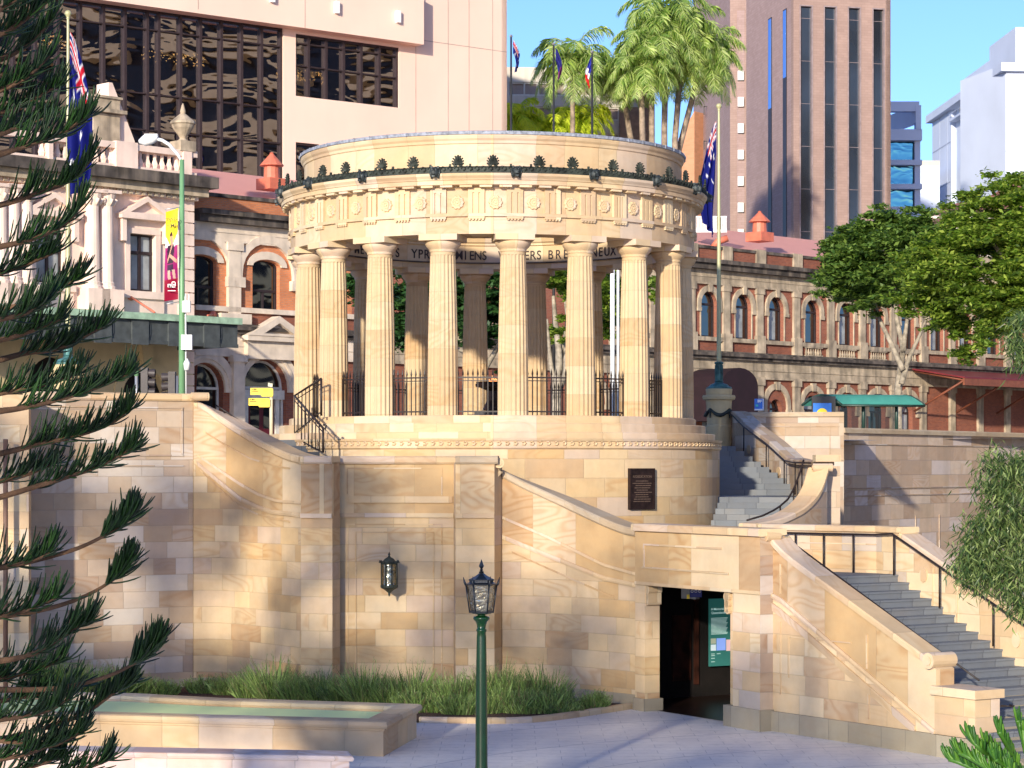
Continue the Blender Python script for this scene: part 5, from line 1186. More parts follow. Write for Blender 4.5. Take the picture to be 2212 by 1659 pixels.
# traffic signals
def signal(u0, v0, D, uh, flip, label):
    x = PX(u0, D); o = thing('traffic_light', label, 'traffic light', (x, D, SZ(x, D))); MB().tube([(x, D, SZ(x, D)), (x, D, PZ(v0, D))], .05, 10).build('post', GALV, o)
    h = P(uh, (v0+865)/2-4, D); m1 = MB(); m1.box(h, (.20, .28, .85)); m1.box((lerp(x, h.x, .5), D, h.z+.3), (abs(h.x-x), .04, .04)); m1.box((lerp(x, h.x, .5), D, h.z-.3), (abs(h.x-x), .04, .04)); m1.build('housing', plain('signal_housing', (.05, .04, .04), .5) if 'signal_housing' not in bpy.data.materials else bpy.data.materials['signal_housing'], o)
    for k in (-1, 0, 1):
        c = h+Vector((flip*.10, 0, k*.27)); m1 = MB(); m1.tube([c, c+Vector((flip*.20, 0, -.01))], [.11, .125], 12, True, False); m1.build('visor', bpy.data.materials['signal_housing'], o)
    return o
signal(295, 795, 66, 313, 1, 'grey-posted traffic light with visors facing right before the left arch')
signal(381, 812, 66, 372, -1, 'traffic light with visors facing left beside the green street lamp')
MB().tube([P(295, 793, 66), P(295, 812, 66)], .07, 10).build('cap', POLG, bpy.data.objects['traffic_light'])
# yellow finger signs
D = 61; x = PX(586, D); fs_ = thing('direction_sign', 'cream signpost with two yellow direction boards in front of the station door', 'signpost', (x, D, SZ(x, D)))
MB().tube([(x, D, SZ(x, D)-.05), (x, D, PZ(838, D))], .05, 10).build('post', plain('cream_post', (.6, .54, .38), .5, .05), fs_)
m1 = MB(); a = P(586, 832, D); m1.box(a, (.07, .05, .09)); m1.box(P(581, 831, D), (.05, .04, .10)); m1.build('finial', plain('figure_white', (.7, .68, .5), .5), fs_)
for u0, u1, v0, v1 in ((541, 590, 838, 856), (537, 583, 860, 879)):
    a, b = P(u0, v1-3, D-.1), P(u1, v0, D-.1); m1 = MB(); q = [(a.x, a.z), (lerp(a.x, b.x, .45), a.z), (lerp(a.x, b.x, .5), a.z-.045), (b.x-.02, a.z-.045), (b.x, a.z), (b.x, b.z-.04), (b.x-.04, b.z), (a.x, b.z)]
    n = len(q); m1.add([(X, D-.1, Z) for X, Z in q]+[(X, D-.06, Z) for X, Z in q], [tuple(range(n)), tuple(range(2*n-1, n-1, -1))]+[(i, i+n, (i+1) % n+n, (i+1) % n) for i in range(n)]); bd = m1.build('board', YEL, fs_)
    m1 = MB(); 
    for dx, w_, h, dz in ((.05, .02, .03, -.035), (.10, .035, .035, -.035), (.145, .03, .035, -.035), (.12, .19, .02, -.085), (.40, .12, .008, -.03), (.40, .14, .008, -.08)): m1.box((a.x+dx, D-.105, b.z+dz), (w_, .01, h))
    m1.build('symbols', INK, bd)
# ---------------- station ----------------
SP = Pl((-15.6, 111), (1, 1)); KS = 0.02802
def zs_(v, u=1500): return SP.zz(u, v)
stn = thing('railway_station', 'long red brick and sandstone railway station front with arched windows and a red tin roof', 'station', (*SP.pt(30, 0)[:2], 6.7))
S0 = SP.su(417)+.02; S1 = SP.su(2330); ZG = 6.3
ZP, ZC1, ZC0, ZE, ZW1, ZSPR, ZSI, ZSB, ZB1, ZB0, ZL, = 18.6, 17.9, 17.3, 16.4, 15.95, 15.2, 13.2, 12.95, 12.35, 11.75, 10.75
upper = []; lower = []
UW = [1531, 1605, 1676, 1754, 1827, 1894]
us = [SP.su(u) for u in UW]; bay = (us[5]-us[0])/5
s = us[0]-bay*14
allb = []
while s < S1: allb.append(s); s += bay*1.0
bays = [b for b in allb if b > S0+26]
for b, r_ in zip(us, [0]*6): pass
bays = [b for b in bays if not any(abs(b-x) < bay*.5 for x in us)]+us; bays.sort()
WWD = 1.55
left_u = [(434, 1.9), (575, 1.75)]; left_l = [(440, 2.9), (572, 3.3)]
holesU = [archp(b, WWD, ZSI, ZSPR) for b in bays]+[archp(SP.su(u), w_, SP.zz(u, 672 if u < 500 else 681), SP.zz(u, 565 if u < 500 else 576), rise=.3) for u, w_ in left_u]
SM = SP.su(760)
hl = [h_ for h_ in holesU if h_[0][0] < SM-.1]; hr_ = [h_ for h_ in holesU if h_[0][0] > SM+.1]
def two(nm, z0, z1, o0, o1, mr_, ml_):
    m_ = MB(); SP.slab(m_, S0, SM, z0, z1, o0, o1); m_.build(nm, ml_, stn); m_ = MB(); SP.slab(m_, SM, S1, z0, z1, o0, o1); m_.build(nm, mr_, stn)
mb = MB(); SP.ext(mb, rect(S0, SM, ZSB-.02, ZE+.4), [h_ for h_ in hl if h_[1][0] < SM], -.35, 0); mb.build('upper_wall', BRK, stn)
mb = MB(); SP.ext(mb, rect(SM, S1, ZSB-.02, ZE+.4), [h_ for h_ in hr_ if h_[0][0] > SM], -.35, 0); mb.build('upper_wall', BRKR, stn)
LWW = 1.9; LSP = 9.2
lb2 = [b for b in bays if b < SP.su(1990)]
holesL = [archp(b, 1.25 if i % 2 else 1.9, 6.2, 8.9) for i, b in enumerate(lb2)]+[archp(SP.su(u), w_-.5, 6.2, SP.zz(u, 838)) for u, w_ in left_l]
mb = MB(); SP.ext(mb, rect(S0, S1, 6.1, ZB0), holesL, -.45, 0); mb.build('lower_wall', BRKD, stn)
two('parapet', ZP-1.0, ZP, -.3, .1, BRKD, BRK)
m1 = MB(); SP.slab(m1, S0, S1, ZC0, ZC1-.25, -.3, .55); SP.slab(m1, S0, S1, ZC1-.25, ZC1, -.3, .75); SP.slab(m1, S0, S1, ZP-.02, ZP+.16, -.35, .2); m1.build('main_cornice', STD, stn)
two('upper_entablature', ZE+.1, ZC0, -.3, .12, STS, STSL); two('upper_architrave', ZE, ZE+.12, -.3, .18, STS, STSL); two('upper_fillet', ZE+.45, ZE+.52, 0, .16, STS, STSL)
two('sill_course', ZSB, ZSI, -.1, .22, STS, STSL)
m1 = MB(); SP.slab(m1, S0, S1, ZB1, ZSB, -.3, .02); m1.build('apron', BRKD, stn)
m1 = MB(); SP.slab(m1, S0, S1, ZB0+.1, ZB1, -.3, .35); SP.slab(m1, S0, S1, ZB0+.3, ZB0+.48, -.3, .55); m1.build('belt_cornice', STD, stn)
two('lower_entablature', ZL, ZB0+.12, -.3, .12, STS, STSL); two('lower_architrave', ZL-.02, ZL+.12, -.3, .2, STS, STSL); two('lower_fillet', ZL+.5, ZL+.56, 0, .17, STS, STSL)
# pilasters, arches
edges = [b-bay/2 for b in bays]+[bays[-1]+bay/2]
def pilaster(sc, w_=.62):
    m = MB(); SP.slab(m, sc-w_/2, sc+w_/2, ZSI, ZE, 0, .16); SP.slab(m, sc-w_/2-.08, sc+w_/2+.08, ZE-.35, ZE, 0, .22); SP.slab(m, sc-w_/2-.1, sc+w_/2+.1, ZSB-.6, ZSI+.25, 0, .26)
    m.build('pilaster', STS, stn)
    m = MB(); SP.slab(m, sc-w_/2, sc+w_/2, 6.2, ZL, 0, .18); SP.slab(m, sc-w_/2-.08, sc+w_/2+.08, ZL-.4, ZL, 0, .25); SP.slab(m, sc-w_/2-.1, sc+w_/2+.1, 6.2, 7.3, 0, .25); m.build('pilaster', STS, stn)
    m = MB(); SP.slab(m, sc-.45, sc+.45, ZC1, ZP+.22, -.35, .25); m.build('parapet_pier', STS, stn)
for e in edges:
    if e < SP.su(2220): pilaster(e)
def win(pl, parent, c, w_, z0, zs2, rise=None, fr=WFR, gl=WGL, off=-.28, mull=True, name='window', trans=None):
    m = MB(); inn_ = archp(c, w_-.22, z0+.1, zs2, None if rise is None else rise*.8)
    pl.ext(m, archp(c, w_, z0, zs2, rise), [inn_], off-.08, off+.02)
    tz = zs2 if trans is None else trans
    pl.slab(m, c-w_/2+.05, c+w_/2-.05, tz-.06, tz+.07, off-.06, off+.04)
    if mull: pl.slab(m, c-.045, c+.045, z0+.05, tz, off-.06, off+.03)
    o = m.build(name, fr, parent); g = MB(); pl.ext(g, archp(c, w_, z0, zs2, rise), [], off-.05, off-.05); g.build('pane', gl, o); return o
for i, b in enumerate(bays):
    if b > SP.su(2230): continue
    w0 = win(SP, stn, b, WWD, ZSI, ZSPR, mull=False)
    if i % 3 != 0:
        m = MB(); SP.slab(m, b-WWD/2+.15, b+WWD/2-.45, ZSI+.12, ZSPR-.1, -.325, -.322); m.build('blind', WGB, w0)
    m = MB(); SP.ext(m, archband(b, WWD+.1, WWD+.75, ZSPR, leg=.25), [], 0, .12); SP.ext(m, archband(b, WWD+.02, WWD+.16, ZSPR, leg=2.0), [], 0, .07)
    SP.ext(m, [(b-.13, ZSPR+.75), (b+.13, ZSPR+.75), (b+.2, ZSPR+1.25), (b-.2, ZSPR+1.25)], [], 0, .2)
    for sg in (-1, 1): SP.slab(m, b+sg*(WWD/2+.22)-.2, b+sg*(WWD/2+.22)+.2, ZSPR-.45, ZSPR-.22, 0, .14)
    m.build('arch_surround', STS, stn)
    if b > us[2]+.5 and b < SP.su(2000):
        m = MB(); SP.slab(m, b-.9, b+.9, ZSB-.08, ZSB, 0, .2); SP.slab(m, b-.9, b+.9, ZB1, ZB1+.08, 0, .2)
        for k in range(7): q_ = SP.pt(b-.75+.25*k, 0, .1); m.lathe([(.05, ZB1+.05), (.09, ZB1+.2), (.04, ZB1+.4), (.05, ZSB-.05)], q_[:2], 6)
        m.build('balustrade', STS, stn)
for i, b in enumerate(lb2):
    m = MB(); SP.ext(m, archband(b, 2.05, 2.75, 9.15, leg=.3), [], 0, .14); SP.ext(m, [(b-.13, 10.1), (b+.13, 10.1), (b+.2, 10.62), (b-.2, 10.62)], [], 0, .22)
    for sg in (-1, 1): SP.slab(m, b+sg*1.2-.22, b+sg*1.2+.22, 8.6, 8.88, 0, .16)
    m.build('arch_surround', STS, stn)
    win(SP, stn, b, 1.25 if i % 2 else 1.9, 6.25, 8.9, mull=i % 2 == 0, gl=WGL if i % 3 else WGB, off=-.35)
# left brick bays
for (u, w_), (v1, v0) in zip(left_u, ((672, 565), (681, 576))):
    c = SP.su(u); z0, z1 = SP.zz(u, v1), SP.zz(u, v0); win(SP, stn, c, w_, z0, z1, .3, trans=lerp(z0, z1, .5))
    m = MB(); SP.ext(m, archband(c, w_+.1, w_+.8, z1, .35, .75), [], 0, .12); m.build('window_head', WHT2 if False else STSL, stn)
    m = MB(); SP.ext(m, archband(c, 3.3, 4.0, z1-.45, 1.6, 2.0, leg=.2), [], 0, .2)
    for sg in (-1, 1): SP.slab(m, c+sg*1.85-.35, c+sg*1.85+.35, z1-1.15, z1-.65, 0, .25)
    m.build('arch_surround', STSL, stn)
m = MB(); c = SP.su(502); SP.slab(m, c-.38, c+.38, SP.zz(502, 690), ZE, 0, .22); SP.slab(m, c-.5, c+.5, ZE-.4, ZE, 0, .3); SP.slab(m, c-.95, c+.95, SP.zz(502, 700), SP.zz(502, 678), 0, .35); m.build('pilaster', STSL, stn)
m = MB(); c = SP.su(508); SP.slab(m, c-.35, c+.35, 6.3, SP.zz(508, 770), 0, .35); SP.slab(m, c-.45, c+.45, SP.zz(508, 782), SP.zz(508, 768), 0, .45); m.build('pilaster', STSL, stn)
for (u, w_) in left_l:
    c = SP.su(u); zq = SP.zz(u, 838); m = MB(); SP.ext(m, archband(c, w_-.4, w_+.9, zq, leg=.2), [], 0, .16); SP.ext(m, archband(c, w_+.0, w_+.25, zq), [], .16, .22); m.build('arch_surround', STSL, stn)
    win(SP, stn, c, w_-.5, 6.25, zq, fr=WFW, gl=WGL, off=-.38, mull=False)
c = SP.su(572); dr = MB(); SP.slab(dr, c-.85, c+.85, 6.3, SP.zz(572, 858), -.42, -.30); dd = dr.build('door', MDOOR, stn)
m = MB()
for sg in (-1, 1):
    SP.slab(m, c+sg*.42-.28, c+sg*.42+.28, 7.2, 8.5, -.30, -.28); SP.slab(m, c+sg*.42-.28, c+sg*.42+.28, 8.6, 9.1, -.30, -.28)
m.build('pane', WGL, dd)
m = MB()
for sg in (-1, 1): SP.slab(m, c+sg*1.0-.12, c+sg*1.0+.12, 6.3, SP.zz(572, 858), -.40, -.22); SP.slab(m, c+sg*1.32-.05, c+sg*1.32+.05, 6.3, SP.zz(572, 858), -.40, -.24)
SP.slab(m, c-1.4, c+1.4, SP.zz(572, 862), SP.zz(572, 842), -.4, -.15); m.build('door_frame', WFW, stn)
# left pediment porch head
m = MB(); a0, a1 = SP.su(517), SP.su(650); zq = SP.zz(580, 728); zt2 = SP.zz(580, 684)
SP.ext(m, [(a0, zq), (a1, zq), ((a0+a1)/2, zt2)], [[(a0+1.0, zq+.12), (a1-1.0, zq+.12), ((a0+a1)/2, zt2-.35)]], .1, .75); SP.ext(m, [(a0+.9, zq+.1), (a1-.9, zq+.1), ((a0+a1)/2, zt2-.35)], [], 0, .4)
SP.slab(m, a0, a1, zq-.25, zq, 0, .7); SP.slab(m, a0+.2, a1-.2, zq-1.15, zq-.25, 0, .45); m.build('pediment', STSL, stn)
# station roof: sloped red tin with ventilators
def roofp(s0, s1, z0, z1, dep, mat=ROOF, nm='roof', par=stn, pl=SP, o0=-.35):
    m = MB(); q = [pl.pt(s0, z0, o0), pl.pt(s1, z0, o0), pl.pt(s1, z1, o0-dep), pl.pt(s0, z1, o0-dep)]
    m.add(q, [(0, 1, 2, 3)], [[(s0, 0), (s1, 0), (s1, dep), (s0, dep)]]); q2 = [q[3], q[2], pl.pt(s1, z0, o0-2*dep), pl.pt(s0, z0, o0-2*dep)]; m.add(q2, [(0, 1, 2, 3)], [[(s0, 0), (s1, 0), (s1, dep), (s0, dep)]])
    m.add([q[0], q[3], q2[3]], [(0, 1, 2)]); m.add([q[1], q2[2], q[2]], [(0, 1, 2)]); return m.build(nm, mat, par)
roofp(S0+.1, SP.su(1480), 18.2, 20.9, 6); roofp(SP.su(1480)+.1, SP.su(2040), 18.0, 21.2, 8); pass
m = MB(); SP.slab(m, SP.su(2080), S1, 17.9, 20.2, -6, -.4); m.build('attic_storey', STS, stn)
def ventil(u, v1, v0, off, lab, w_):
    s = SP.su(u); dd_ = SP.d(u)-off*.7; z0, z1 = PZ(v1, dd_), PZ(v0, dd_); p = SP.pt(s, 0, off); p = (PX(u, p[1]), p[1]); h = z1-z0
    m = MB(); m.box((*p, z0+h*.12), (w_*1.35, w_*1.35, h*.3), R(45)); m.lathe([(w_*.5, z0+h*.25), (w_*.46, z0+h*.6), (w_*.75, z0+h*.62), (w_*.7, z0+h*.66), (w_*.1, z0+h*.95), (w_*.14, z0+h*.97), (.01, z1)], p, 12); m.build('roof_ventilator', REDP, stn)
ventil(587, 408, 328, -4, '', .85); ventil(1641, 520, 455, -4.5, '', .95)
p = SP.pt(SP.su(1581), 18.9, -1.5)
m = MB(); m.tube([p, (p[0]+.3, p[1], 19.3), (p[0]+.9, p[1], 19.5)], .22, 8); m.build('roof_pipe', REDP, stn)
# red station awning at far right
aw = thing('red_awning', 'dark red metal awning on brackets over the right station entrance', 'awning', (*SP.pt(SP.su(2100), 0)[:2], 10))
A0_, A1_ = SP.su(1962), S1; za = SP.zz(2050, 822)
m = MB(); q = [SP.pt(A0_, za+.7, .2), SP.pt(A1_, za+.7, .2), SP.pt(A1_, za, 4.5), SP.pt(A0_, za, 4.5)]; m.add(q+[(x_, y_, z_-.1) for x_, y_, z_ in q], [(3, 2, 1, 0), (4, 5, 6, 7), (3, 7, 6, 2), (0, 3, 7, 4)][:3]+[(0, 4, 7, 3)]); m.build('roof_sheet', plain('dark_red_sheet', (.17, .02, .025), .5, .15, 2), aw)
m = MB(); SP.slab(m, A0_, A1_, za-.55, za-.08, 4.35, 4.5); m.build('fascia', plain('rust_brown_beam', (.22, .07, .035), .6), aw)
m = MB()
for k in range(4):
    s = A0_+.3+k*5; m.tube([SP.pt(s, za-.2, 4.3), SP.pt(s, za-2.2, .3)], .08, 6); m.tube([SP.pt(s, za+.5, .3), SP.pt(s, za-.2, 4.3)], .08, 6)
m.build('bracket', plain('rust_bracket', (.20, .06, .03), .6), aw)
# maroon canopy by the rotunda
mc = thing('canvas_awning', 'domed maroon canvas awning at the station entrance right of the rotunda', 'awning', (*SP.pt(SP.su(1515), 0)[:2], 8))
c = SP.su(1516); m = MB(); w_ = 1.7; prof = [(c+w_*math.cos(math.pi*i/12), 10.1+1.1*math.sin(math.pi*i/12)) for i in range(13)]
SP.ext(m, [(c-w_, 8.0), (c+w_, 8.0)]+prof, [], .1, 3.0); m.build('canvas', MARN, mc)
# ---------------- cream pavilion of the station ----------------
CPp = Pl((SP.pt(0, 0, 1.2)[0], SP.pt(0, 0, 1.2)[1]), (1, 1))
pav = thing('station_pavilion', 'tall pink-cream rendered station pavilion with paired columns, balustrade and pedimented windows', 'building', (*CPp.pt(-6, 0)[:2], 6.5))
c1_ = CPp.su(417); c0_ = CPp.su(-140)
cz_ = lambda u, v: CPp.zz(u, v)
CC = cz_(417, 393)        # top of the dark cornice
W1 = [(306, 279, 334, 506, 630), (106, 76, 137, 512, 620)]
hs = [rect(CPp.su(a), CPp.su(b), cz_((a+b)/2, e), cz_((a+b)/2, f)) for _, a, b, f, e in [(0, 279, 334, 506, 630), (0, 76, 137, 500, 612), (0, -110, -60, 490, 600)]]
ah = [archp(CPp.su(u), w_, 6.2, cz_(u, v)) for u, w_, v in ((312, 2.6, 860), (117, 2.9, 838), (-70, 2.9, 820))]
m = MB(); CPp.ext(m, rect(c0_, c1_, 11.75, CC-.4), hs, -.5, 0); m.build('upper_wall', CRM, pav)
m = MB(); CPp.ext(m, rect(c0_, c1_, 6.1, 11.78), ah, -.6, .01); m.build('lower_wall', CRM2, pav)
m = MB(); wallmb([(*CPp.pt(c1_, 0)[:2], 6.1, CC-.4), (*CPp.pt(c1_, 0, -8)[:2], 6.1, CC-.4)], .3, m); m.build('side_wall', CRM, pav)
for a in ah:
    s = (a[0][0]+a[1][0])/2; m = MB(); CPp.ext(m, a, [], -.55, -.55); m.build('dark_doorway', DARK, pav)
    zq = a[2][1]; m = MB(); w_ = a[1][0]-a[0][0]; CPp.ext(m, archband(s, w_+.1, w_+1.0, zq, leg=2), [], 0, .12); CPp.ext(m, [(s-.2, zq+w_/2+.0), (s+.2, zq+w_/2+.0), (s+.38, zq+w_/2+1.2), (s-.38, zq+w_/2+1.2)], [], 0, .3); m.build('arch_surround', CRM2, pav)
for h_ in hs:
    s0, s1, z0, z1 = h_[0][0], h_[1][0], h_[0][1], h_[2][1]; m = MB(); CPp.ext(m, h_, [rect(s0+.12, s1-.12, z0+.12, z1-.1)], -.3, -.2); CPp.slab(m, (s0+s1)/2-.07, (s0+s1)/2+.07, z0, z1, -.3, -.18); CPp.slab(m, s0, s1, z1-.95, z1-.8, -.3, -.18)
    w0 = m.build('window', WFR, pav); m = MB(); CPp.ext(m, h_, [], -.28, -.28); m.build('pane', WGB, w0)
    cx_ = (s0+s1)/2; hw_ = (s1-s0)/2+.75
    m = MB(); CPp.slab(m, s0-.28, s0, z0-.1, z1+.25, 0, .1); CPp.slab(m, s1, s1+.28, z0-.1, z1+.25, 0, .1); CPp.slab(m, s0-.28, s1+.28, z1, z1+.25, 0, .12)
    CPp.slab(m, cx_-hw_, cx_+hw_, z1+.65, z1+.85, 0, .5)
    for sg in (-1, 1): CPp.slab(m, cx_+sg*(hw_-.25)-.12, cx_+sg*(hw_-.25)+.12, z1-.4, z1+.65, 0, .35)
    CPp.ext(m, [(cx_-hw_-.05, z1+.85), (cx_+hw_+.05, z1+.85), (cx_, z1+1.75)], [[(cx_-hw_+.5, z1+.95), (cx_+hw_-.5, z1+.95), (cx_, z1+1.5)]], 0, .5); CPp.ext(m, [(cx_-hw_+.3, z1+.9), (cx_+hw_-.3, z1+.9), (cx_, z1+1.6)], [], 0, .2)
    CPp.slab(m, s0-.5, s1+.5, z0-.35, z0, 0, .3); CPp.slab(m, s0-.45, s1+.45, z0-1.7, z0-.35, 0, .15); m.build('window_surround', CRM, pav)
for u in (192, 222, 20, 48, -8):
    s = CPp.su(u); zt3, zb3 = cz_(u, 414-(192-u)*.06), cz_(u, 625-(192-u)*.06); p_ = CPp.pt(s, 0, .25); m = MB(); m.lathe([(.5, zb3), (.5, zb3+.12), (.42, zb3+.2), (.44, zb3+.3), (.38, zb3+.36), (.33, zt3-.75), (.33, zt3-.7), (.38, zt3-.5), (.45, zt3-.3), (.5, zt3-.08)], p_[:2], 16)
    CPp.slab(m, s-.52, s+.52, zt3-.1, zt3+.05, -.2, .8)
    for k in range(8): a = k*math.pi/4; m.tube([(p_[0]+.36*math.sin(a), p_[1]-.36*math.cos(a), zt3-.65), (p_[0]+.5*math.sin(a), p_[1]-.5*math.cos(a), zt3-.35)], [.04, .1], 5)
    m.build('column', CRM, pav); m = MB(); CPp.slab(m, s-.6, s+.6, zb3-1.9, zb3, 0, .85); m.build('column_base', CRM, pav)
m = MB(); CPp.slab(m, c0_, c1_+.1, cz_(300, 398)-.55, CC-.75, 0, .3); CPp.slab(m, c0_, c1_+.1, cz_(300, 398)-.25, cz_(300, 398)-.1, 0, .45); m.build('entablature', CRM, pav)
m = MB(); CPp.slab(m, c0_, c1_+.5, CC-.75, CC-.35, -.5, .6)
for k in range(70): CPp.slab(m, c1_-.2-k*.36, c1_-.38-k*.36, CC-.93, CC-.75, 0, .42)
m.build('dentil_cornice', STS, pav)
m = MB(); CPp.slab(m, c0_, c1_+.8, CC-.35, CC+.18, -.6, 1.0); m.build('gutter_cornice', STD, pav)
BT = cz_(360, 322)
m = MB(); CPp.slab(m, c0_, c1_, CC+.15, CC+.4, -.3, .3); CPp.slab(m, c0_, c1_, BT-.3, BT, -.35, .35)
for ua, ub in ((385, 418), (240, 302), (95, 120)): CPp.slab(m, CPp.su(ua), CPp.su(ub)-.4, CC+.15, BT+.05, -.45, .42)
k = CPp.su(90)
while k < CPp.su(385):
    if not CPp.su(240) < k < CPp.su(302)-.4:
        m.lathe([(.1, CC+.35), (.17, CC+.6), (.08, lerp(CC, BT, .6)), (.1, BT-.3)], CPp.pt(k, 0, .0)[:2], 6)
    k += .42
m.build('balustrade', CRM, pav)
un = MB(); pu = CPp.pt(CPp.su(395), 0, 0)[:2]; zu = BT
un.box((*pu, zu+.2), (.9, .9, .5), R(45)); un.lathe([(.32, zu+.4), (.15, zu+.6), (.2, zu+.7), (.5, zu+1.1), (.55, zu+1.25), (.62, zu+1.3), (.6, zu+1.4), (.3, zu+1.65), (.12, zu+1.8), (.14, zu+1.9), (.06, zu+2.2), (.01, zu+2.3)], pu, 16); un.build('urn', STS, pav)
ch = MB(); sc = CPp.su(252); CPp.slab(ch, sc-.75, sc+.75, BT-2, cz_(252, 242), -2.2, -.8); CPp.slab(ch, sc-1.0, sc+1.0, cz_(252, 240), cz_(252, 232), -2.45, -.55); CPp.slab(ch, sc-.75, sc+.75, cz_(252, 232), cz_(252, 208), -2.2, -.8); CPp.slab(ch, sc-.85, sc+.85, cz_(252, 208), cz_(252, 203), -2.3, -.7); ch.build('chimney', STS, pav)
m = MB(); a = CPp.su(262); b = CPp.su(318); CPp.ext(m, [(a, BT), (b, BT), (b, BT+.35), (a+.2, BT+3.0), (a, BT+3.0)], [], -2.0, -1.0); m.build('gable_coping', CRM, pav)
# quoins at the right corner
m = MB()
for k in range(22): CPp.slab(m, c1_-(.9 if k % 2 else .65), c1_+.03, 6.4+k*.56, 6.4+k*.56+.5, 0, .06)
m.build('quoin', CRM, pav)
# copper awning
ca = thing('copper_awning', 'green copper edged awning with dark panelled fascia over the station entrance at left', 'awning', (*CPp.pt(CPp.su(380), 0, 4)[:2], 10))
zt4 = cz_(417, 700); fl_ = Pl(CPp.pt(0, 0, 4.6)[:2], (1, 1)); sA, sB = fl_.su(-150), fl_.su(513); z1_ = fl_.zz(480, 700); z0_ = fl_.zz(480, 748)
m = MB(); q = [fl_.pt(sA, z1_+.25, 0), fl_.pt(sB, z1_+.25, 0), fl_.pt(sB, z1_+.45, -4.4), fl_.pt(sA, z1_+.45, -4.4)]; m.add(q, [(0, 1, 2, 3)]); fl_.slab(m, sA, sB+.1, z1_, z1_+.30, -.3, .25); fl_.slab(m, sB-.3, sB+.1, z1_, z1_+.30, -4.4, .2); m.build('copper_roof', COPT, ca)
m = MB(); fl_.slab(m, sA, sB, z0_, z1_, -.25, 0); fl_.slab(m, sB-.2, sB, z0_, z1_, -4.4, -.25); fl_.slab(m, sA, sB, z0_-.05, z0_+.12, 0, .07)
s = sB
while s > sA:
    s -= .9; fl_.slab(m, s-.8, s-.05, z0_+.3, z0_+.36, 0, .04); fl_.slab(m, s-.8, s-.05, z1_-.2, z1_-.14, 0, .04); fl_.slab(m, s-.8, s-.75, z0_+.3, z1_-.14, 0, .04); fl_.slab(m, s-.1, s-.05, z0_+.3, z1_-.14, 0, .04); s -= 1.1; fl_.slab(m, s, s+.9, z0_-.1, z1_, 0, .1)
m.build('fascia', AWND, ca)
m = MB(); m.add([fl_.pt(sA, z0_+.25, -.2), fl_.pt(sB-.1, z0_+.25, -.2), fl_.pt(sB-.1, z0_+.25, -4.4), fl_.pt(sA, z0_+.25, -4.4)], [(0, 1, 2, 3)]); m.build('soffit', AWND, ca)
for u, v, ue, ve in ((276, 638, 346, 692), (525-2, 674, 610, 700)):
    pass
for u, v, ue, ve in ((278, 671-31, 348, 691), (404+120-0, 673, 600, 700))[:1]:
    a = CPp.pt(CPp.su(u), cz_(u, v), .1); b = fl_.pt(fl_.su(ue), z1_+.4, -.5); m = MB(); m.tube([a, b], .05, 6); m.tube([a, (a[0]+.1, a[1]-.1, a[2])], .22, 8); m.build('tie_rod', REDP, ca)
a = SP.pt(SP.su(402)+1.5, cz_(404, 673), .1); b = fl_.pt(fl_.su(463), z1_+.4, -.5); m = MB(); m.tube([a, b], .05, 6); m.tube([a, (a[0]+.1, a[1]-.1, a[2])], .2, 8); m.build('tie_rod', REDP, ca)
# ---------------- pink office tower ----------------
TP = Pl((PX(612, 130), 130), (.793, .609))
tow = thing('pink_tower', 'pink concrete office tower with a big wavy reflecting glass curtain wall', 'tower', (*TP.pt(0, 0)[:2], 6))
t0, t1 = TP.su(-160), TP.su(1095); TZ = 36
zt = lambda u, v: TP.zz(u, v)
h1 = rect(TP.su(-150), TP.su(612), 15, zt(612, 61)); h2 = rect(TP.su(639), TP.su(862), zt(862, 233), zt(862, 103)); h3 = rect(TP.su(639), TP.su(690), 15, zt(660, 309))
m = MB(); TP.ext(m, rect(t0, t1, 5, TZ), [h1, h2, h3], -.6, 0); wallmb([(*TP.pt(t1, 0)[:2], 5, TZ), (*TP.pt(t1, 0, -20)[:2], 5, TZ)], .4, m); m.build('wall', PINK, tow)
def curtain(h_, us_, zls, nm='curtain_wall'):
    s0, s1, z0, z1 = h_[0][0], h_[1][0], h_[0][1], h_[2][1]
    m = MB(); TP.ext(m, h_, [rect(s0+.12, s1-.12, z0, z1-.12)], -.3, -.1)
    for u in us_:
        s = TP.su(u); TP.slab(m, s-.075, s+.075, z0, z1, -.32, -.08)
    for z in zls: TP.slab(m, s0, s1, z-.035, z+.035, -.32, -.12)
    o = m.build(nm, TFR, tow); g = MB(); TP.slab(g, s0, s1, z0, z1, -.36, -.30); g.build('pane', TGL, o); return o
Z612 = zt(612, 61)
curtain(h1, (127.6, 176.6, 226.5, 273, 321, 346, 393, 436, 481, 524.6, 568, 80, 32, -20, -70), [Z612-1.05, Z612-4.6, Z612-6.6, Z612-10.2, Z612-12.3, Z612-16])
curtain(h2, (669, 707, 745, 783, 822), [lerp(h2[0][1], h2[2][1], .5), h2[2][1]-.5], 'window'); curtain(h3, (), [zt(660, 330)], 'window')
for i, (u0, u1, v) in enumerate(((350, 488, 112), (92, 182, 70), (640, 742, 150))):
    um = (u0+u1)/2; z = zt(um, v); m = MB(); random.seed(i); c = Vector(TP.pt(TP.su(um), z, -2.2)); hw_ = (TP.su(u1)-TP.su(u0))/2; tv = Vector((TP.t[0], TP.t[1], 0))
    for k in range(90):
        p = c+tv*random.uniform(-hw_, hw_)+Vector((0, random.uniform(-.5, .5), random.uniform(-.35, .3))); m.box(p, (.05, .05, .05))
    cdl = m.build('chandelier', emit('warm_lamp_beads', (1.0, .62, .22), 9.0) if i == 0 else bpy.data.materials['warm_lamp_beads'], tow)
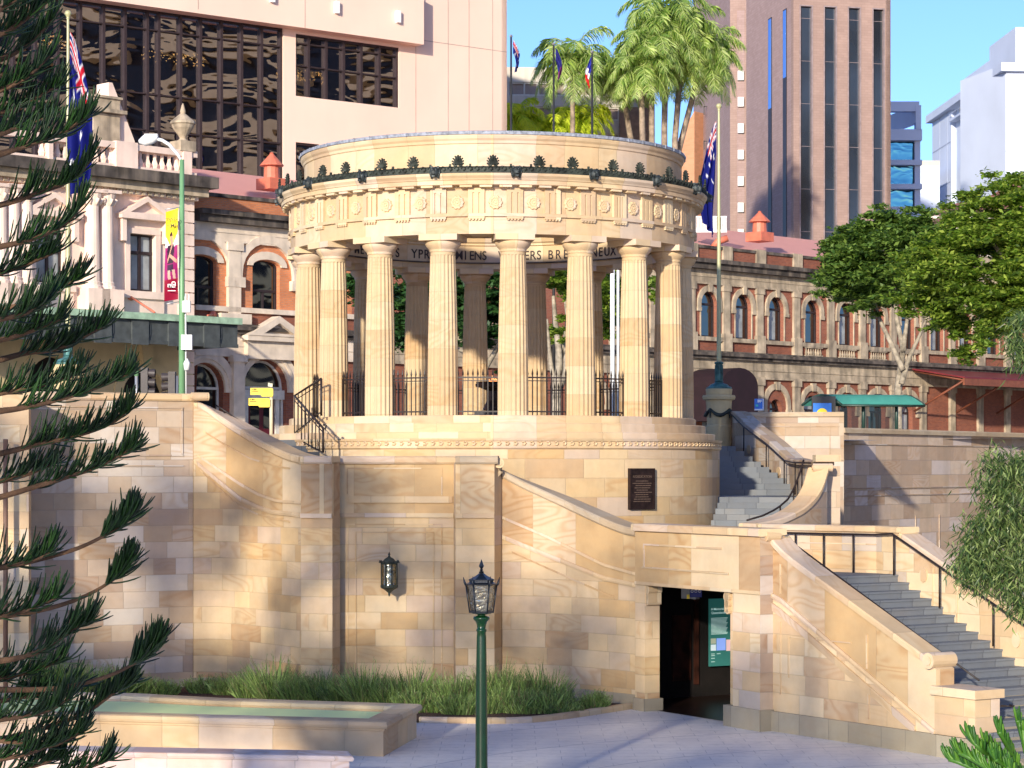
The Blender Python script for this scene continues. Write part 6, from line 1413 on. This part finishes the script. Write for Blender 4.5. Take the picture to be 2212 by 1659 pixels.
m = MB(); m.add([TP.pt(h1[0][0], 15, -4), TP.pt(t1-1, 15, -4), TP.pt(t1-1, 31, -4), TP.pt(h1[0][0], 31, -4)], [(0, 1, 2, 3)]); m.build('interior_wall', DARK, tow)
sS = TP.su(897); zb5 = zt(897, 101)
m = MB(); TP.slab(m, t0, sS, zb5, zb5+3.0, 0, .9); m.build('balcony_band', PINK, tow)
for u in (568, 707, 839):
    s = TP.su(u); z = zt(u, 22 if u == 707 else 42 if u == 839 else -2); m = MB(); TP.slab(m, s-.12, s+.12, z-.35, z+.35, .9, 1.15); m.build('wall_light', WPNT, tow)
m = MB()
for k in range(12): s = sS-.2-k*.75; TP.slab(m, s-.02, s+.02, zb5+3, zb5+3.9, .6, .64)
TP.slab(m, sS-9, sS, zb5+3.85, zb5+3.92, .58, .66); m.build('balcony_rail', GALV, tow)
m = MB()
for u in (898, 968, 1013, 1064): TP.slab(m, TP.su(u)-.02, TP.su(u)+.02, 20, TZ, 0, .012)
TP.slab(m, TP.su(898), t1, zt(1000, 100), zt(1000, 100)+.04, 0, .012); TP.slab(m, TP.su(410), TP.su(410)+.04, Z612+.2, zb5+3, .9, .912); TP.slab(m, TP.su(640), TP.su(640)+.04, zb5, zb5+3, .9, .912); m.build('panel_joint', PINKJ, tow)
# ---------------- brown brick tower ----------------
BC = (PX(1714, 175), 175)
FT = Pl(BC, (PX(1924, 177)-BC[0], 2.0)); LF = Pl((PX(1577, 192), 192), (BC[0]-PX(1577, 192), BC[1]-192))
bt_ = thing('brick_tower', 'brown brick tower with four tall dark blue window strips', 'tower', (BC[0], BC[1], 6))
TT = 46
ft1 = FT.su(1924); zf = lambda u, v: FT.zz(u, v)
hh_ = [rect(FT.su(a), FT.su(b), 8, zf(a, v)) for a, b, v in ((1727, 1756, 10), (1779, 1808, 12), (1831, 1860, 14), (1884, 1911, 17))]
m = MB(); FT.ext(m, rect(0, ft1, 5, TT), hh_, -.5, 0); wallmb([(*FT.pt(ft1, 0)[:2], 5, TT), (*FT.pt(ft1, 0, -20)[:2], 5, TT)], .4, m); m.build('front_wall', BRT, bt_)
for h_ in hh_:
    m = MB(); FT.ext(m, h_, [rect(h_[0][0]+.1, h_[1][0]-.1, h_[0][1], h_[2][1]-.1)], -.3, .04)
    for k in range(12): FT.slab(m, h_[0][0], h_[1][0], h_[2][1]-3.3*k-1.0, h_[2][1]-3.3*k-.97, -.3, -.24)
    o = m.build('window_strip', TFR if False else plain('strip_frame', (.28, .22, .22), .5) if 'strip_frame' not in bpy.data.materials else bpy.data.materials['strip_frame'], bt_)
    g = MB(); FT.ext(g, h_, [], -.25, -.25); g.build('pane', BGL, o)
lf0 = LF.su(1612); lf1 = math.dist(LF.o, BC); zl = lambda u, v: LF.zz(u, v)
m = MB(); LF.ext(m, [(lf0, 5), (lf1, 5), (lf1, TT), (lf0, TT)], [], 0, 0, False); m.build('side_wall', BRT2, bt_)
for u, v0, vm_ in ((1664, 39, 235), (1696, 20, 168)):
    s = LF.su(u); m = MB(); LF.slab(m, s-.45, s+.45, 8, LF.zz(u, v0), 0, .05); w0 = m.build('window_strip', WFR, bt_); m = MB(); LF.slab(m, s-.38, s+.38, LF.zz(u, vm_), LF.zz(u, v0)-.1, .05, .06); m.build('pane', SGL, w0)
# its lower left wing
bt2 = thing('brick_wing', 'brown brick building with a column of small white windows behind the right flagpole', 'building', (PX(1540, 200), 200, 6))
q = [(1465, 214), (1500, 207), (1592-15, 197), (1612, 196.5)]
wallmb([(PX(1465, 207), 207, 5, PZ(300, 207)), (PX(1500, 206), 206, 5, PZ(240, 206))], 3).build('orange_wing', BRO, bt2)
wallmb([(PX(1498, 213), 213, 5, 56), (PX(1577, 193), 193, 5, 56)], .5).build('side_wall', BRT2, bt2)
wallmb([(PX(1577, 193), 193, 5, 56), (PX(1616, 192.5), 192.5, 5, 56)], .5).build('front_wall', BRT, bt2)
for k in range(9):
    v = 163+57*k; m = MB(); p = P(1600, v, 192.4); m.box((p.x, 192.45, p.z), (.5, .2, .8)); w0 = m.build('window', WPNT, bt2)
m = MB(); m.box((PX(1601, 192.7), 192.75, 25), (.7, .3, 38)); m.build('window_recess', BRT2, bt2)
wallmb([(PX(1604, 203), 203, 5, 60), (PX(1700, 201), 201, 5, 60)], 4).build('orange_back_wall', BRO, bt2)
for u in (1527, 1545): 
    m = MB(); 
    for k in range(6): p = P(u, 230+75*k, 205); m.box(p, (.5, .05, .1)); m.box((p.x-.25, p.y, p.z-.35), (.1, .05, .8))
    m.build('wall_bracket', plain('dark_wall_bracket', (.06, .05, .05)) if 'dark_wall_bracket' not in bpy.data.materials else bpy.data.materials['dark_wall_bracket'], bt2)
# ---------------- grey office building ----------------
GP = Pl((PX(1085, 158), 158), (1, .06)); go = thing('grey_office', 'low grey concrete office block with rows of blue windows behind the palms', 'building', (PX(1200, 158), 158, 6))
g0, g1 = 0, GP.su(1404); rows = [(178, 207), (230, 259), (287, 315)]
gh = []; 
ws = 1.9; s = .6
cells = []
while s < g1-1.2:
    cells.append(s); s += ws
for a, b in rows: gh.append(rect(.5, g1-1, GP.zz(1200, b), GP.zz(1200, a)))
m = MB(); GP.ext(m, rect(g0, g1, 5, GP.zz(1200, 146)), gh, -.5, 0); m.build('wall', GRY, go)
OGL = glass('office_glass', (.25, .36, .62), .2, .05); OGB = plain('office_blind', (.36, .28, .24), .7, .1, 1, bump=0)
for h_ in gh:
    z0, z1 = h_[0][1], h_[2][1]
    for i, s in enumerate(cells):
        m = MB(); GP.ext(m, rect(s, s+ws, z0, z1), [rect(s+.1, s+ws*.5-.05, z0+.1, z1-.1), rect(s+ws*.5+.05, s+ws-.1, z0+.1, z1-.1)], -.3, -.1); w0 = m.build('window', WFW, go)
        m = MB(); GP.slab(m, s, s+ws, z0, z1, -.3, -.25); m.build('pane', OGB if i < 4 and random.random() < .8 else OGL, w0)
m = MB(); GP.slab(m, .3, g1*.8, GP.zz(1200, 146), GP.zz(1200, 129), -12, -3); m.build('roof_plant', BLUR, go)
m = MB(); GP.slab(m, g1-2.2, g1, 5, GP.zz(1390, 234), .2, .5); m.build('stair_block', plain('brown_wall', (.25, .17, .12), .8), go)
# ---------------- white buildings at right ----------------
wa = thing('white_office', 'pale office block with glazed floors and a rooftop beam frame right of the brick tower', 'building', (PX(1955, 205), 205, 6))
D = 205
def fbox(m, u0, u1, v0, v1, D0, dep): a, b = P(u0, v1, D0), P(u1, v0, D0); m.hexa([(a.x, D0, a.z), (b.x, D0, a.z), (b.x, D0+dep, a.z), (a.x, D0+dep, a.z), (a.x, D0, b.z), (b.x, D0, b.z), (b.x, D0+dep, b.z), (a.x, D0+dep, b.z)])
for v0, v1 in ((279, 303), (345, 356), (397, 408), (446, 700)):
    m = MB(); fbox(m, 1905, 1992, v0, v1, D, 14); m.build('floor_slab', WHT, wa)
m = MB(); fbox(m, 1910, 1980, 303, 450, D+1, 12); m.build('glazing', TEAL, wa)
m = MB(); fbox(m, 1976, 1988, 303, 446, D+.4, .8); m.build('column', WHT, wa)
m = MB(); fbox(m, 1910, 1986, 219, 240, D, 1); fbox(m, 1979, 1990, 240, 280, D, 1); fbox(m, 1930, 1938, 258, 280, D+9, 1); a, b = P(1984, 246, D), P(1915, 272, D+10); m.bar(a, b, .5, 1.6); m.build('beam_frame', WHT, wa)
wb = thing('white_block', 'plain white low block with a grey top between the two pale buildings', 'building', (PX(2002, 230), 230, 6))
m = MB(); fbox(m, 1985, 2030, 358, 700, 235, 10); m.build('wall', WHT, wb); m = MB(); fbox(m, 1985, 2030, 347, 358, 235, 10); m.build('roof_edge', GRY, wb)
wc = thing('white_tower', 'tall white apartment tower with stepped top and teal glazing at the right edge', 'tower', (PX(2150, 220), 220, 6))
WP = Pl((PX(2014, 248), 248), (PX(2173, 216)-PX(2014, 248), -32)); wL = math.dist(WP.o, (PX(2173, 216), 216)); HT = PZ(137, 216)
def wblk(u0, u1, z1, nm='wall', off=0, dep=14, mat=WHT):
    m = MB(); WP.slab(m, WP.su(u0), WP.su(u1), 5, z1, off-dep, off); return m.build(nm, mat, wc)
wblk(2014, 2055, HT-.8); wblk(2055, 2114, HT-.8, off=-.5); wblk(2114, 2173, HT-.8)
m = MB()
for u in (2030, 2046, 2122, 2138, 2155): WP.slab(m, WP.su(u)-.06, WP.su(u)+.06, 5, HT-.9, 0, .03)
for k in range(9): WP.slab(m, WP.su(2115), wL-.1, HT-4.2*(k+1), HT-4.2*(k+1)+.12, 0, .03); WP.slab(m, .1, WP.su(2054), HT-4.2*(k+1), HT-4.2*(k+1)+.12, 0, .03)
m.build('panel_joint', plain('pale_panel_joint', (.42, .47, .58), .8, .05, 1, bump=0), wc)
m = MB()
for k in range(5): WP.slab(m, wL-3.2, wL-2.2, HT-4.2*(k+1)+1.2, HT-4.2*(k+1)+2.6, 0, .05)
m.build('small_window', TEAL, wc)
m = MB(); WP.slab(m, -.6, wL+.6, HT-.8, HT, -14, .6); m.build('roof_slab', WHT, wc)
m = MB()
for u in (2062, 2078, 2096): WP.slab(m, WP.su(u), WP.su(u+14), WP.zz(u, 250), WP.zz(u, 205), -.5, -.46)
m.build('balcony_recess', WHT2, wc); m = MB(); WP.slab(m, WP.su(2056), WP.su(2113), WP.zz(2080, 248), WP.zz(2080, 243), -.5, .3); WP.slab(m, WP.su(2056), WP.su(2113), WP.zz(2080, 232), WP.zz(2080, 231), .2, .3); m.build('balcony', WHT, wc)
m = MB(); WP.slab(m, WP.su(2063), WP.su(2116), HT, PZ(140, 229), -9, -1); WP.slab(m, WP.su(2116), wL-.3, HT, PZ(70, 219), -9, -1); m.build('plant_storey', WHT, wc)
FW = Pl((PX(2173, 216), 216), (1, .25)); zz0 = HT-.5
for k in range(9):
    for j in range(3):
        s = .2+j*2.6; z = zz0-3.6*(k+1); m = MB(); FW.ext(m, rect(s, s+2.4, z+.3, z+3.3), [rect(s+.1, s+1.1, z+.4, z+3.2), rect(s+1.2, s+2.3, z+.4, z+3.2)], -.1, .05); w0 = m.build('window', WPNT, wc); g = MB(); FW.slab(g, s, s+2.4, z+.3, z+3.3, -.1, -.05); g.build('pane', TEAL, w0)
m = MB(); FW.slab(m, 0, 12, 5, HT, -10, -.12); m.build('front_wall', WHT, wc)
# roofs just behind the station at right
rb = thing('tin_roofed_hall', 'low pale hall with a brown tin roof half hidden by the right trees', 'building', (PX(2060, 172), 172, 10))
m = MB(); fbox(m, 1990, 2240, 466, 700, 176, 8); m.build('wall', WHT2, rb); m = MB(); a = P(1985, 470, 176); b = P(2240, 470, 176); e = P(2212, 385, 180); f = P(2150, 428, 180)
m.add([P(1970, 478, 175), P(2250, 478, 175), P(2250, 380, 181), P(2212, 380, 181), P(2130, 428, 181), P(2060, 440, 181)], [tuple(range(6))]); m.build('roof', plain('brown_tin_roof', (.26, .12, .09), .6), rb)
# building across the square, mirrored in the glass
ob_ = thing('balcony_building', 'tall beige building of stacked white balconies beyond the right side, seen only in reflections', 'building', (92, 70, 0))
m = MB(); m.box((100, 75, 40), (14, 120, 80)); m.build('wall', plain('dark_office_glass', (.05, .05, .07), .2, .1, .2, bump=0), ob_)
for k in range(16):
    m = MB(); z = 9+k*4.6
    for j in range(6): m.box((91.5, 22+j*21, z), (3.2, 17, 1.8))
    m.build('balcony', BALC, ob_)
# ---------------- bus shelter and stop sign ----------------
D = 92; sh = thing('bus_shelter', 'bus shelter with curved green roof and dark glass panels beyond the long wall', 'bus shelter', (PX(1860, D), D, SZ(30, D)))
zA, zE = PZ(851, D), PZ(872, D); x0, x1 = PX(1800, D), PX(1985, D); m = MB(); n = 10
# roof barrel runs along the road direction: far-left end arch shows
dirx = Vector((.96, .28, 0)); a0 = P(1732, 873, 90); wv = Vector((1.35, -.0, 0))
for i in range(n):
    f0, f1 = i/n, (i+1)/n
    def rp2(f, t, dz=0): return Vector((PX(1732, 90), 90, 0))+Vector((1.45*f, -.9*f, 0))+dirx*3.6*t+Vector((0, 0, PZ(874, 90)+.46*math.sin(math.pi*min(f*.92+.04, 1))-.06+dz))
    m.add([rp2(f0, 0), rp2(f1, 0), rp2(f1, 1), rp2(f0, 1), rp2(f0, 0, -.05), rp2(f1, 0, -.05), rp2(f1, 1, -.05), rp2(f0, 1, -.05)], [(0, 1, 2, 3), (7, 6, 5, 4), (0, 4, 5, 1), (2, 6, 7, 3)])
m.build('roof', SHG, sh)
m = MB()
for t in (0, 1): m.tube([rp2(i/n, t, -.03) for i in range(n+1)], .05, 6)
m.tube([rp2(1, 0, -.05), rp2(1, 1, -.05)], .05, 6)
for t in (.12, .5, .9): p = rp2(.5, t); m.tube([(p.x, p.y, SZ(p.x, p.y)), (p.x, p.y, p.z)], .07, 8)
m.build('frame', plain('shelter_frame', (.02, .05, .04), .4), sh)
m = MB(); pa, pb = rp2(.5, .14), rp2(.5, .88); m.add([(pa.x, pa.y, SZ(pa.x, pa.y)+.2), (pb.x, pb.y, SZ(pb.x, pb.y)+.2), (pb.x, pb.y, pa.z-.35), (pa.x, pa.y, pa.z-.35)], [(0, 1, 2, 3)]); m.build('pane', glass('shelter_glass', (.06, .08, .08), 0, .1, trans=.55), sh)
ad = thing('advertising_panel', 'blue advertising panel with a yellow shape at the left end of the bus shelter', 'panel', P(1776, 900, 89))
m = MB(); m.box(P(1779, 903, 89), (.92, .16, 1.7)); m.build('case', plain('black_case', (.02, .02, .02), .4), ad)
m = MB(); m.box(P(1776, 908, 88.9)+Vector((0, -.02, 0)), (.72, .04, 1.35)); m.build('poster', BLU, ad)
m = MB(); m.tube([P(1776, 890, 88.85), P(1776, 920, 88.85)], [.12, .3], 16); c = P(1776, 895, 88.84); vs = [c+Vector((.22*math.cos(2*math.pi*i/20), -.02, .24*math.sin(2*math.pi*i/20))) for i in range(20)]; m = MB(); m.add(vs+[v_+Vector((0, .03, 0)) for v_ in vs], [tuple(range(19, -1, -1)), tuple(range(20, 40))]); m.build('yellow_shape', YEL, ad)
D = 82; bs2 = thing('bus_stop_sign', 'blue and white bus stop sign above the upper sandstone wall', 'sign', (PX(1640, D), D, SZ(9, D)))
m = MB(); m.box(P(1640, 874, D), (.34, .05, .42)); m.tube([P(1648, 892, D), (PX(1648, D), D, SZ(9, D))], .04, 8); m.build('board', BLU, bs2)
m = MB(); c = P(1640, 866, D-.04); m.box(c, (.12, .02, .09)); m.box(c+Vector((-.035, 0, -.055)), (.025, .02, .03)); m.box(c+Vector((.035, 0, -.055)), (.025, .02, .03)); m.box(c+Vector((.09, 0, .01)), (.02, .02, .08)); m.box(P(1640, 885, D-.04), (.34, .02, .05)); m.box(P(1648.5, 874, D-.04), (.03, .02, .42)); m.build('bus_symbol', WPNT, bs2)
m = MB(); c = P(1635, 876, D-.04); m.box(c, (.09, .02, .07)); m.build('green_mark', plain('aqua_mark', (.1, .6, .45)), bs2)
for u in (1323, 1335):
    D = 84; x = PX(u, D); o = thing('light_pole', 'slim white pole seen between the right rotunda columns'+(', the thicker one' if u == 1323 else ', the thinner one'), 'pole', (x, D, SZ(x, D))); MB().tube([(x, D, SZ(x, D)), (x, D, 15)], .085 if u == 1323 else .05, 10).build('shaft', WPNT, o)
# ---------------- broadleaf trees ----------------
def crown(mb, clumps, n, size, sq=.55):
    """leaf faces scattered through many small flattened clumps (centre, radius)"""
    tot = sum(r_**2 for _, r_ in clumps)
    for c, r_ in clumps:
        k = int(n*r_**2/tot); subs = [Vector((random.gauss(0, .48), random.gauss(0, .48), random.gauss(0, .40*sq/.55)))*r_+Vector(c) for _ in range(max(3, int(6+k/160)))]
        for i in range(k):
            b = subs[i % len(subs)]; p = b+Vector((random.gauss(0, .30), random.gauss(0, .30), random.gauss(0, .11)))*r_; s_ = size*random.uniform(.6, 1.3)
            n1 = Vector((random.gauss(0, 1), random.gauss(0, 1), random.gauss(0, .35))).normalized(); n2 = n1.cross(Vector((random.gauss(0, .6), random.gauss(0, .6), 1))).normalized()
            mb.add([p-n1*s_, p+n2*s_*.45, p+n1*s_, p-n2*s_*.45], [(0, 1, 2, 3)])
    return mb
def tree(name, label, D, base, limbs, clumps, n, size, mat, bark=BARK, r0=.22, zg=6.3, sq=.7, cat='tree'):
    """base u; limbs: list of (u,v) chains; clumps: (u,v,r px, depth offset)"""
    x = PX(base, D); o = thing(name, label, cat, (x, D, zg)); k = D/F
    for ch_ in limbs:
        pts = [(P(u, v, D)+Vector((0, random.uniform(-.5, .5), 0))) for u, v in ch_]; pts = [Vector(p) for p in cr([tuple(p) for p in pts], 4)]; m_ = len(pts)
        rr = r0*(1 if ch_ is limbs[0] else .6); MB().tube(pts, [lerp(rr, rr*.3, i/(m_-1)) for i in range(m_)], 8).build('trunk' if ch_ is limbs[0] else 'limb', bark, o)
    mb = MB(); crown(mb, [(P(u, v, D)+Vector((0, dy, 0)), r_*k) for u, v, r_, dy in clumps], n, size, sq); mb.build('crown', mat, o); return o
def fill(u, v, ru, rv, n, r0_, r1_, dy=2.5):
    out = []
    while len(out) < n:
        a, b = random.uniform(-1, 1), random.uniform(-1, 1)
        if a*a+b*b < 1: out.append((u+a*ru, v+b*rv, random.uniform(r0_, r1_), random.uniform(-dy, dy)))
    return out
random.seed(31)
tree('street_tree', 'spreading dark green tree with pale forked trunk behind the bus shelter', 98, 1945, [[(1940, 940), (1943, 850), (1948, 800), (1950, 740), (1960, 680)], [(1948, 800), (1925, 745), (1905, 690), (1885, 640), (1870, 600)], [(1945, 830), (1965, 770), (1990, 720), (2010, 660)], [(1950, 760), (1935, 690), (1930, 620), (1925, 560)], [(1960, 690), (1990, 620), (1990, 540)]],
     fill(1915, 560, 118, 78, 36, 24, 44)+fill(1860, 612, 75, 38, 10, 20, 34)+fill(1930, 495, 95, 28, 12, 20, 34), 64000, .135, LFM)
random.seed(32)
tree('street_tree', 'large bright green tree filling the right edge in front of the station', 86, 2260, [[(2290, 930), (2280, 800), (2240, 680), (2200, 600)], [(2240, 680), (2160, 620), (2100, 580), (2050, 560)], [(2200, 600), (2150, 540), (2120, 490)], [(2250, 700), (2190, 660), (2160, 600)]],
     fill(2120, 600, 150, 95, 34, 26, 48)+fill(2160, 480, 95, 65, 18, 26, 46)+fill(2040, 620, 75, 52, 10, 24, 38)+fill(2110, 725, 38, 34, 6, 16, 28)+fill(2010, 560, 40, 45, 5, 18, 30)+fill(2215, 560, 60, 130, 12, 26, 44), 92000, .12, LFG)
random.seed(33)
tree('street_tree', 'white-barked tree with sunlit leaves seen between the right rotunda columns', 88, 1205, [[(1200, 935), (1203, 850), (1208, 780), (1200, 700), (1195, 640)], [(1205, 850), (1222, 800), (1224, 740), (1240, 660), (1270, 600)], [(1208, 780), (1225, 700), (1215, 620)], [(1204, 860), (1190, 780), (1182, 690)]],
     fill(1230, 610, 90, 50, 18, 18, 32)+fill(1325, 650, 55, 70, 10, 16, 28)+fill(1210, 700, 42, 30, 4, 12, 20)+fill(1415, 640, 24, 34, 3, 12, 18), 24000, .12, LFG)
random.seed(34)
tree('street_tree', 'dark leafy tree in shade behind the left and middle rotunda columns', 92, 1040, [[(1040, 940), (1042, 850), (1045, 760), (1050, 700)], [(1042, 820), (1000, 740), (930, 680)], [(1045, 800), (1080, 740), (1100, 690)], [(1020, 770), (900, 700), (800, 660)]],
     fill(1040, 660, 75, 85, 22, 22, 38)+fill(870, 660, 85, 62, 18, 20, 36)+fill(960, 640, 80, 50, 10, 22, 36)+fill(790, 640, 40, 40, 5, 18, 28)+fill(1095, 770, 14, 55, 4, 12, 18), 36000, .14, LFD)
random.seed(35)
# unseen trees added off left and behind the camera to dapple walls and paving
def offtree(x, y, h, r_, n, label):
    o = thing('dapple_tree', label, 'tree', (x, y, 0)); MB().tube([(x, y, 0), (x+.2, y, h*.3), (x, y+.3, h*.6), (x, y, h*.9)], [.4, .32, .22, .08], 10).build('trunk', BARK, o)
    for k in range(5): a = k*1.3; MB().tube([(x, y, h*.45), (x+r_*.5*math.cos(a), y+r_*.5*math.sin(a), h*.62), (x+r_*.85*math.cos(a), y+r_*.85*math.sin(a), h*.75)], [.16, .1, .04], 6).build('limb', BARK, o)
    cl = []
    for _ in range(30): a = random.uniform(0, 6.28); q = r_*random.random()**.5; cl.append((Vector((x+q*math.cos(a), y+q*math.sin(a), h*random.uniform(.55, 1.0))), random.uniform(.8, 1.7)))
    mb = MB(); crown(mb, cl, n, .22); mb.build('crown', LFM, o)
OFFT = [(-17.5, 25.5, 14, 6.5, 5500, 'tall unseen tree added for dappled shade left of the pond'), (-10.8, 18, 13, 4.4, 3000, 'unseen tree added for dappled shade left of the bench wall'), (-8.2, 12, 12, 4.0, 2400, 'small unseen tree added for dappled shade left of the lamp post'), (-22, 14, 12, 5.0, 4500, 'unseen tree added for dappled shade behind the tall one left of the pond'), (-7, 3, 12, 4.0, 1800, 'unseen tree added for dappled shade left of the viewpoint')]
for a_ in OFFT: offtree(*a_)
# ---------------- palms ----------------
def palm(u, v, D, R_, base, mat, label, nf=22, tr=.2, seed=0, name='palm_tree'):
    random.seed(seed); c = P(u, v, D); x = PX(base, D); zg = 20.0; o = thing(name, label, 'palm tree', (x, D, zg))
    pts = [Vector((x, D, zg)), Vector((x, D, lerp(zg, c.z, .5))), c-Vector((0, 0, R_*.25))]
    MB().tube(pts, [tr*1.15, tr, tr*.9], 10).build('trunk', PBARK, o); MB().tube([c-Vector((0, 0, R_*.3)), c-Vector((0, 0, R_*.12)), c+Vector((0, 0, R_*.08))], [tr*1.0, tr*1.5, tr*.7], 8).build('crown_shaft', plain('palm_boot', (.24, .15, .08), .9) if 'palm_boot' not in bpy.data.materials else bpy.data.materials['palm_boot'], o)
    nf = int(nf*1.35)
    for k in range(nf):
        a = k*2.399+random.uniform(-.2, .2); el = lerp(1.25, -.45, (k+.5)/nf)+random.uniform(-.12, .12); L = R_*random.uniform(.95, 1.2)
        d = Vector((math.cos(a)*math.cos(el), math.sin(a)*math.cos(el), math.sin(el))); p = c.copy(); pts = [p.copy()]; n = 9
        for i in range(n): d = (d+Vector((0, 0, -.16-.05*i*.6))).normalized(); p = p+d*L/n; pts.append(p.copy())
        mb = MB(); mb.tube(pts, [.045]*3+[.03]*4+[.015]*(len(pts)-7), 4, False, False)
        m_ = 62
        for i in range(2, m_):
            f = i/m_*(len(pts)-1); j = min(int(f), len(pts)-2); q = pts[j].lerp(pts[j+1], f-j); t = (pts[j+1]-pts[j]).normalized(); s_ = t.cross(Vector((0, 0, 1))); s_ = s_.normalized() if s_.length > .05 else Vector((1, 0, 0))
            ll = R_*.32*math.sin(math.pi*min(1, .18+.8*i/m_))**.6
            for sg in (-1, 1):
                dr = (s_*sg*random.uniform(.5, 1)+t*.55+Vector((0, 0, random.uniform(-.75, .25)))).normalized(); e = q+dr*ll*.6+Vector((0, 0, -ll*.08)); e2 = q+dr*ll+Vector((0, 0, -ll*.38)); wv_ = t*.030
                mb.add([q-wv_*.6, q+wv_*.6, e+wv_, e2, e-wv_], [(0, 1, 2, 3, 4)])
        mb.build('frond', mat, o)
    return o
tc_ = thing('terrace_block', 'concrete terrace block behind the station carrying the palm trees', 'building', (PX(1260, 152), 152, 6))
m = MB(); m.box((PX(1275, 150), 150, 13), (11.6, 12, 14.2)); m.build('wall', GRY, tc_)
palm(1237, 128, 148, 3.4, 1237, LPG, 'single slender palm with a feathery crown between the small flagpoles', 20, .17, 1)
palm(1113, 252, 149, 2.4, 1115, LPY, 'short yellow-green palm beside the pink tower edge', 16, .15, 2)
palm(1187, 272, 150, 2.2, 1187, LPY, 'short yellow-green palm left of the slender palm trunk', 16, .15, 3)
palm(1254, 258, 151, 2.5, 1256, LPY, 'short yellow-green palm right of the slender palm trunk', 18, .15, 4)
for i, (u, v, R_, b, lab) in enumerate(((1385, 150, 2.9, 1389, 'palm at the left of the tall cluster with low hanging fronds'), (1408, 96, 3.1, 1408, 'palm with a mid height crown left of centre in the tall cluster'), (1440, 34, 3.6, 1435, 'tallest palm at the middle of the cluster'),
        (1474, 78, 3.5, 1458, 'palm just right of the tallest one in the cluster'), (1512, 122, 3.4, 1466, 'rightmost palm leaning out over the brick tower'), (1340, 150, 2.7, 1370, 'leftmost thin trunked palm of the cluster'))):
    palm(u, v, 147+i*.9, R_, b, LPG, lab, 26, .2, 10+i)
sb_ = thing('roof_shrub', 'small pale shrub and cream railing on the roof behind the right flag', 'railing', (PX(1515, 145), 145, 18))
m = MB()
for k in range(24): p = P(1497+k*3.1, 497, 143); m.box((p.x, 143, PZ(483, 143)), (.05, .05, .95))
m.box((PX(1532, 143), 143, PZ(468, 143)), (2.2, .06, .07)); m.box((PX(1532, 143), 143, PZ(499, 143)), (2.2, .3, .2)); m.build('railing', WPNT, sb_)

# ---------------- groups of repeats ----------------
GR = {'flagpole': 'flagpoles flying limp flags', 'flag': 'limp national flags', 'flagpole_pedestal': 'round stone flagpole pedestals', 'traffic_light': 'traffic lights by the street parapet', 'street_tree': 'street trees in front of the station', 'palm_tree': 'palms on the terrace behind the station',
      'dapple_tree': 'unseen trees added for dappled shade', 'light_pole': 'white poles behind the rotunda', 'handrail': 'iron handrails of the stairs', 'staircase': 'granite stair flights', 'retaining_wall': 'sandstone retaining walls', 'stair_wall': 'sandstone stair walls', 'curved_stair_wall': 'curved sandstone stair walls', 'stair_pier': 'sandstone stair piers'}
for o in list(S.objects):
    if o.parent is None and 'category' in o and 'group' not in o:
        b = o.name.split('.')[0]
        if b in GR: o['group'] = GR[b]
